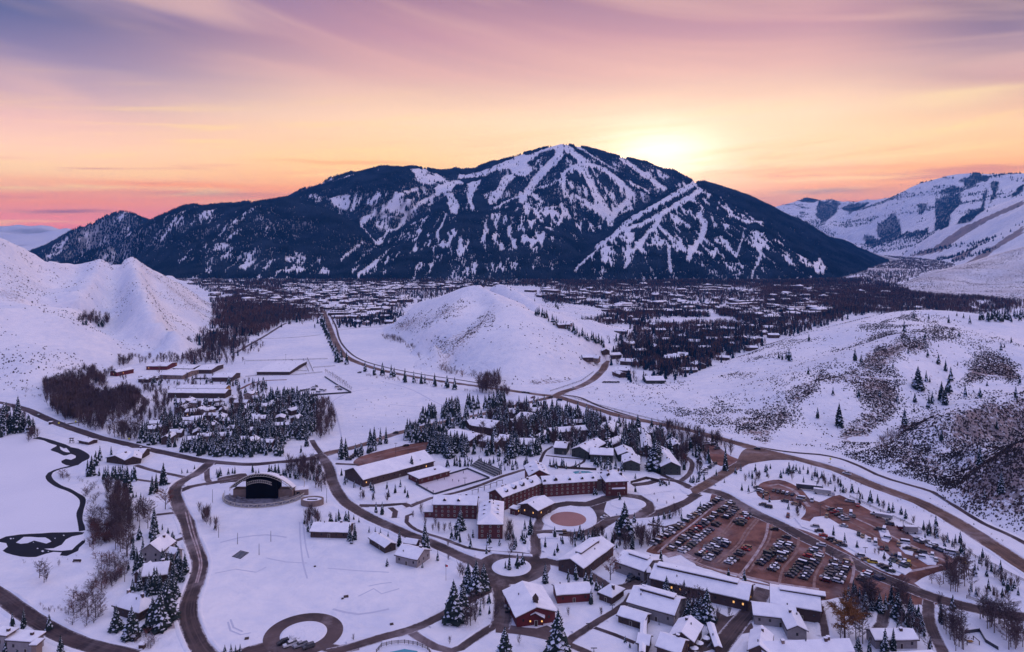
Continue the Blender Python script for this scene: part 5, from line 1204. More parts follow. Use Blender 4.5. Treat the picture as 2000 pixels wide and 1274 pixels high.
# --- village at the left
for (A, B, C, ev, rd, ri, lab, wm, lt) in [((326,768),(440,769),(440,762),5.0,'x',2.4,'long dark gabled row of apartments above the village',M_wood,0.06), ((344,759),(440,760),(440,754),4.4,'x',2.2,'yellow-lit ochre inn with three gables',M_ochre,0.35),
 ((412,738),(453,738),(452,729),4.6,'x',2.6,'dark gabled barn on the snow below the arena',M_brown,0.1), ((310,733),(357,734),(356,722),4.4,'x',1.8,'pale-walled long barn near the hill foot',M_tan,0.0),
 ((284,716),(326,716),(325,708),4.4,'x',1.8,'maroon-walled barn at the foot of the left hill',M_redwall,0.05), ((336,720),(376,721),(376,713),4.2,'x',1.4,'long flat barn right of the maroon one',M_brown,0.0),
 ((379,723),(413,723),(413,712),4.4,'x',1.6,'brown barn with two roof levels',M_brown,0.05), ((228,728),(263,721),(272,715),4.6,'x',1.8,'red and ochre lit house at the left hill foot',M_redwall,0.4),
 ((268,741),(289,742),(287,734),3.6,'x',1.6,'small grey-roofed cabin left of the snowy twin',M_brown,0.0), ((287,741),(310,738),(306,731),3.6,'x',1.6,'snowy twin cabin by the road bend',M_brown,0.0),
 ((500,727),(566,727),(563,706),3.4,'x',1.2,'big flat riding arena with a snowy roof',M_wood,0.0)]:
    building('barn' if 'barn' in lab else 'arena' if 'arena' in lab else 'inn' if 'inn' in lab else 'cabin', lab, A, B, C, ev, rd, ri, cat='building', wall=wm, rows=1, chim=0, lit=lt, spacing=5, door=False)
VIL = [(355,793),(368,790),(381,792),(360,803),(375,810),(392,805),(405,808),(413,816),(420,790),(430,796),(436,808),(433,822),(447,826),(385,823),(360,827),(369,834),(379,829),(300,833),(306,841),(294,845),(386,849),(400,858),(380,864),(472,790),(478,803),(492,797),(498,818),(510,824),(496,833),(548,822),(550,836),(570,806),(579,821),(501,848),(521,868),(470,866),(492,871),(455,782),(500,785),(520,800),(345,850),(330,862),(412,838),(460,845),(440,858),(535,792),
  (6,800),(490,775)]
def house_simple(u, v, L, W, rot, eave, wall, desc, group, z0=0.0, terr=None, parts=True):
    if terr: x, y, z0 = hit(u, v)
    else: x, y = P(u, v)
    if in_foot(x, y, 1): return None
    r = new_root('house', x, y, z=z0)
    if parts: block(r, x, y, L, W, rot, eave, W*U(0.16, 0.26), wall=wall, rows=1, spacing=3.6, chim=1 if R() < 0.7 else 0, z0=z0, oh=0.5, lit=0.04)
    else: block(r, x, y, L, W, rot, eave, W*U(0.14, 0.24), wall=wall, rows=0, chim=0, z0=z0, oh=0.4, door=False)
    reg(r, desc, 'house', group, x, y, z0); return r
for i, (u, v) in enumerate(VIL):
    house_simple(u, v+3, U(9, 14), U(7, 10), U(-0.5, 0.5)+(math.pi/2 if R() < 0.4 else 0), U(3.4, 5.4), random.choice([M_brown, M_wood, M_tan, M_green]), 'snow-roofed cottage', 'cottages of the wooded village')
MID = [(1213,651),(1147,704),(1160,706),(1226,712),(1246,712),(1216,728),(1210,735),(1327,701),(1344,728),(1364,719),(1467,685),(1412,703),(1400,701),(1377,684),(1364,641),(1380,649),(1407,646),(1424,647),(1460,641),(1417,665),(1452,664),(1490,654),(1276,639),(1213,630),(1243,631),(1306,634),(1186,627),(1270,634),(1232,623),(1195,618),(1262,648),(1290,650),(1335,662),(1355,672),(1300,668),(1280,682),(1320,684),(1435,676),(1390,668),(1480,668),(1510,660),(1500,645),(1540,640),(1230,676),(1250,690),(1200,700),(1180,690),
       (1100,640),(1110,636),(700,632),(715,634),(735,628),(752,622),(725,618),(690,622),(760,632),(1308,706),(1316,703),(1334,699),(1344,700)]
for (u, v) in MID:
    house_simple(u, v, U(13, 22), U(9, 14), U(-0.4, 0.4)+(math.pi/2 if R() < 0.3 else 0), U(3.4, 5.0), random.choice([M_brown, M_wood, M_tan, M_brown]), 'snow-roofed house', 'houses scattered in the valley woods', terr=True)
building('house', 'larger pale-walled house at the foot of the right hill, below the woods', (1262,744), (1300,744), (1298,735), 4.2, 'x', 2.4, cat='house', wall=M_green, rows=1, chim=1)
building('cabin', 'teal-walled cabin in bare trees at the right foot of the knoll', (1138,713), (1162,713), (1160,704), 3.6, 'x', 2.2, cat='cabin', wall=M_green, rows=1, chim=0)
# ------------------------------------------------------------------ the town beyond: largest houses as things, the rest one mass
def world_scatter(poly, n):
    w_ = [P(*q) for q in poly]; xs = [q[0] for q in w_]; ys = [q[1] for q in w_]; out = []
    X1 = rs.uniform(min(xs), max(xs), n*24); Y1 = rs.uniform(min(ys), max(ys), n*24); ok = in_poly(X1, Y1, w_)
    X1, Y1 = X1[ok][:n], Y1[ok][:n]; g = ground_z(X1, Y1); k = g < 0.8
    return X1[k], Y1[k]
def block_protos():
    out = []
    for (l, w_, h, r) in ((8, 5.5, 3.6, 1.6), (11, 6, 3.8, 1.4), (16, 7, 4.4, 0.4), (7, 7, 5, 2.2)):
        mb = MB(); mb.add([(-l,-w_,0),(l,-w_,0),(l,w_,0),(-l,w_,0),(-l,-w_,h),(l,-w_,h),(l,w_,h),(-l,w_,h)], [(0,1,5,4),(1,2,6,5),(2,3,7,6),(3,0,4,7)], 0)
        a, b = l+0.5, w_+0.5
        mb.add([(-a,-b,h),(a,-b,h),(a,b,h),(-a,b,h),(-a,0,h+r),(a,0,h+r)], [(0,1,5,4),(2,3,4,5),(1,2,5),(3,0,4)], 1)
        mb.add([(-a,-b,h-.05),(a,-b,h-.05),(a,b,h-.05),(-a,b,h-.05)], [(3,2,1,0)], 0)
        out.append(tris_of(mb))
    return out
TOWN = [([(470,575),(560,568),(640,562),(760,560),(800,585),(770,605),(700,625),(640,625),(560,600),(480,595)], 420, 0), ([(560,552),(700,552),(900,552),(1000,556),(880,566),(700,566),(560,566)], 260, 0),
        ([(1020,566),(1200,570),(1340,580),(1400,598),(1300,612),(1150,612),(1100,600),(1060,585)], 190, 1), ([(1050,552),(1300,556),(1700,560),(1600,585),(1400,580),(1100,566)], 170, 0),
        ([(1380,585),(1600,590),(1640,610),(1500,625),(1400,610)], 90, 1), ([(1700,548),(1850,520),(1860,508),(1700,505),(1690,520)], 110, 0), ([(1560,600),(1990,604),(1990,612),(1560,612)], 16, 0),
        ([(340,552),(480,550),(470,570),(420,580),(410,560)], 50, 0), ([(1550,560),(1740,575),(1700,595),(1520,590)], 50, 0)]
cand = []
for poly, n, big in TOWN:
    X1, Y1 = world_scatter(poly, n)
    for x, y in zip(X1, Y1): cand.append((y, x, big))
cand.sort()
pb = block_protos()
WALLS = [M_brown, M_wood, M_tan, M_brick, M_cream]
var = []
for k, (v, f, m) in enumerate(pb):
    for wm in (0, 1, 2, 4):
        wl = np.where(m == 0)[0]; sn = np.where(m == 1)[0]
        var.append((np_mesh('house_wall', v, f[wl], WALLS[wm]), np_mesh('house_roof', v, f[sn], M_rsnow)))
nh = sum(1 for t in THINGS if t[2] == 'house')
ind = cand[:max(0, 300-nh)]; rest = cand[len(ind):]
for (y, x, big) in ind:
    if in_foot(x, y, 6) or in_any_road(x, y, 6) or (x > 150 and not big and R() < .35): continue
    k = random.randrange(8, 12) if big and R() < 0.6 else random.randrange(len(var))
    wm, rm = var[k]; sc = U(0.85, 1.35)*(1.3 if big else 1)
    r = new_root('house', x, y); rz = random.choice([0.15, 0.15, 0.2, 1.7])+U(-0.15, 0.15)
    for o, nm in ((wm, 'wall'), (rm, 'roof')): link(nm, o, r, (0, 0, 0), rz, sc)
    reg(r, 'distant flat-roofed building' if (8 <= k < 12) else 'distant snow-roofed house', 'house', 'snow-roofed houses of the distant town', x, y)
    FOOT.append((x, y, math.cos(rz), math.sin(rz), 18*sc, 12*sc))
rest = [t for t in rest if R() < (0.6 if t[1] < 0 else 0.28)]
if rest:
    pos = np.array([(x, y, 0) for y, x, b in rest]); sc = rs.uniform(1.0, 1.6, len(rest))
    me = scatter_mesh('far_houses', pb, pos, sc, [M_brown, M_rsnow])
    tag(link('far_houses', me), 'snow-roofed houses of the far side of town', kind='stuff')
# ------------------------------------------------------------------ trees
def spruce_mesh(seed, slim=1.0, snow=0.5):
    rd = random.Random(seed); cr = MB(); sn = MB(); Rm = 0.20*slim
    n = 17
    for k in range(n):
        t = k/(n-1); z = 0.07+0.90*t**0.95; r = Rm*(1-t)**0.82*(0.86+0.28*rd.random())+0.006
        m = max(5, int(13-7*t)); a0 = rd.random()*6.28
        for j in range(m):
            a = a0+6.283*j/m+rd.uniform(-.25, .25); rr = r*rd.uniform(0.72, 1.18); dz = -rr*rd.uniform(0.25, 0.6); wd = rr*rd.uniform(0.34, 0.5)
            c, s = math.cos(a), math.sin(a); zz = z+rd.uniform(-.015, .015)
            def pt(d, w_, h): return (c*d-s*w_, s*d+c*w_, zz+h)
            v = [pt(0, 0, 0.03), pt(rr*0.6, -wd, dz*0.75), pt(rr, 0, dz), pt(rr*0.6, wd, dz*0.75), pt(rr*0.55, 0, dz*0.35)]
            cr.add(v, [(0, 1, 4), (4, 1, 2), (4, 2, 3), (0, 4, 3)])
            v2 = [pt(rr*0.5, -wd*.7, dz*1.2-0.02), pt(rr*0.9, 0, dz*1.5-0.02), pt(rr*0.5, wd*.7, dz*1.2-0.02)]
            cr.add([v[4]]+v2, [(0, 1, 2), (0, 2, 3)])
            if rd.random() < snow:
                b = rd.uniform(0.25, 0.6); e = rd.uniform(0.75, 1.0); ww = wd*rd.uniform(0.4, 0.75); o = 0.004
                sn.add([pt(rr*b, 0, dz*b*.6+0.012), pt(rr*(b+e)/2, -ww, dz*.72+o), pt(rr*e, 0, dz*e+o), pt(rr*(b+e)/2, ww, dz*.72+o), pt(rr*(b+e)/2, 0, dz*.5+o+.008)], [(0, 1, 4), (4, 1, 2), (4, 2, 3), (0, 4, 3)])
    for k in range(7):      # dark core
        a, b = 6.283*k/7, 6.283*(k+1)/7; q = Rm*0.5
        cr.add([(math.cos(a)*q, math.sin(a)*q, 0.10), (math.cos(b)*q, math.sin(b)*q, 0.10), (0, 0, 0.93)], [(0, 1, 2)])
    tk = MB(); tk.tube((0, 0, -0.03), (0, 0, 0.5), 0.016, 0.008, 5)
    return cr.mesh('spruce_crown', M_needle), sn.mesh('spruce_snow', M_tsnow), tk.mesh('spruce_trunk', M_bark)
SPR = [spruce_mesh(100+i, [0.75, 0.95, 1.15, 0.85, 1.05, 0.65][i], [0.55, 0.7, 0.75, 0.6, 0.45, 0.65][i]) for i in range(6)]
def merged(parts):
    mb = MB()
    for me, mi in parts:
        mb.add([tuple(v.co) for v in me.vertices], [tuple(p.vertices) for p in me.polygons], mi)
    return tris_of(mb)
def lod_spruce(seed, tiers=6, n=6, snow=0.3, slim=1.0):
    rd = random.Random(seed); mb = MB()
    for k in range(tiers):
        t = k/tiers; z = 0.05+0.93*t; r = 0.2*slim*(1-t)**0.85; top = min(1.0, z+0.42*(1-t)+0.10)
        a0 = rd.random()*6; ring_ = [(math.cos(a0+6.283*j/n)*r*rd.uniform(.7, 1.15), math.sin(a0+6.283*j/n)*r*rd.uniform(.7, 1.15), z+rd.uniform(-.03, .03)) for j in range(n)]
        for j in range(n):
            mi = 1 if rd.random() < snow else 0
            a, b = ring_[j], ring_[(j+1) % n]
            if mi:
                mid = tuple((a[i]+b[i])/2*0.6+(0 if i < 2 else 0.4*top) for i in range(3))
                mb.add([a, b, mid], [(0, 1, 2)], 1); mb.add([a, mid, (0, 0, top)], [(0, 1, 2)], 0); mb.add([mid, b, (0, 0, top)], [(0, 1, 2)], 0)
            else: mb.add([a, b, (0, 0, top)], [(0, 1, 2)], 0)
    return tris_of(mb)
LODS = [lod_spruce(i, 7, 7, 0.36, [0.8, 1.0, 1.2, 0.9][i]) for i in range(4)]
LODF = [lod_spruce(20+i, 3, 4, 0.10, [0.8, 1.1][i]) for i in range(2)]
def bare_mesh(seed, width=0.22, base=0.25, nb=18, sub=5, tw=5, thick=1.0, mt=M_twig, mb_=M_pale, droop=0.0, stems=1):
    rd = random.Random(seed); tk = MB(); cr = MB()
    for st in range(stems):
        sx_, sy_ = (0, 0) if stems == 1 else (rd.uniform(-.06, .06), rd.uniform(-.06, .06))
        top = Vector((sx_*2+rd.uniform(-.02, .02), sy_*2, rd.uniform(.86, .97) if stems > 1 else 0.96)); b0 = Vector((sx_, sy_, -0.02))
        mid = (b0+top)/2+Vector((rd.uniform(-.012, .012), rd.uniform(-.012, .012), 0))
        tk.tube(b0, mid, 0.014*thick, 0.009*thick, 5, 0, False); tk.tube(mid, top, 0.009*thick, 0.002, 4, 0, False)
        for k in range(nb):
            t = base+(0.97-base)*(k+rd.random())/nb
            p = b0.lerp(mid, t*2) if t < 0.5 else mid.lerp(top, t*2-1)
            a = rd.random()*6.283; env = width*(math.sin(math.pi*min(1, (t-base)/(1-base)*0.85+0.15))**0.7)
            L = env*rd.uniform(0.6, 1.15); q = p+Vector((math.cos(a)*L, math.sin(a)*L, L*rd.uniform(0.5, 1.2)-droop*L))
            cr.tube(p, q, 0.0045*thick, 0.0015, 3, 0, False)
            for m in range(sub):
                u = rd.uniform(0.3, 1.0); p2 = p.lerp(q, u); a2 = a+rd.uniform(-1.2, 1.2); L2 = env*rd.uniform(0.25, 0.5)
                q2 = p2+Vector((math.cos(a2)*L2, math.sin(a2)*L2, L2*rd.uniform(0.1, 1.3)-droop*L2*2.2)); d = Vector((0, 0, 0.0032*thick))
                e = Vector((-math.sin(a2), math.cos(a2), 0))*0.0030*thick
                cr.add([tuple(p2-e), tuple(p2+e), tuple(q2)], [(0, 1, 2)])
                for w_ in range(tw):
                    u2 = rd.uniform(0.2, 1.0); p3 = p2.lerp(q2, u2); L3 = env*rd.uniform(0.14, 0.30)
                    dr = Vector((rd.uniform(-1, 1), rd.uniform(-1, 1), rd.uniform(-0.3, 1.1)-droop*2)).normalized()*L3
                    e3 = dr.cross(Vector((rd.uniform(-1, 1), rd.uniform(-1, 1), 0.2))).normalized()*0.0034*thick
                    cr.add([tuple(p3-e3), tuple(p3+e3), tuple(p3+dr)], [(0, 1, 2)])
    return cr.mesh('bare_crown', mt), tk.mesh('bare_trunk', mb_)
BARE = [bare_mesh(200+i, [0.19, 0.25, 0.32, 0.21][i], nb=24, tw=7, thick=1.35) for i in range(4)]
ROUND = [bare_mesh(220+i, 0.42, 0.22, 16, 6, 7, 1.7, M_twig, M_bark) for i in range(2)]
REDT = bare_mesh(230, 0.46, 0.2, 20, 7, 8, 1.8, M_red_twig, M_bark)
WILL = bare_mesh(240, 0.50, 0.28, 30, 9, 12, 2.2, M_gold_twig, M_bark, droop=0.30)
SHR = [bare_mesh(250+i, 0.75, 0.02, 16, 4, 5, 3.0, [M_twig, M_red_twig, M_twig][i], M_bark) for i in range(3)]
def lod_bare(seed, n=11, w_=0.2, e0=.014):
    """trunk sliver and a rounded crown of thin twig slivers"""
    rd = random.Random(seed); mb = MB(); mb.add([(-.014, 0, 0), (.014, 0, 0), (0, 0, .9)], [(0, 1, 2)])
    for k in range(n):
        t = 0.10+0.62*rd.random(); a = rd.random()*6.28; env = w_*math.sin(math.pi*min(1, t*.95+.22))**.6; L = env*rd.uniform(.5, 1.15); e = rd.uniform(e0, e0*2)
        c, s = math.cos(a), math.sin(a); r0 = L*rd.uniform(0, .5)
        mb.add([(c*r0-s*e, s*r0+c*e, t), (c*r0+s*e, s*r0-c*e, t), (c*L, s*L, min(1.0, t+L*rd.uniform(.5, 1.6)+.06))], [(0, 1, 2)])
    return tris_of(mb)
LODB = [lod_bare(i, 60, 0.32, .010) for i in range(4)]
LODBF = [lod_bare(20+i, 22, 0.50, .018) for i in range(3)]

POND = P(1112, 1016)
def ok_spot(x, y, padr=1.5): return math.dist((x, y), POND) > 13 and not (in_any_road(x, y, padr) or in_foot(x, y, 1.2) or in_any_pad(x, y))
SP = []; BT = []; SB = []      # (x, y, z, height, variant)
def at_px(u, v, hill=False):
    if hill: return hit(u, v)
    x, y = P(u, v); return x, y, 0.0
def sp(lst, hill=False, kind=None):
    for (u, v, h) in lst:
        x, y, z = at_px(u, v, hill); SP.append((x, y, z, h*y/F*(1.3 if hill else 1.08), kind if kind is not None else random.choice([1, 2, 4]) if hill else random.randrange(6)))
sp([(6,847,55),(20,845,40),(45,842,35),(55,840,30),(35,820,45),(28,846,48),(-4,846,50),(12,822,36),(179,929,38),(171,929,30),(195,900,28),(187,910,28),(203,938,25),(211,940,30),(221,940,28),(231,940,30),(239,939,30),(249,962,48),(261,940,28),(244,955,40),
 (297,965,35),(305,961,35),(319,947,42),(275,975,13),(330/1.24,972,10),(234,969,9),(252,971,10),(260,973,11),(301,1043,52),(355,925,10),(366,924,8),(217,890,18),(273,866,28),(380,918,10),(317,1035,12),(328,1043,12),(337,1053,13),(318,1064,11),
 (279,1098,22),(321,1104,30),(329,1106,28),(361,1122,40),(351,1118,35),(251,1114,18),(291,1163,45),(301,1159,50),(329,1149,38),(311,1157,34),(259,1156,25),
 (46,1227,38),(24,1225,28),(96,1231,30),(118,1276,35),(10,1275,22),(36,1275,22),(48,1262,20),(667,896,42),(675,893,36),(723,870,32),(731,870,36),(743,868,32),(754,866,32),(792,860,28),(797,857,24),(588,885,15),
 (426,933,16),(432,930,12),(446,927,12),(454,925,11),(667,929,14),(678,942,10),(539,923,11),(546,925,9),(555,928,12),(564,924,12),(729,975,14),(756,955,14),(772,963,17),(782,951,14),(791,963,14),(796,972,14),(734.5,1002,21),(746.5,1005,24),
 (681,1013,16),(643,1009,10),(691,1015,10),(701,1021,10),(420,1035,14),(683,1056,32),(693,1054,32),(687,1062,18),(721,1040,12),(733,1042,12),(743,1042,10),(758,1048,10),(780,1066,32),(756,1106,15),(439,1274,14),(451,1274,16),(460,1274,14),(469,1274,16),
 (804,923,32),(999,894,50),(1059,866,38),(1041,880,24),(908,888,24),(874,912,18),(888,910,16),(898,905,14),(959,912,14),(977,927,16),(914,911,12),(922,903,10),(892,874,30),(830,1072,52),(836,1072,30),(898,1059,19),(919,1069,19),(976,1066,16),(1005,1061,16),(1020,1056,20),
 (1036,1043,34),(1065,1069,20),(1089,1078,16),(1083,1085,12),(855,1095,20),(825,1109,10),(995,1114,32),(1011,1110,28),(1021,1104,24),(987,1112,16),(1065,1138,38),(938,1201,22),(955,1179,20),(956,1200,16),(1133,1048,22),(1139,1062,20),(1184,1055,14),(993,1036,10),(1025,1036,20),
 (1209,834,24),(1246,846,34),(1273,834,17),(1226,872,32),(1366,870,30),(1417,919,44),(1384,905,30),(1401,872,10),(1265,892,28),(1356,941,10),(1375,939,15),(1399,929,12),(1241,935,10),(1241,961,14),(1211,978,16),(1331,1013,14),(1368,991,11),(1415,943,7),
 (1469,935,16),(1463,932,12),(1483,927,9),(1498,931,14),(1469,949,12),(1449,958,14),(1462,961,13),(1491,975,14),(1503,981,15),(1540,995,12),(1541,925,22),(1537,926,12),(1549,924,14),(1555,921,15),(1562,925,13),(1569,917,9),(1578,926,14),(1592,930,17),(1596,932,14),
 (1235,1072,32),(1285,1040,18),(1295,1038,12),(1291,1098,26),(1423,1130,22),(1454,1134,22),(1221,1255,13),(1230,1265,12),(1287,1221,8),(1605,935,14),(1610,939,14),(1622,945,13),(1637,943,12),(1642,951,15),(1647,962,15),(1677,964,12),(1700,982,24),(1714,983,17),
 (1744,1001,19),(1760,1005,16),(1769,1013,18),(1804,1035,18),(1815,1036,20),(1628,1047,20),(1650,1061,20),(1674,1071,15),(1727,1093,15),(1739,1108,18),(1851,1060,19),(1860,1068,14),(1877,1081,20),(1913,1101,16),(1926,1106,14),(1937,1117,18),(1927,1126,15),(1910,1113,9),(1865,1119,9),
 (1957,1132,15),(1960,1144,15),(1958,1167,18),(1981,1149,17),(1989,1163,16),(1896,1156,18),(1906,1164,18),(1928,1172,12),(1861,1193,30),(1784,1225,44),(1650,1169,20),(1670,1173,20),(1704,1193,36),(1718,1195,36),(1741,1179,38),(1730,1190,30),(1676,1278,36),(1698,1278,34),(1729,1276,48),(1745,1270,42),(1817,1268,26)])
# the big ones, wide and heavy with snow
sp([(899,1034,40),(930,1158,62),(914,1150,50),(945,1150,48),(886,1213,76),(904,1199,58),(986,1290,64),(1090,1276,82),(1220,1049,66),(1280,919,62),(1287,913,50),(1274,915,44),(227,1231,46),(257,1245,58),(311,1229,74),(298,1227,58),(325,1211,75),(1381,1213,62),(1369,1212,48),(1361,1210,42),(1345,1209,40)], kind=2)
sp([(713,726,19),(731,733,21),(747,733,24),(764,737,24),(770,736,18),(791,747,26),(808,748,22),(823,750,22),(830,749,18),(849,755,25),(873,758,24),(888,761,23)]+[(628+i*2.6+U(-1,1), 632+i*6.3, U(16,26)) for i in range(13)]+[(666,707,26),(677,712,24),(662,709,22)])
sp([(1541,705,20),(1545,706,14),(1528,703,12),(1521,700,10),(1536,702,14),(1670,705,20),(1682,707,12),(1579,732,14),(1627,772,13),(1677,777,14),(1597,817,17),(1639,832,36),(1719,775,13),(1753,784,13),(1793,758,34),(1795,760,20),(1809,746,18),(1816,747,10),(1787,786,15),(1814,796,20),(1821,788,19),(1839,782,30),(1846,791,28),(1842,787,22),
 (1853,767,26),(1857,744,22),(1847,725,18),(1833,711,16),(1812,697,11),(1885,775,19),(1914,777,16),(1984,777,18),(1992,751,14),(1928,754,8),(1766,649,18),(1785,622,13),(1814,624,9),(1853,632,14),(1894,633,14),(1787,665,10),(1807,662,12),(1873,658,10),(1854,656,8),(1791,679,8),(1833,678,5),(1774,691,8),(1744,718,9),(1767,834,30),(1947,838,16),
 (1914,907,30),(1956,961,34),(1923,973,12),(1839,860,20),(1955,684,13),(1962,679,8),(1975,669,9),(1972,704,6),(1786,805,8),(1580,667,12),(1882,622,8),(1869,618,7)]+[(1915+i*3.6+U(-2,2), 624+U(-3,6), U(9,19)) for i in range(26)]+
 [(1090+U(-8,8), 600+U(-4,6), U(5,9)) for i in range(6)]+[(1045+i*4.6+U(-1.5,1.5), 614+i*2.2+U(-3,3), U(8,16)) for i in range(30)], hill=True)
sp([(185+U(-24,24), 636+U(-5,5), U(8,14)) for i in range(8)], hill=True)
def cluster(lst, poly, n, h0, h1, kinds=None, hill=False, px_h=False):
    w_ = [P(*q) for q in poly]; xs = [q[0] for q in w_]; ys = [q[1] for q in w_]; k = 0; t = 0
    while k < n and t < n*12:
        t += 1; x = U(min(xs), max(xs)); y = U(min(ys), max(ys))
        if not bool(in_poly(np.array([x]), np.array([y]), w_)[0]) or not ok_spot(x, y): continue
        if n > 60 and R() > float(np.clip((fbm(np.array([x]), np.array([y]), 32, 2, 44)[0]-0.32)*5, 0.08, 1)): continue
        z = max(0.0, float(ground_z(np.array([x]), np.array([y]))[0])) if hill else 0.0
        lst.append((x, y, z, U(h0, h1), random.choice(kinds) if kinds else random.randrange(6))); k += 1
cluster(SP, [(275,855),(300,830),(340,825),(420,850),(470,820),(500,790),(540,778),(600,780),(620,805),(622,835),(600,872),(560,880),(480,893),(400,893),(330,885),(285,870)], 340, 9, 16)
cluster(SP, [(330,878),(420,893),(480,897),(560,890),(555,880),(420,880),(335,866)], 70, 8, 11)
cluster(SP, [(530,782),(600,778),(622,800),(618,840),(560,860),(530,820)], 90, 10, 15)
cluster(SP, [(335,790),(460,790),(520,830),(420,850),(340,850)], 45, 8, 13)
cluster(SP, [(790,862),(800,835),(840,812),(900,795),(985,785),(990,797),(930,810),(900,830),(850,848),(855,870),(880,890),(840,885)], 175, 9, 15)
cluster(SP, [(860,868),(990,872),(1060,880),(1050,895),(950,892),(860,895)], 48, 9, 16)
cluster(SP, [(960,820),(1060,800),(1120,815),(1180,835),(1200,860),(1060,850),(980,850)], 100, 10, 17)
cluster(SP, [(1040,790),(1140,805),(1180,830),(1060,830)], 40, 7, 13)
cluster(SP, [(1180,850),(1260,850),(1300,860),(1340,885),(1200,895)], 34, 10, 17)
cluster(SP, [(880,900),(1010,905),(1000,915),(930,918),(880,912)], 12, 2.5, 5)
cluster(SP, [(850,895),(1000,900),(960,935),(920,905)], 14, 3, 5)
cluster(SP, [(1245,945),(1310,945),(1310,950),(1245,950)], 12, 2.5, 4.5)
cluster(SP, [(1075,955),(1165,955),(1165,968),(1075,968)], 9, 3, 6)
cluster(SP, [(1640,1160),(1745,1150),(1760,1180),(1700,1190),(1650,1180)], 12, 7, 11)
cluster(BT, [(225,700),(300,700),(470,700),(480,712),(400,712),(300,712),(230,716)], 60, 7, 12)
cluster(BT, [(230,735),(300,745),(460,735),(470,750),(440,752),(300,770),(240,760)], 50, 5, 10)
cluster(SP, [(250,735),(300,742),(460,730),(465,750),(300,760)], 22, 4, 9)
cluster(BT, [(460,740),(520,750),(520,775),(450,770)], 20, 5, 9)
cluster(SP, [(440,745),(530,755),(530,785),(450,780)], 26, 6, 11)
cluster(SP, [(860,845),(1000,800),(1180,830),(1320,865),(1340,900),(1200,890),(1000,880),(870,880)], 190, 7, 15)
cluster(SP, [(1440,920),(1560,912),(1700,960),(1820,1020),(1960,1110),(1990,1180),(1900,1170),(1800,1130),(1900,1110),(1700,1000),(1560,940)], 44, 3, 7)
cluster(SP, [(1100,1125),(1290,1150),(1220,1200),(1130,1180),(1100,1140)], 12, 3, 8)
cluster(SP, [(870,905),(1010,900),(1120,915),(1020,925),(900,915)], 26, 4, 9)
cluster(SP, [(640,900),(700,940),(760,960),(790,985),(700,975),(660,940)], 10, 3, 6)
cluster(BT, [(660,960),(800,1010),(900,1075),(960,1085),(900,1050),(800,985)], 16, 4, 8)
cluster(SP, [(1270,868),(1420,875),(1430,900),(1330,925),(1280,905)], 22, 5, 12)
cluster(SP, [(1060,1000),(1180,1030),(1260,1010),(1350,985),(1330,1020),(1230,1050),(1100,1060)], 16, 3, 8)
cluster(SP, [(820,1050),(960,1085),(1040,1090),(1040,1050),(900,1045)], 14, 3, 7)
cluster(SP, [(240,1040),(350,1060),(370,1150),(340,1200),(240,1200)], 26, 5, 12)
cluster(SP, [(690,885),(800,872),(850,880),(800,890),(700,900)], 16, 4, 9)
cluster(SP, [(1060,1038),(1110,1050),(1180,1056),(1230,1062),(1200,1075),(1120,1068),(1060,1056)], 20, 3, 7)
cluster(SP, [(1640,1195),(1720,1205),(1840,1215),(1850,1270),(1780,1240),(1700,1225)], 18, 5, 12)
cluster(SP, [(1290,1150),(1390,1180),(1395,1212),(1320,1205),(1280,1170)], 8, 6, 11)
cluster(SP, [(1060,910),(1190,905),(1240,925),(1160,918),(1080,916)], 22, 4, 9)
cluster(SP, [(420,925),(640,918),(650,940),(430,935)], 40, 3, 7)
cluster(SP, [(1330,930),(1440,925),(1380,950),(1330,945)], 10, 3, 6)
cluster(SP, [(590,1010),(700,1012),(710,1035),(600,1045)], 12, 3, 8)
cluster(SP, [(0,840),(66,838),(60,852),(0,856)], 12, 8, 14)
cluster(BT, [(0,790),(60,815),(70,850),(0,850)], 12, 8, 13)
cluster(BT, [(1190,1060),(1300,1040),(1290,1075),(1220,1080)], 18, 6, 10)
cluster(BT, [(1640,1160),(1850,1180),(1850,1275),(1640,1275)], 34, 6, 11)
cluster(BT, [(880,1180),(975,1170),(970,1215),(900,1230)], 10, 5, 9)
cluster(BT, [(1120,1045),(1180,1045),(1180,1070),(1110,1070)], 10, 6, 9)
cluster(SB, Q('c4', [(620,700),(560,760),(700,850),(820,920),(850,1000),(840,1270),(900,1270),(900,950),(780,850),(650,760)]), 70, .7, 1.8)
cluster(SB, [(20,1095),(150,1082),(160,1095),(60,1105)], 10, .5, 1.2)
cluster(SP, [(180,928),(265,920),(270,940),(190,942)], 14, 5, 8)
cluster(SP, [(240,1120),(280,1098),(340,1100),(365,1122),(345,1160),(320,1190),(290,1165),(250,1158)], 14, 6, 10)
# --- bare trees
cluster(BT, [(85,745),(180,728),(215,762),(272,778),(285,802),(272,855),(240,868),(175,842),(120,818),(88,790)], 800, 9, 16, [0, 1, 2])
cluster(BT, [(620,780),(650,800),(655,830),(645,860),(615,862),(612,820),(605,790)], 55, 9, 15)
cluster(BT, [(290,820),(430,785),(560,790),(610,820),(560,880),(320,878)], 150, 8, 13)
cluster(BT, [(990,800),(1180,830),(1320,860),(1350,900),(1200,895),(1000,890),(860,885)], 260, 8, 14)
cluster(BT, [(1190,880),(1340,880),(1360,920),(1280,915),(1200,905)], 40, 7, 11)
cluster(BT, [(1290,835),(1400,858),(1420,880),(1330,880)], 40, 8, 13)
cluster(SB, [(1480,886),(1700,955),(1900,1050),(1990,1110),(1990,1080),(1900,1020),(1700,935),(1500,880)], 70, .7, 1.8)
cluster(BT, [(280,760),(345,775),(330,830),(290,850),(270,820)], 60, 7, 12)
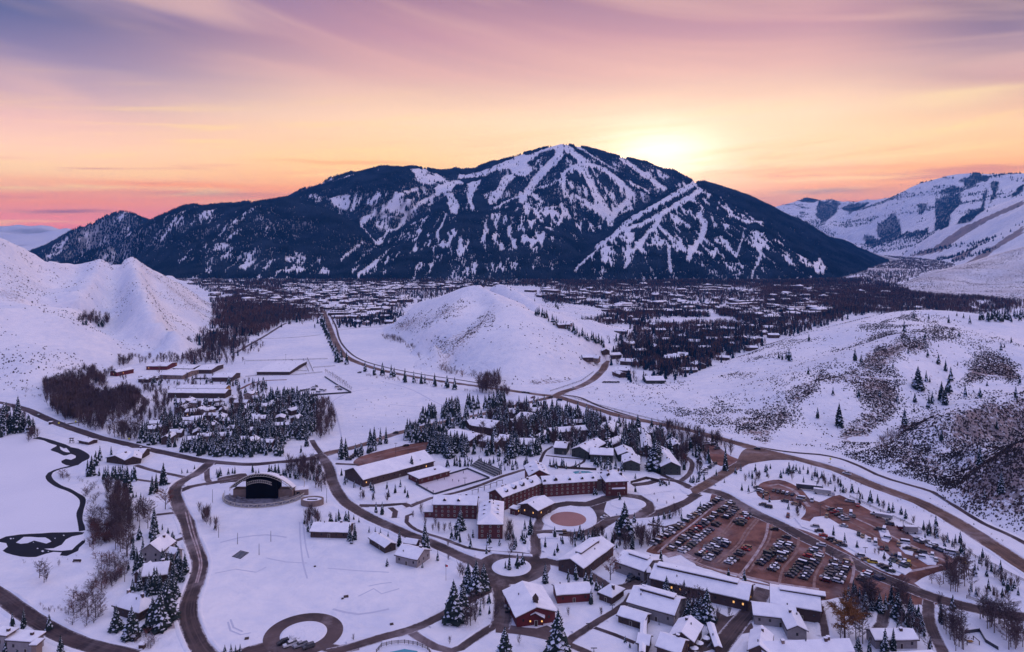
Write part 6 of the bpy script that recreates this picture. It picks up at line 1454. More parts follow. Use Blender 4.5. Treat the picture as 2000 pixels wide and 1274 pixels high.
cluster(SB, [(270,740),(420,745),(450,760),(300,800),(260,780)], 50, 1, 3)
cluster(BT, [(1340,870),(1390,880),(1370,925),(1330,930)], 18, 8, 13)
cluster(BT, [(1280,860),(1400,868),(1440,880),(1420,905),(1380,890)], 14, 8, 14)
cluster(BT, [(540,905),(640,905),(660,950),(620,960),(560,925)], 58, 7, 11)
cluster(BT, [(595,1010),(620,1005),(625,1045),(600,1050)], 12, 7, 11)
cluster(BT, [(230,975),(270,985),(300,1010),(290,1035),(240,1030),(220,1000)], 40, 7, 12)
cluster(BT, [(215,960),(250,970),(258,1080),(245,1150),(225,1090),(212,1030)], 60, 8, 14)
cluster(BT, [(205,960),(235,960),(240,1000),(215,1010)], 12, 8, 12)
cluster(BT, [(385,1000),(425,1015),(430,1040),(415,1042),(395,1020)], 12, 6, 9)
cluster(BT, [(980,1035),(1010,1035),(1005,1080),(985,1070)], 8, 6, 9)
cluster(BT, [(1235,1045),(1300,1050),(1290,1070),(1240,1072)], 14, 7, 10)
cluster(BT, [(1320,1180),(1390,1195),(1380,1212),(1330,1212)], 16, 8, 11)
cluster(BT, [(1680,1165),(1760,1160),(1760,1195),(1700,1197)], 22, 8, 12)
cluster(BT, [(1835,1120),(1890,1115),(1900,1160),(1850,1160)], 26, 7, 11)
cluster(BT, [(1900,1195),(1990,1215),(1995,1250),(1930,1240)], 22, 8, 11)
cluster(BT, [(1820,1215),(1880,1215),(1895,1270),(1850,1275)], 22, 7, 10)
cluster(BT, [(1965,1235),(2000,1240),(2000,1274),(1960,1270)], 12, 8, 11)
cluster(BT, [(1545,985),(1575,1000),(1580,1015),(1555,1010)], 10, 4, 6)
cluster(BT, [(1440,935),(1550,920),(1640,945),(1700,985),(1640,965),(1560,935),(1470,960)], 22, 4, 7)
cluster(BT, [(1700,985),(1830,1040),(1920,1100),(1990,1150),(1980,1160),(1880,1090),(1780,1025)], 34, 4, 7)
cluster(BT, [(40,870),(60,850),(75,850),(70,868)], 6, 8, 12)
cluster(BT, [(1880,1160),(1990,1170),(1990,1180),(1880,1170)], 8, 4, 7)
cluster(BT, [(1340,1005),(1260,1040),(1240,1060),(1320,1000)], 10, 4, 7)
for (u, v, h, k) in [(77,1129,34,1),(86,1138,38,2),(90,1136,30,1),(38,1112/1,1,0),(115,1106,14,0),(997,1085,30,2),(875,1068,13,0),(878,1258,17,0),(876,1096,16,0),(904,1128,30,0),(898,1126,32,0),(1014,1259,24,2),(1174,1204,20,0),(690,1252,16,2),(1110,1204,20,0),(1425,1206,26,1),(1402,1214,32,1),
                     (870,1109,8,0),(975,1206,36,1),(968,1209,32,1),(919,1222,40,2),(928,1218,30,1),(1780,1034,8,0),(1716,1084,18,1),(1709,1083,14,0),(1727,1097,12,0),(1756,1112,12,0),(1331,1000,8,0),(1302,985,8,0),(1284,981,8,0),(1316,976,8,0),(1278,968,7,0),(957,910,14,2),(995,913,18,2)]:
    if h < 4: continue
    x, y = P(u, v); BT.append((x, y, 0.0, h*y/F, k))
# shrubs and thickets: polygons along the creek bank, roadsides and hedge lines
cluster(SB, Q('c4', [(570,740),(620,730),(720,760),(800,800),(900,820),(1000,880),(1060,960),(1050,1100),(900,1240),(840,1200),(850,960),(760,880),(600,800)]), 130, 1.6, 4)
cluster(SB, Q('c5', [(860,20),(1150,10),(1180,300),(1200,560),(1100,640),(950,700),(850,680),(940,560),(920,380),(800,350),(900,200)]), 210, 1.6, 4.2)
cluster(SB, Q('c5', [(650,720),(850,680),(1000,760),(1000,950),(850,1050),(700,1040),(650,860)]), 34, 1.8, 4)
cluster(SB, Q('c5', [(330,790),(450,840),(600,830),(620,890),(480,900),(360,860)]), 18, 1, 2)
cluster(SB, Q('c5', [(1280,1150),(1400,1080),(1540,1200),(1480,1250),(1340,1250)]), 14, 1.2, 3)
cluster(SB, Q('n2', [(945,350),(990,360),(1100,400),(1230,470),(1290,540),(1400,610),(1500,650),(1700,700),(1850,730),(1840,760),(1700,725),(1480,680),(1360,620),(1240,540),(1150,460),(1000,420)]), 240, 3, 7)
cluster(SB, Q('n2', [(780,680),(1000,700),(1400,760),(1850,840),(1700,830),(1300,770),(900,710)]), 60, 2, 4)
cluster(BT, Q('n2', [(1710,760),(1890,740),(1910,800),(1880,840),(1750,840)]), 34, 12, 19, [1, 2, 2])
cluster(BT, Q('n2', [(1890,780),(1991,800),(1980,850),(1900,850)]), 14, 6, 11)
cluster(BT, Q('n3', [(440,600),(560,590),(680,600),(690,560),(560,570)]), 18, 7, 13)
def hill_cluster(lst, poly, n, h0, h1):
    us = [q[0] for q in poly]; vs = [q[1] for q in poly]; k = 0
    while k < n:
        u = U(min(us), max(us)); v = U(min(vs), max(vs))
        if bool(in_poly(np.array([u]), np.array([v]), poly)[0]): x, y, z = hit(u, v); lst.append((x, y, z, U(h0, h1), random.randrange(3))); k += 1
hill_cluster(SB, Q('t1', [(530,500),(620,520),(740,400),(900,290),(910,240),(840,250),(700,310),(560,400)]), 60, 2.2, 4.5)
hill_cluster(BT, Q('n1', [(600,275),(650,245),(750,225),(850,250),(870,285),(790,320),(700,320)]), 40, 8, 15)
hill_cluster(SB, Q('n1', [(150,700),(340,830),(340,860),(200,870)]), 14, 2, 5)
hill_cluster(BT, Q('n1', [(920,590),(1040,560),(1050,600),(930,640)]), 14, 8, 14)
hill_cluster(BT, Q('n1', [(560,700),(740,680),(900,660),(900,700),(740,740),(560,760)]), 30, 7, 12)

# special trees
def tree_obj(name, meshes, x, y, z, h, label, cat, group=None, w_=1.0):
    r = new_root(name, x, y, label, cat, group, z); rz = U(0, 6.28)
    nms = ['crown', 'trunk'] if len(meshes) == 2 else ['crown', 'snow', 'trunk']
    for me, nm in zip(meshes, nms):
        o = link(nm, me, r, (0, 0, 0), rz, (h*w_, h*w_, h))
        if nm == 'snow': o['kind'] = 'stuff'
    return r
for (u, v, hpx, me, nm, lab) in [(1650,1246,76,WILL,'willow_tree','large golden-brown weeping willow left of the snowy lane near the bottom right'),(323,995,38,REDT,'red_tree','round rust-red bare tree beside the brown drive'),
    (1192,1133,42,REDT,'red_tree','spreading rust-red bare tree in front of the conference building'),(1212,1108,26,ROUND[0],'bare_tree','pinkish bare tree behind the spreading rust-red one'),
    (172,1205,50,ROUND[0],'bare_tree','broad reddish-brown bare tree on the lake bank'),(187,1207,46,ROUND[1],'bare_tree','dark round bare tree right of the broad lake-bank one'),(918,1215,38,ROUND[1],'bare_tree','reddish bare tree right of the two tall lawn spruces'),
    (1820,1140,20,REDT,'red_tree','small rust-red bush-like tree at the lot exit'),(1836,1147,18,REDT,'red_tree','second small rust-red tree right of the lot exit'),(1605,1205,24,REDT,'red_tree','rust-red tree squeezed behind the L-shaped shop')]:
    x, y = P(u, v); tree_obj(nm, me, x, y, 0, hpx*y/F, lab, 'tree', w_=0.9 if me is WILL else 1.0)
for (u, v, h, nm) in [(1339,916,26,0),(1163,608+2,0,0)]:
    if h: x, y = P(u, v); tree_obj('red_tree', REDT, x, y, 0, h*y/F, 'narrow rust-red tree beside the tall four-chimney chalet', 'tree', w_=0.5)

def app(t): return t[3]/t[1]
SP.sort(key=lambda t: -app(t)); BT.sort(key=lambda t: -app(t)); SB.sort(key=lambda t: -app(t))
for (x, y, z, h, k) in SP[:300]:
    hp = h/y*F
    d = 'tall dark snow-flecked spruce' if hp > 36 else 'snow-flecked spruce' if hp > 20 else 'small dark spruce'
    wv_ = 1.25 if k == 2 and hp > 36 else 1.0
    reg(tree_obj('spruce_tree', SPR[k], x, y, z, h, None, None, w_=wv_*U(.95, 1.1)), d, 'tree', 'spruces of the valley', x, y, z)
for (x, y, z, h, k) in BT[:300]:
    hp = h/y*F; d = 'tall leafless tree' if hp > 24 else 'slender leafless tree'
    reg(tree_obj('bare_tree', BARE[k % 4], x, y, z, h, None, None, w_=U(.9, 1.3)), d, 'tree', 'leafless trees of the valley', x, y, z)
for (x, y, z, h, k) in SB[:200]:
    reg(tree_obj('shrub', SHR[k % 3], x, y, z-0.1, h, None, None, w_=U(.9, 1.3)), 'bare brown shrub', 'shrub', 'bare shrubs of the valley', x, y, z)
def mass(name, lst, protos, mats, label):
    if not lst: return
    a = np.array([t[:4] for t in lst]); me = scatter_mesh(name, protos, a[:, :3], a[:, 3], mats); tag(link(name, me), label, kind='stuff')
mass('spruce_wood', SP[300:], LODS, [M_needle, M_tsnow], 'spruces crowding the village and condos')
mass('bare_wood', BT[300:], LODB, [M_twig, M_twig], 'leafless trees of the left woods and village')
mass('thicket', SB[200:], [lod_bare(40, 16, 0.7), lod_bare(41, 16, 0.6)], [M_twig, M_twig], 'thin brown thicket along the foot of the knoll')

# --- valley woods beyond, read as one mass
def wood(poly, n, frac, h0, h1, out_s, out_b):
    X1, Y1 = world_scatter(poly, int(n*2.6))
    X1 = X1+rs.normal(0, 10, len(X1)); Y1 = Y1+rs.normal(0, 24, len(Y1)); g_ = ground_z(X1, Y1) < .8; X1, Y1 = X1[g_], Y1[g_]
    dn = fbm(X1, Y1, 70, 3, 63)
    keep = dn > 0.36; X1, Y1 = X1[keep], Y1[keep]
    ft = np.array([(f[0], f[1]) for f in FOOT])
    q = rs.uniform(0, 1, len(X1))
    # keep the front of houses open so that roofs show between the trees
    if len(ft):
        hid = np.zeros(len(X1), bool)
        for fx, fy in ft:
            if fy > 900: hid |= (np.abs(X1-fx) < 8) & (Y1 < fy+6) & (Y1 > fy-15)
        X1, Y1, q = X1[~hid | (q < .12)], Y1[~hid | (q < .12)], q[~hid | (q < .12)]
    for x, y, r in zip(X1, Y1, q):
        if y < 1400 and in_any_road(x, y, 2): continue
        (out_s if r < frac else out_b).append((x, y, 0.0, U(h0, h1)*(1.0 if r < frac else 0.85)))
fs, fb = [], []
wood([(320,712),(340,690),(380,668),(412,655),(420,640),(430,600),(440,575),(500,560),(560,570),(610,600),(625,625),(560,632),(520,650),(490,680),(460,700),(400,712)], 1700, 0.16, 8, 15, fs, fb)
wood([(410,632),(420,580),(520,590),(600,605),(628,618),(560,628),(520,648),(440,680),(400,690),(395,665)], 800, 0.2, 8, 18, fs, fb)
wood([(430,585),(380,552),(640,549),(1000,549),(960,560),(840,585),(770,610),(720,622),(640,610),(560,600)], 3000, 0.5, 8, 14, fs, fb)
wood([(640,625),(700,628),(770,612),(780,618),(760,635),(700,638),(645,640)], 160, 0.75, 8, 14, fs, fb)
wood([(1010,553),(1200,549),(1500,549),(1680,545),(1760,560),(1990,592),(1990,615),(1700,612),(1500,600),(1300,585),(1100,570),(1020,560)], 5200, 0.32, 8, 15, fs, fb)
wood([(1100,600),(1300,615),(1500,600),(1700,605),(1650,622),(1560,650),(1480,680),(1400,715),(1330,735),(1250,742),(1185,735),(1170,710),(1200,690),(1215,664),(1150,635),(1100,612)], 3000, 0.42, 8, 15, fs, fb)
wood([(1480,560),(1700,560),(1990,590),(1990,610),(1600,612),(1500,600)], 3200, 0.12, 9, 15, fs, fb)
wood([(1185,690),(1260,680),(1400,650),(1480,650),(1400,705),(1260,738),(1190,735)], 520, 0.6, 8, 14, fs, fb)
wood([(1680,545),(1690,515),(1720,500),(1800,505),(1870,512),(1850,530),(1780,555),(1720,562)], 2600, 0.3, 9, 15, fs, fb)
wood([(1050,575),(1400,590),(1520,612),(1400,625),(1150,612),(1090,600)], 1500, 0.4, 9, 16, fs, fb)
wood([(1060,588),(1200,592),(1180,615),(1100,605)], 160, 0.7, 8, 13, fs, fb)
wood([(330,549),(900,549),(1300,550),(1680,548),(1680,556),(1300,560),(900,558),(330,556)], 3500, 0.55, 10, 16, fs, fb)
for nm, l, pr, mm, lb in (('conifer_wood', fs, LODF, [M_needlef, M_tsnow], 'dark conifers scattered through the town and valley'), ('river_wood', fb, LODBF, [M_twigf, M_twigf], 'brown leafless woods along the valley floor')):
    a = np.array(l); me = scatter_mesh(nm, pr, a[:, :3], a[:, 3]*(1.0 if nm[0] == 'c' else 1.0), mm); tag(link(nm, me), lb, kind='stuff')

# --- mountain forest
def cone3():
    mb = MB()
    for z, r, t in ((0.0, 0.26, 0.7), (0.38, 0.17, 1.0)):
        p = [(math.cos(a)*r, math.sin(a)*r, z) for a in (0, 2.094, 4.189)]
        mb.add(p+[(0, 0, t)], [(0, 1, 3), (1, 2, 3), (2, 0, 3)])
    return tris_of(mb)
CONE1 = MB(); CONE1.add([(math.cos(a)*0.27, math.sin(a)*0.27, 0) for a in (0, 2.094, 4.189)]+[(0, 0, 1.0)], [(0, 1, 3), (1, 2, 3), (2, 0, 3)])
def forest(name, T, dfun, n, h0, h1, x0, x1, y0, y1, label, zmin=3, front=True):
    X1 = rs.uniform(x0, x1, n); Y1 = rs.uniform(y0, y1, n); Z1 = T.at(X1, Y1)
    k = Z1 > zmin; X1, Y1, Z1 = X1[k], Y1[k], Z1[k]
    if front:    # leave out slopes that nothing could see from this side of the range
        l = np.hypot(X1, Y1); e = 25.0
        gx = (T.at(X1+e, Y1)-T.at(X1-e, Y1))/(2*e); gy = (T.at(X1, Y1+e)-T.at(X1, Y1-e))/(2*e)
        slope = (gx*X1+gy*Y1)/l
        k = slope > (Z1-H)/l-0.10; X1, Y1, Z1 = X1[k], Y1[k], Z1[k]
    d = dfun(X1, Y1, Z1); k = rs.uniform(0, 1, len(X1)) < d; X1, Y1, Z1 = X1[k], Y1[k], Z1[k]
    hh = rs.uniform(h0, h1, len(X1))
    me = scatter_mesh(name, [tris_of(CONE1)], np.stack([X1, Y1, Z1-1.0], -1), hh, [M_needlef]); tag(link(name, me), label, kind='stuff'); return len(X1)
print('forest', forest('mountain_forest', mtn, mtn_density, 500000, 12, 21, -3600, 2500, 2600, 5700, 'dense dark conifer forest covering the ski mountain'))
print('forest2', forest('range_forest', rmt, rmt_density, 120000, 14, 24, 2050, 6000, 4000, 9800, 'patches of conifers on the right-hand range'))

# --- sagebrush clumps
def clump():
    mb = MB(); rd = random.Random(5)
    for a in range(5):
        t = a*1.2566; mb.add([(math.cos(t)*.5, math.sin(t)*.28, -.15), (math.cos(t+1.2566)*.5, math.sin(t+1.2566)*.28, -.15), (math.cos(t+.6)*.12, math.sin(t+.6)*.12, .5)], [(0, 1, 2)])
    return tris_of(mb)
def sage(name, T, n, fun, x0, x1, y0, y1, s0, s1, label):
    X1 = rs.uniform(x0, x1, n); Y1 = rs.uniform(y0, y1, n); Z1 = T.at(X1, Y1); k = Z1 > 0.3; X1, Y1, Z1 = X1[k], Y1[k], Z1[k]
    u = 1000+X1/Y1*F; v = V0+(H-Z1)/Y1*F; d = fun(u, v, X1, Y1); k = (rs.uniform(0, 1, len(X1)) < d) & (u < 2150) & (u > -150); X1, Y1, Z1 = X1[k], Y1[k], Z1[k]
    if len(X1) == 0: return
    s = rs.uniform(s0, s1, len(X1)); print(name, len(X1))
    me = scatter_mesh(name, [clump()], np.stack([X1, Y1, Z1], -1), s, [M_sage], s*0.9); tag(link(name, me), label, kind='stuff')
def f_rh(u, v, x, y):
    u2, v2 = jit(u, v); n = fbm(x, y, 9, 3, 6); n2 = fbm(x, y, 35, 3, 16)
    d = np.clip((n2-0.48)*0.9, 0.006, 0.16)*np.clip((u-1250)/250, .25, 1)*np.where(v < 660, .4, 1)
    for p in LIGHT: d = np.where(in_poly(u2, v2, p), np.maximum(d, np.clip((n2-0.42)*2.2, 0, 0.4)), d)
    for p in SAGE: wt = soft(u2, v2, p, 12); d = d*(1-wt)+wt*np.clip((n*.5+n2*.5-0.27)*3.6, 0.10, 0.92)
    for p in SAGED: wt = soft(u2, v2, p, 12); d = d*(1-wt)+wt*np.clip((n*.6+n2*.4-0.25)*3.2, 0.10, 0.9)*np.where(in_poly(u2, v2, Q('f3', [(1700,870),(1960,850),(1900,980),(1750,1130),(1500,1150),(1650,1000)])), 0.6, 1)
    for l, wd in LINEB[1:]: d = np.where(seg_dist(u2, v2, l) < wd*.35, np.maximum(d, 0.6), d)
    # trampled trails
    for l in (Q('f3', [(650,720),(690,800),(718,850)]), Q('f3', [(1210,540),(1330,455),(1310,425),(1240,470)]), Q('f3', [(1000,610),(1100,620),(1320,630)]), Q('f3', [(1230,545),(1290,480),(1335,455)]), Q('f3', [(1680,585),(1800,610),(1900,620)])):
        d = np.where(seg_dist(u, v, l) < 1.8, 0, d)
    return d
sage('sagebrush', rh, 330000, f_rh, 60, 560, 320, 1050, 1.0, 2.1, 'clumps of sagebrush poking through the snow on the right-hand hills')
sage('sagebrush', rh, 60000, lambda u, v, x, y: np.where(v > 850, 0.75, 0)*np.clip((fbm(x, y, 9, 3, 6)-.30)*3.2, 0.1, .9), 200, 420, 330, 520, 0.9, 1.8, 'sagebrush on the nearest brushy spur')
def f_kn(u, v, x, y):
    u2, v2 = jit(u, v, 8); n = fbm(x, y, 12, 3, 6); n2 = fbm(x, y, 45, 3, 17); d = np.clip((n2-0.50)*0.5, 0.002, 0.1)
    for p in KNBR[:2]: d = np.where(in_poly(u2, v2, p), np.clip((n-.32)*3, 0.1, .8), d)
    return np.where(in_poly(u2, v2, KNBR[2]), .2, d)
sage('sagebrush', kn, 60000, f_kn, -260, 220, 760, 1800, 1.2, 2.8, 'clumps of brush on the shaded flanks of the knoll')
sage('sagebrush', lh, 110000, lambda u, v, x, y: np.clip((fbm(x, y, 60, 4, 19)-.50)*1.3, 0.004, .4), -1300, -400, 600, 2100, 1.2, 3.0, 'sparse brush dotting the left hill')
sage('sagebrush', ih, 60000, lambda u, v, x, y: np.clip((fbm(x, y, 60, 4, 19)-.36)*1.2, 0.02, .5), 1100, 2500, 1800, 2900, 2.0, 4.0, 'brush dotting the low hill at the right edge')
X1 = rs.uniform(-700, 350, 9000); Y1 = rs.uniform(300, 900, 9000)
sel = np.zeros(9000, bool)
for poly, pr in (([(650,800),(760,770),(800,800),(760,850),(690,850)], .25), ([(1110,780),(1450,870),(1700,945),(1990,1090),(1990,1050),(1700,915),(1500,875),(1120,770)], .35), ([(640,750),(760,745),(880,790),(700,800)], .10)):
    sel |= in_poly(X1, Y1, [P(*q) for q in poly]) & (rs.uniform(0, 1, 9000) < pr)
k = [i for i in np.where(sel)[0] if not in_any_road(X1[i], Y1[i], 1)]
me = scatter_mesh('dry_grass', [clump()], np.stack([X1[k], Y1[k], 0*X1[k]], -1), rs.uniform(.6, 1.6, len(k)), [M_sage]); tag(link('dry_grass', me), 'tufts of dry grass showing through the snow of the fields and verge', kind='stuff')
# ------------------------------------------------------------------ vehicles
def vehicle_meshes(kind):
    """side profile swept across the width; returns (body, glass, wheel positions, wheel radius)"""
    L = {'sedan': 4.6, 'suv': 4.8, 'pickup': 5.6, 'van': 5.4}[kind]; W = 1.85 if kind != 'van' else 2.0
    if kind == 'sedan': low = [(-2.3,.35),(-2.28,.8),(-1.3,.95),(1.55,.98),(2.2,.92),(2.3,.35)]; cab = [(-1.25,.95),(-.55,1.42),(.75,1.45),(1.5,.98)]
    elif kind == 'suv': low = [(-2.4,.4),(-2.38,.9),(-1.35,1.08),(2.3,1.08),(2.4,.4)]; cab = [(-1.3,1.08),(-.65,1.7),(2.0,1.72),(2.3,1.08)]
    elif kind == 'pickup': low = [(-2.8,.45),(-2.75,1.0),(-1.5,1.15),(2.8,1.15),(2.8,.45)]; cab = [(-1.45,1.15),(-.8,1.8),(.7,1.8),(.95,1.15)]
    else: low = [(-2.7,.4),(-2.68,1.1),(-2.2,1.25),(2.7,1.3),(2.7,.4)]; cab = [(-2.15,1.25),(-1.5,2.15),(2.6,2.2),(2.68,1.3)]
    def sweep(mb, prof, w0, w1, z0, z1, mi):
        n = len(prof); vs = []
        for sg in (-1, 1):
            for x, z in prof:
                k = (z-z0)/(z1-z0+1e-6); vs.append((x, sg*(w0+(w1-w0)*max(0, min(1, k))), z))
        mb.add(vs, [tuple(range(n)), tuple(range(2*n-1, n-1, -1))]+[(i, n+i, n+(i+1) % n, (i+1) % n) for i in range(n)], mi)
    body = MB(); sweep(body, low, W/2, W/2*.93, .4, 1.1, 0)
    top = [(x, z) for x, z in cab if z > 1.4 and z > low[1][1]]
    zt = max(z for _, z in cab); xs = [x for x, z in cab if z > zt-.15]
    body.box(min(xs)-.02, -W/2*.80, zt-.05, max(xs)+.02, W/2*.80, zt+.04, 0)
    if kind == 'pickup': body.box(1.0, -.75, 1.0, 2.7, .75, 1.152, 1)
    else: body.box(min(xs)+.1, -W/2*.6, zt+.04, min(xs)+.2, W/2*.6, zt+.07, 1)
    glass = MB(); sweep(glass, cab, W/2*.92, W/2*.78, cab[0][1], zt, 0)
    lights = MB(); lights.box(-L/2-.01, -W/2*.85, .68, -L/2+.12, -W/2*.5, .86, 0)
    wr = .36 if kind != 'pickup' else .42; wx = L/2-.95
    return body, glass, [(sx_*wx, sy_*W/2*.9) for sx_ in (-1, 1) for sy_ in (-1, 1)], wr, zt, xs, lights, W
COLORS = {'white': (0.62, 0.62, 0.65), 'silver': (0.30, 0.30, 0.33), 'dark grey': (0.06, 0.06, 0.07), 'black': (0.015, 0.015, 0.02), 'red': (0.34, 0.02, 0.02), 'dark blue': (0.02, 0.035, 0.08), 'maroon': (0.12, 0.015, 0.02), 'tan': (0.26, 0.17, 0.10), 'dark green': (0.02, 0.04, 0.03), 'yellow': (0.55, 0.36, 0.03)}
PAINT = {k: mat('paint_'+k.replace(' ', '_'), v, 0.35, 0.5) for k, v in COLORS.items()}
VEH = {}
wm_ = MB(); wm_.tube((0, -.11, 0), (0, .11, 0), 1, 1, 10)
WHEEL = wm_.mesh('wheel', M_tyre)
for kd in ('sedan', 'suv', 'pickup', 'van'):
    b, g, wp, wr, zt, xs, lt, W = vehicle_meshes(kd)
    gm = g.mesh('car_glass', M_glass)
    snm = MB(); snm.box(min(xs), -W/2*.74, zt+.045, max(xs), W/2*.74, zt+.13); snm = snm.mesh('car_snow', M_rsnow)
    VEH[kd] = ({c: b.mesh('car_body', [PAINT[c], M_dsteel]) for c in COLORS}, gm, wp, wr, snm, lt.mesh('headlight', M_frame))
NAMEK = {'sedan': 'car', 'suv': 'SUV', 'pickup': 'pickup truck', 'van': 'van'}
def car(x, y, rz, kd, color, desc_tail=None, group=None, snow=None, label=None, z=0.12):
    bodies, gm, wp, wr, snm, lt = VEH[kd]
    r = new_root('parked_car' if kd in ('sedan', 'suv') else 'pickup_truck' if kd == 'pickup' else 'van', x, y, z=z); r.rotation_euler = (0, 0, rz)
    link('body', bodies[color], r); link('windows', gm, r)
    for k, (a, b) in enumerate(wp): link('wheel', WHEEL, r, (a, b, wr), 0, (wr, 1, wr))
    if snow if snow is not None else R() < 0.35: link('snow', snm, r)
    if label: tag(r, label, NAMEK[kd].split()[-1] if kd != 'suv' else 'car', group)
    return r
ALLC = ['white']*4+['silver']*5+['dark grey']*7+['black']*8+['dark blue']*3+['maroon', 'red', 'tan', 'tan', 'dark green', 'dark green']
def rand_kind(): return random.choice(['sedan', 'sedan', 'suv', 'suv', 'suv', 'pickup', 'van' if R() < .3 else 'suv'])
CARG = 'cars parked in the big lot'
def car_row(A, B, n, phrase, gap=(), axis_dx=None, z=0.12):
    """A far end, B near end, photo pixels; cars stand across the row"""
    a = Vector(P(*A)); b = Vector(P(*B)); d = (b-a); ang = math.atan2(d.y, d.x)+math.pi/2
    cnt = {}
    for i in range(n):
        if i in gap: continue
        p = a.lerp(b, i/(n-1) if n > 1 else 0); kd = rand_kind(); c = random.choice(ALLC); sn = R() < .4
        o = car(p.x+U(-.3, .3), p.y+U(-.25, .25), ang+(math.pi if R() < .5 else 0)+U(-.04, .04), kd, c, snow=sn, z=z)
        tag(o, f"{c} {'pickup' if kd == 'pickup' else NAMEK[kd]} in {phrase}, {ordinal(i+1)} from far end", 'van' if kd == 'van' else 'pickup' if kd == 'pickup' else 'car', CARG)
car_row((1405,976), (1338,1019), 14, 'the leftmost edge row, upper stretch', (12,))
car_row((1330,1027), (1275,1064), 11, 'the leftmost edge row, lower stretch')
car_row((1428,984), (1310,1074), 25, 'the first double row, left column', (2, 6))
car_row((1438,995), (1333,1079), 22, 'the first double row, right column', (6, 7, 10))
car_row((1463,1006), (1446,1026), 6, 'the short row on the snow patch')
car_row((1453,1006), (1442,1022), 4, 'the short row left of the snow patch', (1,))
car_row((1408,1055), (1366,1086), 10, 'the second double row, left column')
car_row((1420,1061), (1382,1094), 10, 'the second double row, right column', (3,))
car_row((1460,1071), (1424,1101), 9, 'the loose row in the middle', (2, 5))
car_row((1536,1052), (1484,1104), 13, 'the third double row, left column', (1,))
car_row((1545,1067), (1508,1115), 12, 'the third double row, right column', (8,))
car_row((1589,1076), (1543,1127), 12, 'the fourth double row, left column', (4,))
car_row((1600,1087), (1568,1131), 10, 'the fourth double row, right column')
car_row((1632,1100), (1611,1136), 9, 'the fifth double row, left column')
car_row((1656,1100), (1638,1138), 9, 'the fifth double row, right column')
car_row((1695,1122), (1680,1135), 4, 'the short row by the dark spruces')
car_row((1712,1128), (1722,1133), 3, 'the short right-hand row by the dark spruces')
car_row((1792,1056), (1842,1078), 9, 'the upper lot along the snowy edge', (3,))
car_row((1622,998), (1652,1017), 5, 'the head of the upper lot')
car_row((1742,1096), (1772,1108), 5, 'the upper lot beside the snow strip')
car_row((1512,960), (1548,968), 5, 'the round overflow yard')
SG = 'vehicles standing about the resort'
def one(u, v, kd, c, label, heading=0.0, snow=None, z=0.12): x, y = P(u, v); car(x, y, heading, kd, c, group=SG, snow=snow, label=label, z=z)
EDGE = [(1600,1041,'black'),(1608,1049,'red'),(1622,1057,'black'),(1630,1060,'dark grey'),(1637,1064,'tan'),(1646,1068,'dark grey'),(1680,1089,'silver'),(1691,1096,'tan'),(1704,1101,'yellow'),(1722,1108,'dark grey'),(1730,1113,'black'),(1739,1118,'dark green'),(1592,1032,'silver')]
for i, (u, v, c) in enumerate(EDGE): one(u, v-1, 'sedan' if i % 2 else 'suv', c, f"{c} car along the lower edge of the snow strip, {ordinal(i+1)} listed from the lot's top end"[:0]+f"{c} car on the lower edge of the snow strip, {ordinal(sorted(EDGE).index((u, v, c))+1)} from the left", -0.35)
UP = [(1677,1045,'black','suv'),(1685,1049,'tan','sedan'),(1698,1056,'silver','sedan'),(1710,1063,'white','van'),(1722,1073,'maroon','suv'),(1732,1074,'black','suv'),(1750,1087,'dark blue','sedan'),(1757,1092,'white','van'),(1767,1098,'white','sedan'),(1775,1104,'yellow','suv'),
      (1716,1036,'dark grey','suv'),(1727,1038,'white','van'),(1731,1053,'white','suv'),(1755,1066,'tan','suv'),(1766,1062,'white','van'),(1773,1075,'black','suv'),(1782,1077,'tan','suv'),(1798,1091,'white','suv'),(1801,1081,'dark grey','suv'),(1821,1088,'white','suv'),(1828,1096,'silver','sedan'),
      (1638,999,'white','suv'),(1643,1003,'dark grey','sedan'),(1662,1006,'white','van'),(1668,1010,'dark grey','sedan'),(1615,1010,'tan','suv'),(1648,1029,'silver','sedan'),(1660,981,'silver','pickup'),(1676,989,'red','sedan'),(1710,1006,'white','pickup'),(1733,1021,'black','pickup'),(1738,1026,'dark grey','suv'),
      (1805,1059,'white','pickup'),(1823,1067,'white','suv'),(1855,1082,'white','van'),(1848,1078,'dark grey','suv'),(1871,1087,'dark grey','suv'),(1883,1099,'yellow','suv'),(1877,1096,'black','suv'),(1480,955,'dark grey','pickup'),(1489,962,'silver','sedan'),(1481,960,'silver','suv'),(1497,966,'tan','pickup'),
      (1533,981,'dark grey','suv'),(1554,987,'tan','pickup'),(1501,992,'black','suv'),(1490,988,'dark grey','suv'),(1539,1010,'maroon','suv'),(1564,976,'white','van'),(1571,978,'tan','suv'),(1586,979,'white','van')]
for i, (u, v, c, kd) in enumerate(UP):
    x, y = P(u, v); k = int(np.argmin(np.hypot(LW[:, 0]-u, (LW[:, 1]-v)*2)))
    r = car(x, y, random.choice([-.5, -.4, 1.0, 1.1]), kd, c, snow=c in ('white', 'silver')); reg(r, f"{c} {'van' if kd == 'van' else 'car' if kd == 'sedan' else 'truck' if kd == 'pickup' else 'SUV'}", 'van' if kd == 'van' else 'car', SG, x, y)
one(1512,1036,'suv','black','tall black car alone in the open middle of the lot', -.2)
one(1604,1067,'suv','white','white car turning at the top of the fourth double row', -.5)
one(1479,878,'suv','black','black car on the highway just above the junction', -.35)
one(1654,927,'pickup','white','white pickup driving on the highway above the verge trees', -.95, z=0.15)
one(1180,1012,'sedan','white','white and red car on the loop below the lodge entrance', .5)
one(1089,1043,'van','white','white van on the drive below the duck pond', 0.0)
one(1099,1042,'suv','tan','tan car beside the white van below the duck pond', 0.0)
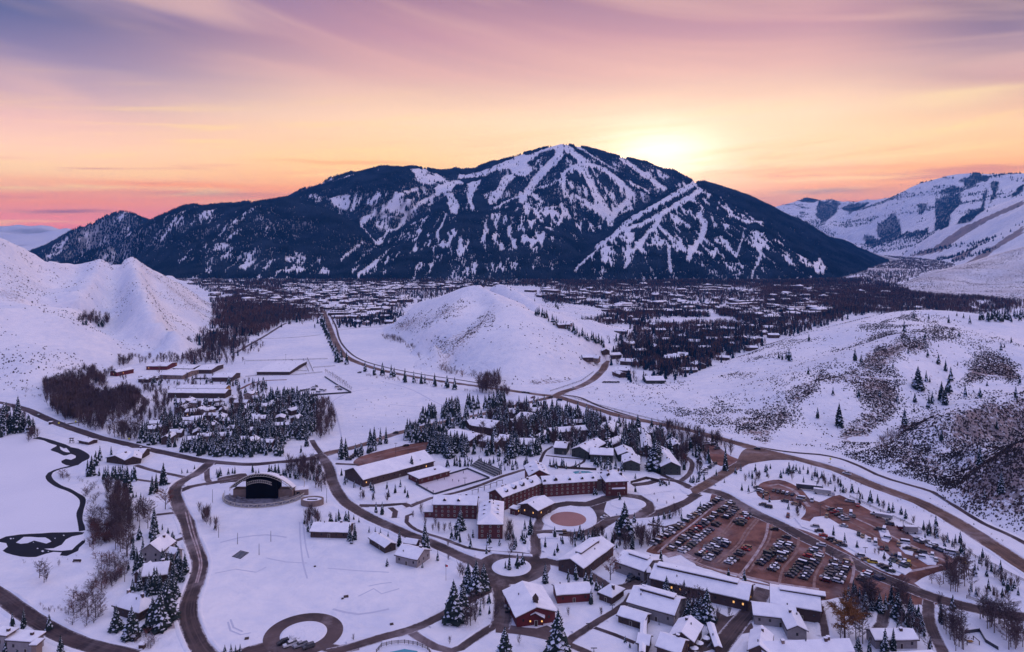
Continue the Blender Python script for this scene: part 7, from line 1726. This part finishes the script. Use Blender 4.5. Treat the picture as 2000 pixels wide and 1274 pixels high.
for (u, v, kd, c, lb, hd) in [(567,1262,'pickup','white','white pickup with laden bed in the turning circle, left of two',.6),(587,1263,'pickup','silver','silver-white pickup in the turning circle, right of two',.6),(553,1258,'suv','black','black car leftmost in the turning circle',.6),(603,1266,'suv','dark grey','dark car rightmost in the turning circle',.6)]: one(u, v, kd, c, lb, hd)
one(995,1187,'sedan','silver','snow-dusted car beside the red-gabled lodge, upper of two', .1, True); one(996,1196,'sedan','black','dark car beside the red-gabled lodge, lower of two', .1)
for i, (u, v) in enumerate([(1233,1127),(1240,1124),(1247,1127),(1232,1134),(1250,1131)]): one(u, v, 'suv', ['dark blue','black','dark blue','dark grey','black'][i], f"{['dark blue','black','dark blue','dark grey','black'][i]} car in the small court, {['upper left','topmost','upper right','lower left','lower right'][i]}", .8)
for i in range(6): one(681+i*4.6, 899-i*3.3, 'suv', 'black', f"black car in the row behind the recreation hall, {ordinal(i+1)} from the left", .1)
for i, (u, v) in enumerate([(1372,922),(1378,919),(1384,916),(1390,912),(1368,926),(1395,908),(1377,927)]): one(u, v, 'suv', ['dark grey','silver','black','silver','dark grey','black','white'][i], f"{['dark grey','silver','black','silver','dark grey','black','white'][i]} car in the chalet yard, {ordinal(sorted([1372,1378,1384,1390,1368,1395,1377]).index(u)+1)} from the left", .6)
for i, (u, v) in enumerate([(1380,868),(1392,870),(1400,878),(793,872)]): one(u, v, 'suv', ['white','black','dark grey','black'][i], ['white car at the top of the chalet yard','black car at the top of the chalet yard','dark grey car near the highway tree line','black car under the spruces behind the recreation hall'][i], 0.2)
for (u, v, c, kd, lb, hd) in [(1120,759,'white','pickup','white truck on the road climbing behind the knoll',.9),(1093,783,'dark blue','van','dark van just below the crossroads',-.4),(1075,777,'black','suv','black car in the middle of the crossroads',.4),(1023,768,'black','suv','black car left of the crossroads, left of two',-.15),(1030,769,'dark green','suv','dark green car left of the crossroads, right of two',-.15),
    (1041,778,'maroon','suv','maroon car on the left arm of the crossroads',.3),(1168,730,'silver','suv','silver car on the road behind the knoll',1.0),(75,813,'black','sedan','dark car with bright headlights on the far left road',-.5),(773,847,'black','suv','black car on the road below the big field',.2),(702,729,'dark grey','suv','dark car at the field gate',0.0)]: one(u, v, kd, c, lb, hd)
for i, (u, v) in enumerate([(590,765),(596,764),(603,762),(612,758),(618,756),(628,764),(634,765),(612,763),(622,768),(658,758),(664,762)]):
    x, y = P(u, v); r = car(x, y, U(0, 3), random.choice(['suv', 'pickup', 'van']), random.choice(['white', 'silver', 'dark grey']), snow=True); reg(r, 'snow-capped vehicle', 'car', SG, x, y)
for i, u in enumerate([1180,1184,1189,1194,1199,1206]): one(u, 748, 'suv', 'dark grey', f"dark grey car in the row below the valley woods, {ordinal(i+1)} from the left", .1)
for i, u in enumerate([382,388,395,402]): one(u, 741, 'suv', 'dark grey', f"snow-topped dark car beside the gabled barn, {ordinal(i+1)} from the left", .1, True)
# trailers and box trucks
def trailer(u, v, L, hh, rz, name, label, body, top=M_rsnow, cab=True):
    x, y = P(u, v); r = new_root(name, x, y, label, 'truck', None, 0.12); r.rotation_euler = (0, 0, rz)
    mb = MB(); mb.box(-L/2, -1.2, 1.0, L/2, 1.2, hh); mb.box(-L/2+.2, -.9, .7, L/2-.2, .9, 1.0); link('cargo_box', mb.mesh('cargo_box', body), r)
    mb = MB(); mb.box(-L/2+.05, -1.15, hh, L/2-.05, 1.15, hh+.25); link('snow', mb.mesh('snow', top), r)
    for a in (-L/2+1.2, L/2-1.4):
        for b in (-1.05, 1.05): link('wheel', WHEEL, r, (a, b, .45), 0, (.45, 1, .45))
    if cab:
        mb = MB(); mb.add([(L/2+.1,-1.05,.5),(L/2+2.2,-1.05,.5),(L/2+2.2,1.05,.5),(L/2+.1,1.05,.5),(L/2+.1,-1.05,2.5),(L/2+1.5,-1.0,2.5),(L/2+1.5,1.0,2.5),(L/2+.1,1.05,2.5),(L/2+2.2,-1.05,1.4),(L/2+2.2,1.05,1.4)],
            [(3,2,1,0),(4,5,6,7),(0,1,8,5,4),(2,3,7,6,9),(1,2,9,8),(8,9,6,5),(3,0,4,7)], 0); link('cab', mb.mesh('cab', PAINT['white']), r)
trailer(1580,958,15,3.6,-.33,'semi_trailer','long dark snow-topped trailer at the upper edge of the overflow lot, left of two',M_dsteel,cab=False)
trailer(1606,966,10,3.2,-.42,'semi_trailer','snow-topped trailer at the upper edge of the overflow lot, right of two',M_steel)
trailer(1779,1042,6.5,3.8,-.1,'box_truck','white box truck standing in the upper lot',M_cream)
trailer(1764,1036,6,2.2,-.1,'flat_trailer','snow-covered red and white trailer left of the box truck',M_redwall,cab=False)
trailer(1726,1013,9,2.6,-.5,'boat_trailer','snow-laden trailer row at the upper lot edge',M_steel,cab=False)

# ------------------------------------------------------------------ open-air stage
sx0, sy0 = P(512, 974)
st = new_root('open_air_stage', sx0, sy0, 'arched open-air stage with black curtain and curved white railing above the snowfield', 'stage')
def stp(name, mb, m, loc=(0, 0, 0), rz=0): return link(name, mb.mesh(name, m), st, loc, rz)
def arc_z(x, top=16.2, drop=9.4, half=19.5): return top-drop*(abs(x)/half)**2.0
n = 24; RB = 5.0
mb = MB()
for t, mi in ((0.0, 1), (0.45, 0)):
    o = len(mb.v)
    for i in range(n+1):
        x = -19.5+39*i/n; z = arc_z(x); mb.v += [(x, -3.5+abs(x)*0.10, z+t), (x*0.97, RB+5-abs(x)*.16, z-3.8+t+abs(x)*.09)]
    for i in range(n):
        f = (o+2*i, o+2*i+2, o+2*i+3, o+2*i+1); mb.f.append(f if mi == 0 else tuple(reversed(f))); mb.mi.append(mi)
mb.f += [(2*i, 2*i+2, 2*(n+1)+2*i+2, 2*(n+1)+2*i) for i in range(n)]; mb.mi += [0]*n
stp('roof', mb, [M_rsnow, M_black])
mb = MB()
for i in range(n):       # white truss following the rim of the roof
    x0_, x1_ = -19.5+39*i/n, -19.5+39*(i+1)/n; y0_, y1_ = -3.7+abs(x0_)*.1, -3.7+abs(x1_)*.1
    mb.tube((x0_, y0_, arc_z(x0_)+.2), (x1_, y1_, arc_z(x1_)+.2), .30, .30, 4); mb.tube((x0_, y0_, arc_z(x0_)-1.3), (x1_, y1_, arc_z(x1_)-1.3), .13, .13, 4)
    mb.tube((x0_, y0_, arc_z(x0_)-1.3), (x1_, y1_, arc_z(x1_)+.2), .12, .12, 4)
stp('roof_truss', mb, M_frame)
mb = MB()
for i in range(12):      # lighting truss over the stage mouth
    a, b = -7.5+15*i/12, -7.5+15*(i+1)/12; za, zb = 13.0-((a/7.5)**2)*1.6, 13.0-((b/7.5)**2)*1.6
    mb.tube((a, -4.6, za), (b, -4.6, zb), .11, .11, 4); mb.tube((a, -4.6, za-1.6), (b, -4.6, zb-1.6), .11, .11, 4); mb.tube((a, -4.6, za-1.6), (a, -4.6, za), .09, .09, 4); mb.tube((a, -4.6, za), (b, -4.6, zb-1.6), .06, .06, 3)
stp('lighting_truss', mb, M_frame)
mb = MB(); mb.box(-9.6, -1, 0, 9.6, 7.5, 12.4); stp('curtain', mb, M_black)
for sg, nm in ((-1, 'side_wall'), (1, 'side_wall')):
    mb = MB(); mb.box(9.7, 1.0, 0, 18.2, 6.0, 5.0); mb.box(9.65, 0.95, 5.0, 18.3, 6.05, 5.25)
    v = [(sg*x, y, z) for x, y, z in mb.v]; mb.v = v
    if sg < 0: mb.f = [tuple(reversed(f)) for f in mb.f]
    stp(nm, mb, M_tan)
    for k in range(2):
        mb = MB(); pts = []
        for i in range(9):
            a = math.pi*(0.02+.24*i/8) if sg > 0 else math.pi*(.98-.24*i/8); r_ = 21.5-k*4.5
            pts.append((math.cos(a)*r_*(1.0), 5-math.sin(a)*r_*.62, 0))
        for p, q in zip(pts[:-1], pts[1:]):
            d = (Vector(q)-Vector(p)); nv = Vector((-d.y, d.x, 0)).normalized()*.35
            mb.add([tuple(Vector(p)-nv), tuple(Vector(q)-nv), tuple(Vector(q)+nv), tuple(Vector(p)+nv)]+[tuple(Vector(a_)+Vector((0, 0, 1.6))) for a_ in (Vector(p)-nv, Vector(q)-nv, Vector(q)+nv, Vector(p)+nv)], [(0,1,5,4),(2,3,7,6),(4,5,6,7)], 0)
        stp('terrace_wall', mb, M_cream)
for i in range(15):      # curved railing, panel by panel
    def rp(k): a = math.pi*(1.03+.94*k/15); return Vector((math.cos(a)*25, 5.0+math.sin(a)*20.5, 0))
    p, q = rp(i), rp(i+1); mb = MB()
    for zz in (.3, 2.3): mb.tube(p+Vector((0, 0, zz)), q+Vector((0, 0, zz)), .20, .20, 4)
    mb.tube(p, p+Vector((0, 0, 2.5)), .20, .20, 4); mb.tube(p+Vector((0, 0, .3)), q+Vector((0, 0, 2.3)), .12, .12, 3)
    stp('railing', mb, M_frame)
mb = MB(); vs = [(math.cos(math.pi*(1+k/24))*24.2, 5+math.sin(math.pi*(1+k/24))*19.8, .35) for k in range(25)]
mb.add(vs, [tuple(range(25))]); mb.box(-24, 5.0, 0, 24, 5.3, .34); stp('terrace', mb, mat('snowy_paving', (.26, .25, .30), .8, noise=(.3, .9, (.07, .06, .07))))
mb = MB(); mb.box(-18.4, 5.4, 0, 18.4, 9, .3); stp('stage_floor', mb, M_tan)
mb = MB(); mb.tube((22.5, 9, 0), (23.5, 9, 7), .2, .2, 5); mb.tube((23.5, 9, 7), (21.5, 9, 11), .2, .12, 5); stp('curved_mast', mb, M_frame)
x, y = P(589, 965); r = new_root('ticket_house', x, y, 'small tan curved-wall house right of the open-air stage', 'building')
mb = MB(); mb.box(-4, -3, 0, 4, 3, 3.6); link('wall', mb.mesh('wall', M_tan), r, rz=.35); mb = MB(); mb.box(-4.1, -3.1, 3.6, 4.1, 3.1, 3.95); link('roof_snow', mb.mesh('roof_snow', M_rsnow), r, rz=.35)
mb = MB(); mb.box(-3.2, -3.06, .6, -1.2, -2.99, 2.6); link('window', mb.mesh('window', M_glass), r, rz=.35)
x, y = P(610, 985); r = new_root('drum_building', x, y, 'low oval tan building with a sunken snowy roof below the stage', 'building')
mb = MB(); N = 28; vs = []
for z in (0, 3.4):
    for rr in (1.0, .86): vs += [(math.cos(6.2832*i/N)*6.8*rr, math.sin(6.2832*i/N)*4.6*rr, z) for i in range(N)]
mb.add(vs, [(i, (i+1) % N, 2*N+(i+1) % N, 2*N+i) for i in range(N)]+[(N+(i+1) % N, N+i, 3*N+i, 3*N+(i+1) % N) for i in range(N)]+[(2*N+i, 2*N+(i+1) % N, 3*N+(i+1) % N, 3*N+i) for i in range(N)])
link('wall', mb.mesh('wall', M_tan), r); mb = MB(); mb.add([(math.cos(6.2832*i/N)*5.9, math.sin(6.2832*i/N)*4.0, 2.8) for i in range(N)], [tuple(range(N))]); mb.box(-3, -.6, 2.8, 3, .6, 3.1, 1); link('roof_snow', mb.mesh('roof_snow', [M_rsnow, M_glass]), r)

# ------------------------------------------------------------------ ice rink, bleachers, lawns by the rink
rk = [(812,947),(848,967),(956,935),(913,917)]
pad('ice_rink', rk, Z(2), M_ice, 'rectangular outdoor ice rink beside the brick lodge', smooth=False)
pad('lawn', [(922,953),(960,937),(986,941),(940,962)], Z(1), M_snow, smooth=False, paved=False)
def wall_line(name, pts, h, t, m, label, cat, base=0.0, part=None, posts=None, pm=None):
    """a fence or wall: a part for every panel and post"""
    w_ = [Vector((*P(*q), 0)) if len(q) == 2 else Vector(q) for q in pts]; r = new_root(name, w_[0].x, w_[0].y, label, cat)
    for p, q in zip(w_[:-1], w_[1:]):
        L = (q-p).length; k = max(1, int(L/(posts or 1e9))) if posts else 1; ang = math.atan2(q.y-p.y, q.x-p.x)
        for i in range(k):
            a = p.lerp(q, i/k); ll = L/k; mb = MB()
            if part == 'rails':
                for zz in (.45, .9, 1.3): mb.box(0, -.05, zz, ll, .05, zz+.14)
            else: mb.box(0, -t/2, base, ll, t/2, h)
            link('rail' if part == 'rails' else 'panel', mb.mesh('panel', m), r, (a.x-w_[0].x, a.y-w_[0].y, over_ground(a.x, a.y)), ang)
            if posts: mb = MB(); mb.box(-.09, -.09, 0, .09, .09, h+.15); link('post', mb.mesh('post', pm or m), r, (a.x-w_[0].x, a.y-w_[0].y, over_ground(a.x, a.y)), ang)
    return r
wall_line('rink_boards', [(812,947),(848,967),(956,935),(913,917),(812,947)], 1.2, .14, M_dsteel, 'dark low boards round the ice rink', 'boards', posts=9)
x, y = P(941, 921); r = new_root('bleachers', x, y, 'stepped grey bleachers above the ice rink', 'bleachers'); a0, b0 = Vector(P(915, 912)), Vector(P(961, 933)); ang = math.atan2(b0.y-a0.y, b0.x-a0.x); L = (b0-a0).length
for k in range(8): mb = MB(); mb.box(-L/2, 0, 0, L/2, .8, .5+.42*k); link('step', mb.mesh('step', M_dsteel if k % 2 else M_steel), r, (-math.sin(ang)*k*.85, math.cos(ang)*k*.85, 0), ang)
SK = [(905,925),(896,942),(884,941),(868,937),(834,957),(846,963),(855,939)]
def person_mesh():
    mb = MB(); mb.tube((-.1, 0, 0), (-.09, 0, .85), .07, .10, 6, 1); mb.tube((.12, .15, 0), (.08, 0, .85), .07, .10, 6, 1); mb.tube((0, 0, .8), (0, 0, 1.15), .17, .20, 8, 0); mb.tube((0, 0, 1.15), (0, 0, 1.48), .20, .12, 8, 0)
    mb.tube((-.2, 0, 1.4), (-.38, .12, .95), .065, .05, 5, 0); mb.tube((.2, 0, 1.4), (.38, -.12, .98), .065, .05, 5, 0); mb.tube((0, 0, 1.46), (0, 0, 1.55), .06, .06, 6, 2)
    mb.tube((0, 0, 1.53), (0, 0, 1.68), .085, .105, 8, 2); mb.tube((0, 0, 1.66), (0, 0, 1.78), .108, .05, 8, 1); return mb
PM = person_mesh().mesh('person', [mat('dark_jacket', (.02, .02, .03), .9), M_black, mat('skin', (.4, .22, .16), .7)])
for i, (u, v) in enumerate(SK):
    x, y = P(u, v); o = link('person', PM, None, (x, y, Z(2)), U(0, 6)); tag(o, f"skater in dark clothes on the ice rink, {ordinal(sorted(SK).index((u, v))+1)} from the left", 'person', 'skaters on the rink')

# pergola arches between rink and lodge
for i in range(5):
    u, v = 928+i*12, 965-i*4.5; x, y = P(u, v); mb = MB(); mb.tube((-2, 0, 0), (-2, 0, 2.6), .12, .12, 4); mb.tube((2, 0, 0), (2, 0, 2.6), .12, .12, 4); mb.box(-2.5, -.12, 2.6, 2.5, .12, 2.85)
    tag(link('pergola_frame', mb.mesh('pergola_frame', M_wood), None, (x, y, 0), .5), f"dark pergola frame between rink and lodge, {ordinal(i+1)} from the left", 'pergola', 'pergola frames')
# hot pool behind the lodge
pad('pool', [(1118,922),(1130,920),(1150,921),(1160,924),(1148,927),(1124,926)], Z(3), M_pool, 'steaming turquoise pool behind the lodge', paved=False)
wall_line('pool_fence', [(1075,913),(1110,916),(1165,919)], 1.6, .1, M_wood, 'dark fence behind the lodge pool', 'fence', posts=7)
wall_line('retaining_wall', [(1232,945),(1262,936),(1290,942),(1300,947)], 1.7, .4, M_wood, 'dark curved wall beside the lodge service drive', 'wall')

# ------------------------------------------------------------------ poles, lamps, signs, flags
def pole(u, v, hpx, label, name='lamp_post', cat='lamp post', arm=True, hill=False, group='poles and lamp posts'):
    x, y, z = at_px(u, v, hill); h = hpx*y/F; mb = MB(); mb.tube((0, 0, 0), (0, 0, h), .16, .10, 6)
    r = new_root(name, x, y, label, cat, group, z); link('pole', mb.mesh('pole', M_dsteel), r)
    if arm: mb = MB(); mb.box(-1.2, -.15, h-.1, 1.2, .15, h+.12); link('lamp_head', mb.mesh('lamp_head', M_dsteel), r)
for (u, v, h, lb) in [(464,1063,22,'tall bare pole on the snowfield, left of three'),(529,1058,21,'tall bare pole on the snowfield, right of three'),(506,1084,22,'tall bare pole on the snowfield, lowest of three'),(427,1050,20,'thin pole beside the stage-lawn trees'),(415,982,26,'thick dark pole left of the stage'),(439,980,22,'dark pole left of the stage railing'),(616,953,24,'pole right of the stage, leftmost of three'),(628,960,24,'red-topped pole right of the stage'),(638,982,28,'tall pole right of the stage, nearest the road')]:
    pole(u, v, h, lb, 'pole', 'pole', arm=False)
for (u, v, h, lb) in [(1595,963,22,'lamp post beside the long trailer'),(1674,982,18,'lamp post at the upper lot by the highway verge'),(1764,1042,26,'lamp post beside the snow-covered trailer'),(1533,979,16,'lamp post on the overflow snow patch'),(1465,1012,18,'lamp post at the lot entrance'),(1537,1046,16,'lamp post in the middle of the lot'),(1534,1128,10,'short post between the fourth rows'),(1602,1008,22,'lamp post on the upper snow strip'),(1626,1098,18,'lamp post at the head of the fifth rows'),
                      (773,886,20,'lamp post in the brown yard'),(908,948,14,'light mast in the middle of the rink edge'),(1690,1082,12,'lamp post among verge cars'),(1150,1226,8,'small lamp beside the straight walk'),(1196,1190,8,'small lamp at the upper end of the straight walk'),(1160,1275,9,'small lamp at the bottom edge walk'),(957,1078,8,'small lamp on the lodge lawn edge'),(1069,744,10,'tall post near the crossroads'),(1040,746,9,'post beside the bike path')]: pole(u, v, h, lb)
for (u, v, h, lb) in [(363,718,18,'utility pole in the barn field'),(558,705,12,'utility pole above the arena'),(508,678,12,'utility pole by the farm track'),(824,815,16,'utility pole at the edge of the big field, left'),(894,798,16,'utility pole at the edge of the big field, right'),(478,712,10,'utility pole left of the arena')]: pole(u, v, h, lb, 'utility_pole', 'pole')
x, y = P(871, 1134); r = new_root('flagpole', x, y, 'thin flagpole with a small red flag on the snowfield edge', 'flagpole'); mb = MB(); mb.tube((0, 0, 0), (0, 0, 7.6), .08, .05, 6); link('pole', mb.mesh('pole', M_dsteel), r)
mb = MB(); mb.add([(0, 0, 6.4), (.5, .06, 6.3), (.9, -.05, 6.4), (.9, -.05, 7.2), (.5, .06, 7.2), (0, 0, 7.4)], [(0, 1, 4, 5), (1, 2, 3, 4)]); link('flag', mb.mesh('flag', M_redflag), r)
def sign(u, v, lb, s=1.0):
    x, y = P(u, v); r = new_root('road_sign', x, y, lb, 'sign', 'yellow road signs'); mb = MB(); mb.tube((0, 0, 0), (0, 0, 2.2), .06, .06, 5); link('post', mb.mesh('post', M_dsteel), r)
    mb = MB(); mb.add([(0, -.08, 1.5), (.9, -.08, 2.4), (0, -.08, 3.3), (-.9, -.08, 2.4), (0, -.02, 1.5), (.9, -.02, 2.4), (0, -.02, 3.3), (-.9, -.02, 2.4)], [(0, 1, 2, 3), (7, 6, 5, 4), (0, 4, 5, 1), (1, 5, 6, 2), (2, 6, 7, 3), (3, 7, 4, 0)]); link('plate', mb.mesh('plate', M_yellow), r)
sign(115, 832, 'yellow diamond sign on the left road, leftmost'); sign(148, 829, 'yellow diamond sign at the woods turning'); sign(252, 863, 'yellow diamond sign left of the village hedge'); sign(1622, 903, 'yellow diamond sign between highway and bike path')
x, y = P(99, 829); r = new_root('kiosk', x, y, 'tiny snow-capped kiosk beside the far left road', 'kiosk'); mb = MB(); mb.box(-1.1, -1, 0, 1.1, 1, 2.2); link('wall', mb.mesh('wall', M_wood), r); mb = MB(); mb.box(-1.4, -1.3, 2.2, 1.4, 1.3, 2.55); link('snow', mb.mesh('snow', M_rsnow), r)
x, y = P(278, 1266); r = new_root('kiosk', x, y, 'little snow-capped box among shrubs near the bottom edge', 'kiosk'); mb = MB(); mb.box(-1.0, -.9, 0, 1.0, .9, 1.7); link('wall', mb.mesh('wall', M_wood), r); mb = MB(); mb.box(-1.2, -1.1, 1.7, 1.2, 1.1, 2.0); link('snow', mb.mesh('snow', M_rsnow), r)
x, y = P(139, 866); r = new_root('water_wheel', x, y, 'small dark timber frame on the snowy bank at the lake head', 'frame')
for a in (-1, 1):
    mb = MB(); mb.tube((a*1.6, 0, 0), (a*.8, 0, 4.0), .16, .14, 5); mb.tube((a*1.6, 1.4, 0), (a*.8, .8, 4.0), .16, .14, 5); link('leg', mb.mesh('leg', M_wood), r)
mb = MB(); mb.box(-1.7, -.4, 3.6, 1.7, 1.4, 3.9); mb.box(-1.5, -.2, 1.8, 1.5, 1.2, 2.0); link('deck', mb.mesh('deck', M_wood), r)
x, y = P(150, 1098); r = new_root('bench', x, y, 'dark bench on the lakeside lawn', 'bench'); mb = MB(); mb.box(-2, -.4, .45, 2, .4, .6); link('seat', mb.mesh('seat', M_wood), r); mb = MB(); mb.box(-2, .3, .6, 2, .42, 1.2); link('backrest', mb.mesh('backrest', M_wood), r)
for a in (-1.7, 1.7): mb = MB(); mb.box(-.1, -.35, 0, .1, .35, .45); link('leg', mb.mesh('leg', M_wood), r, (a, 0, 0))
x, y = P(470, 1084); r = new_root('ice_grate', x, y, 'slatted dark platform lying on the snowfield', 'platform')
for k in range(7): mb = MB(); mb.box(-3.0, -.22, 0, 3.0, .22, .18); link('slat', mb.mesh('slat', M_dsteel), r, (-.3+k*.25-.5, (k-3)*1.05, .1), -.45)
for (u, v, s, lb) in [(676,1166,1.0,'small dark hatch in the open snowfield'),(669,1170,.5,'tiny dark marker left of the hatch'),(765,1220,.7,'dark marker low on the snowfield, near the walk'),(482,1248,.8,'dark marker above the turning circle road'),(615,1107,.5,'tiny dark marker in the middle of the snowfield')]:
    x, y = P(u, v); mb = MB(); mb.box(-s, -s*.8, 0, s, s*.8, .35); tag(link('marker', mb.mesh('marker', M_wood), None, (x, y, .05), .3), lb, 'marker')
# fences
ROWF = [(1660,972),(1720,1000),(1780,1028),(1830,1050),(1880,1072),(1905,1090),(1945,1108),(1975,1125),(2010,1142)]
wall_line('rail_fence', ROWF, 1.4, .1, M_wood, 'long brown rail fence between the lot trees and the highway', 'fence', part='rails', posts=6)
wall_line('rail_fence', [(1888,1169),(1910,1177),(1935,1183),(1965,1185),(1995,1180)], 1.4, .1, M_wood, 'curved brown rail fence above the drive at the right edge', 'fence', part='rails', posts=3.5)
wall_line('garden_fence', [(1885,1238),(1913,1234),(1925,1255),(1950,1270)], 1.3, .12, M_dsteel, 'dark fence round the snowy patio', 'fence', posts=5)
wall_line('meadow_fence', [(1100,772),(1160,790),(1260,817),(1330,834)], 1.2, .1, M_wood, 'thin fence above the bike path', 'fence', part='rails', posts=9)
wall_line('meadow_fence', [(1075,765),(1100,757),(1135,745),(1160,727)], 1.2, .1, M_wood, 'thin fence along the road behind the knoll', 'fence', part='rails', posts=9)
for i, (pp, lb) in enumerate([([(480,706),(640,702)],'upper corral fence above the arena'),([(570,703),(577,725),(600,726)],'corral fence right of the arena'),([(592,702),(603,727)],'corral fence, steep middle line'),([(600,700),(612,727)],'corral fence right of the steep middle line'),([(612,719),(655,716)],'corral fence by the field gate'),([(480,737),(500,735),(580,733),(630,728)],'long fence below the arena')]): wall_line('corral_fence', pp, 1.5, .1, M_wood, lb, 'fence', part='rails', posts=9)
wall_line('yard_wall', [(575,776),(640,771),(686,768),(660,754),(634,737)], 1.6, .3, M_dsteel, 'dark wall round the storage yard', 'wall')
for i in range(16):
    u, v = 636+i*3.3, 730+i*2.3; x, y = P(u, v); tree_obj('red_tree', BARE[0], x, y, 0, U(8, 11)*.7, f"thin reddish poplar beside the storage yard, {ordinal(i+1)} from the left", 'tree', 'poplars by the storage yard', .8)
# patio frame
x, y = P(1895, 1255); r = new_root('patio_frame', x, y, 'small dark timber frame on the snowy patio', 'frame')
for a in (-2.4, 2.4):
    for b in (-1.8, 1.8): mb = MB(); mb.box(-.12, -.12, 0, .12, .12, 1.6); link('post', mb.mesh('post', M_wood), r, (a, b, 0))
    mb = MB(); mb.box(-.1, -2, 1.4, .1, 2, 1.6); link('beam', mb.mesh('beam', M_wood), r, (a, 0, 0))
mb = MB(); mb.box(-1, -.6, .5, 1, .6, .65); link('table_top', mb.mesh('table_top', M_ochre), r)
# umbrellas
for i, (u, v) in enumerate([(1379,1256),(1366,1266),(1387,1240),(1356,1276)]):
    x, y = P(u, v); r = new_root('parasol', x, y, f"snow-topped white parasol on the dark terrace, {['second lowest','third lowest','topmost','lowest'][i]}" if i != 0 else 'snow-topped white parasol on the dark terrace, second from the top', 'parasol', 'parasols on the terrace')
    mb = MB(); mb.tube((0, 0, 0), (0, 0, 2.6), .06, .05, 5); link('pole', mb.mesh('pole', M_dsteel), r)
    mb = MB(); N = 8; mb.add([(math.cos(6.2832*k/N)*1.7, math.sin(6.2832*k/N)*1.7, 2.1) for k in range(N)]+[(0, 0, 2.8)], [(k, (k+1) % N, N) for k in range(N)]+[tuple(range(N-1, -1, -1))]); link('canopy', mb.mesh('canopy', M_rsnow), r)
# bottom garden: round fence and pool
pad('pool', [(762,1274),(790,1268),(815,1272),(820,1282),(760,1284)], Z(2), M_pool, 'turquoise pool cut by the bottom edge', paved=False)
wall_line('pool_fence', [(735,1276),(745,1264),(765,1259),(790,1257),(815,1261),(835,1270),(842,1280)], 1.4, .1, M_wood, 'curved dark fence round the bottom-edge pool', 'fence', part='rails', posts=1.8)
x, y = P(567, 1254)
mb = MB(); rd = random.Random(3)
for k in range(40): a = rd.random()*6.28; l = rd.uniform(.6, 2.0); px_, py_ = rd.gauss(0, 1.2), rd.gauss(0, .8); mb.tube((px_, py_, .1), (px_+math.cos(a)*l, py_+math.sin(a)*l, rd.uniform(.2, 1.2)), .05, .03, 3)
tag(link('brush_pile', mb.mesh('brush_pile', M_bark), None, (x, y+1, .1)), 'pile of cut branches behind the pickups', 'brush pile', kind='stuff')
# summit station of the ski mountain
x, y, z = P3(1093, 280.5, 6000); z = float(mtn.at(np.array([x]), np.array([y]))[0]); r = new_root('summit_station', x, y, 'tiny lodge and mast on the summit of the ski mountain', 'building', z=z-1)
mb = MB(); mb.box(-14, -6, 0, 14, 6, 9); link('wall', mb.mesh('wall', M_wood), r); mb = MB(); mb.tube((4, 0, 0), (4, 0, 26), 1.0, .5, 5); link('mast', mb.mesh('mast', M_dsteel), r)
finish_labels()

print('TRIS', sum(len(m.polygons)*(1 if len(m.polygons) and m.polygons[0].loop_total == 3 else 2) for m in bpy.data.meshes), 'OBJS', len(bpy.data.objects))

for t in bpy.data.objects:
    if 'label' in t and len(str(t['label']).split()) > 16: print('LONG', t['label'])
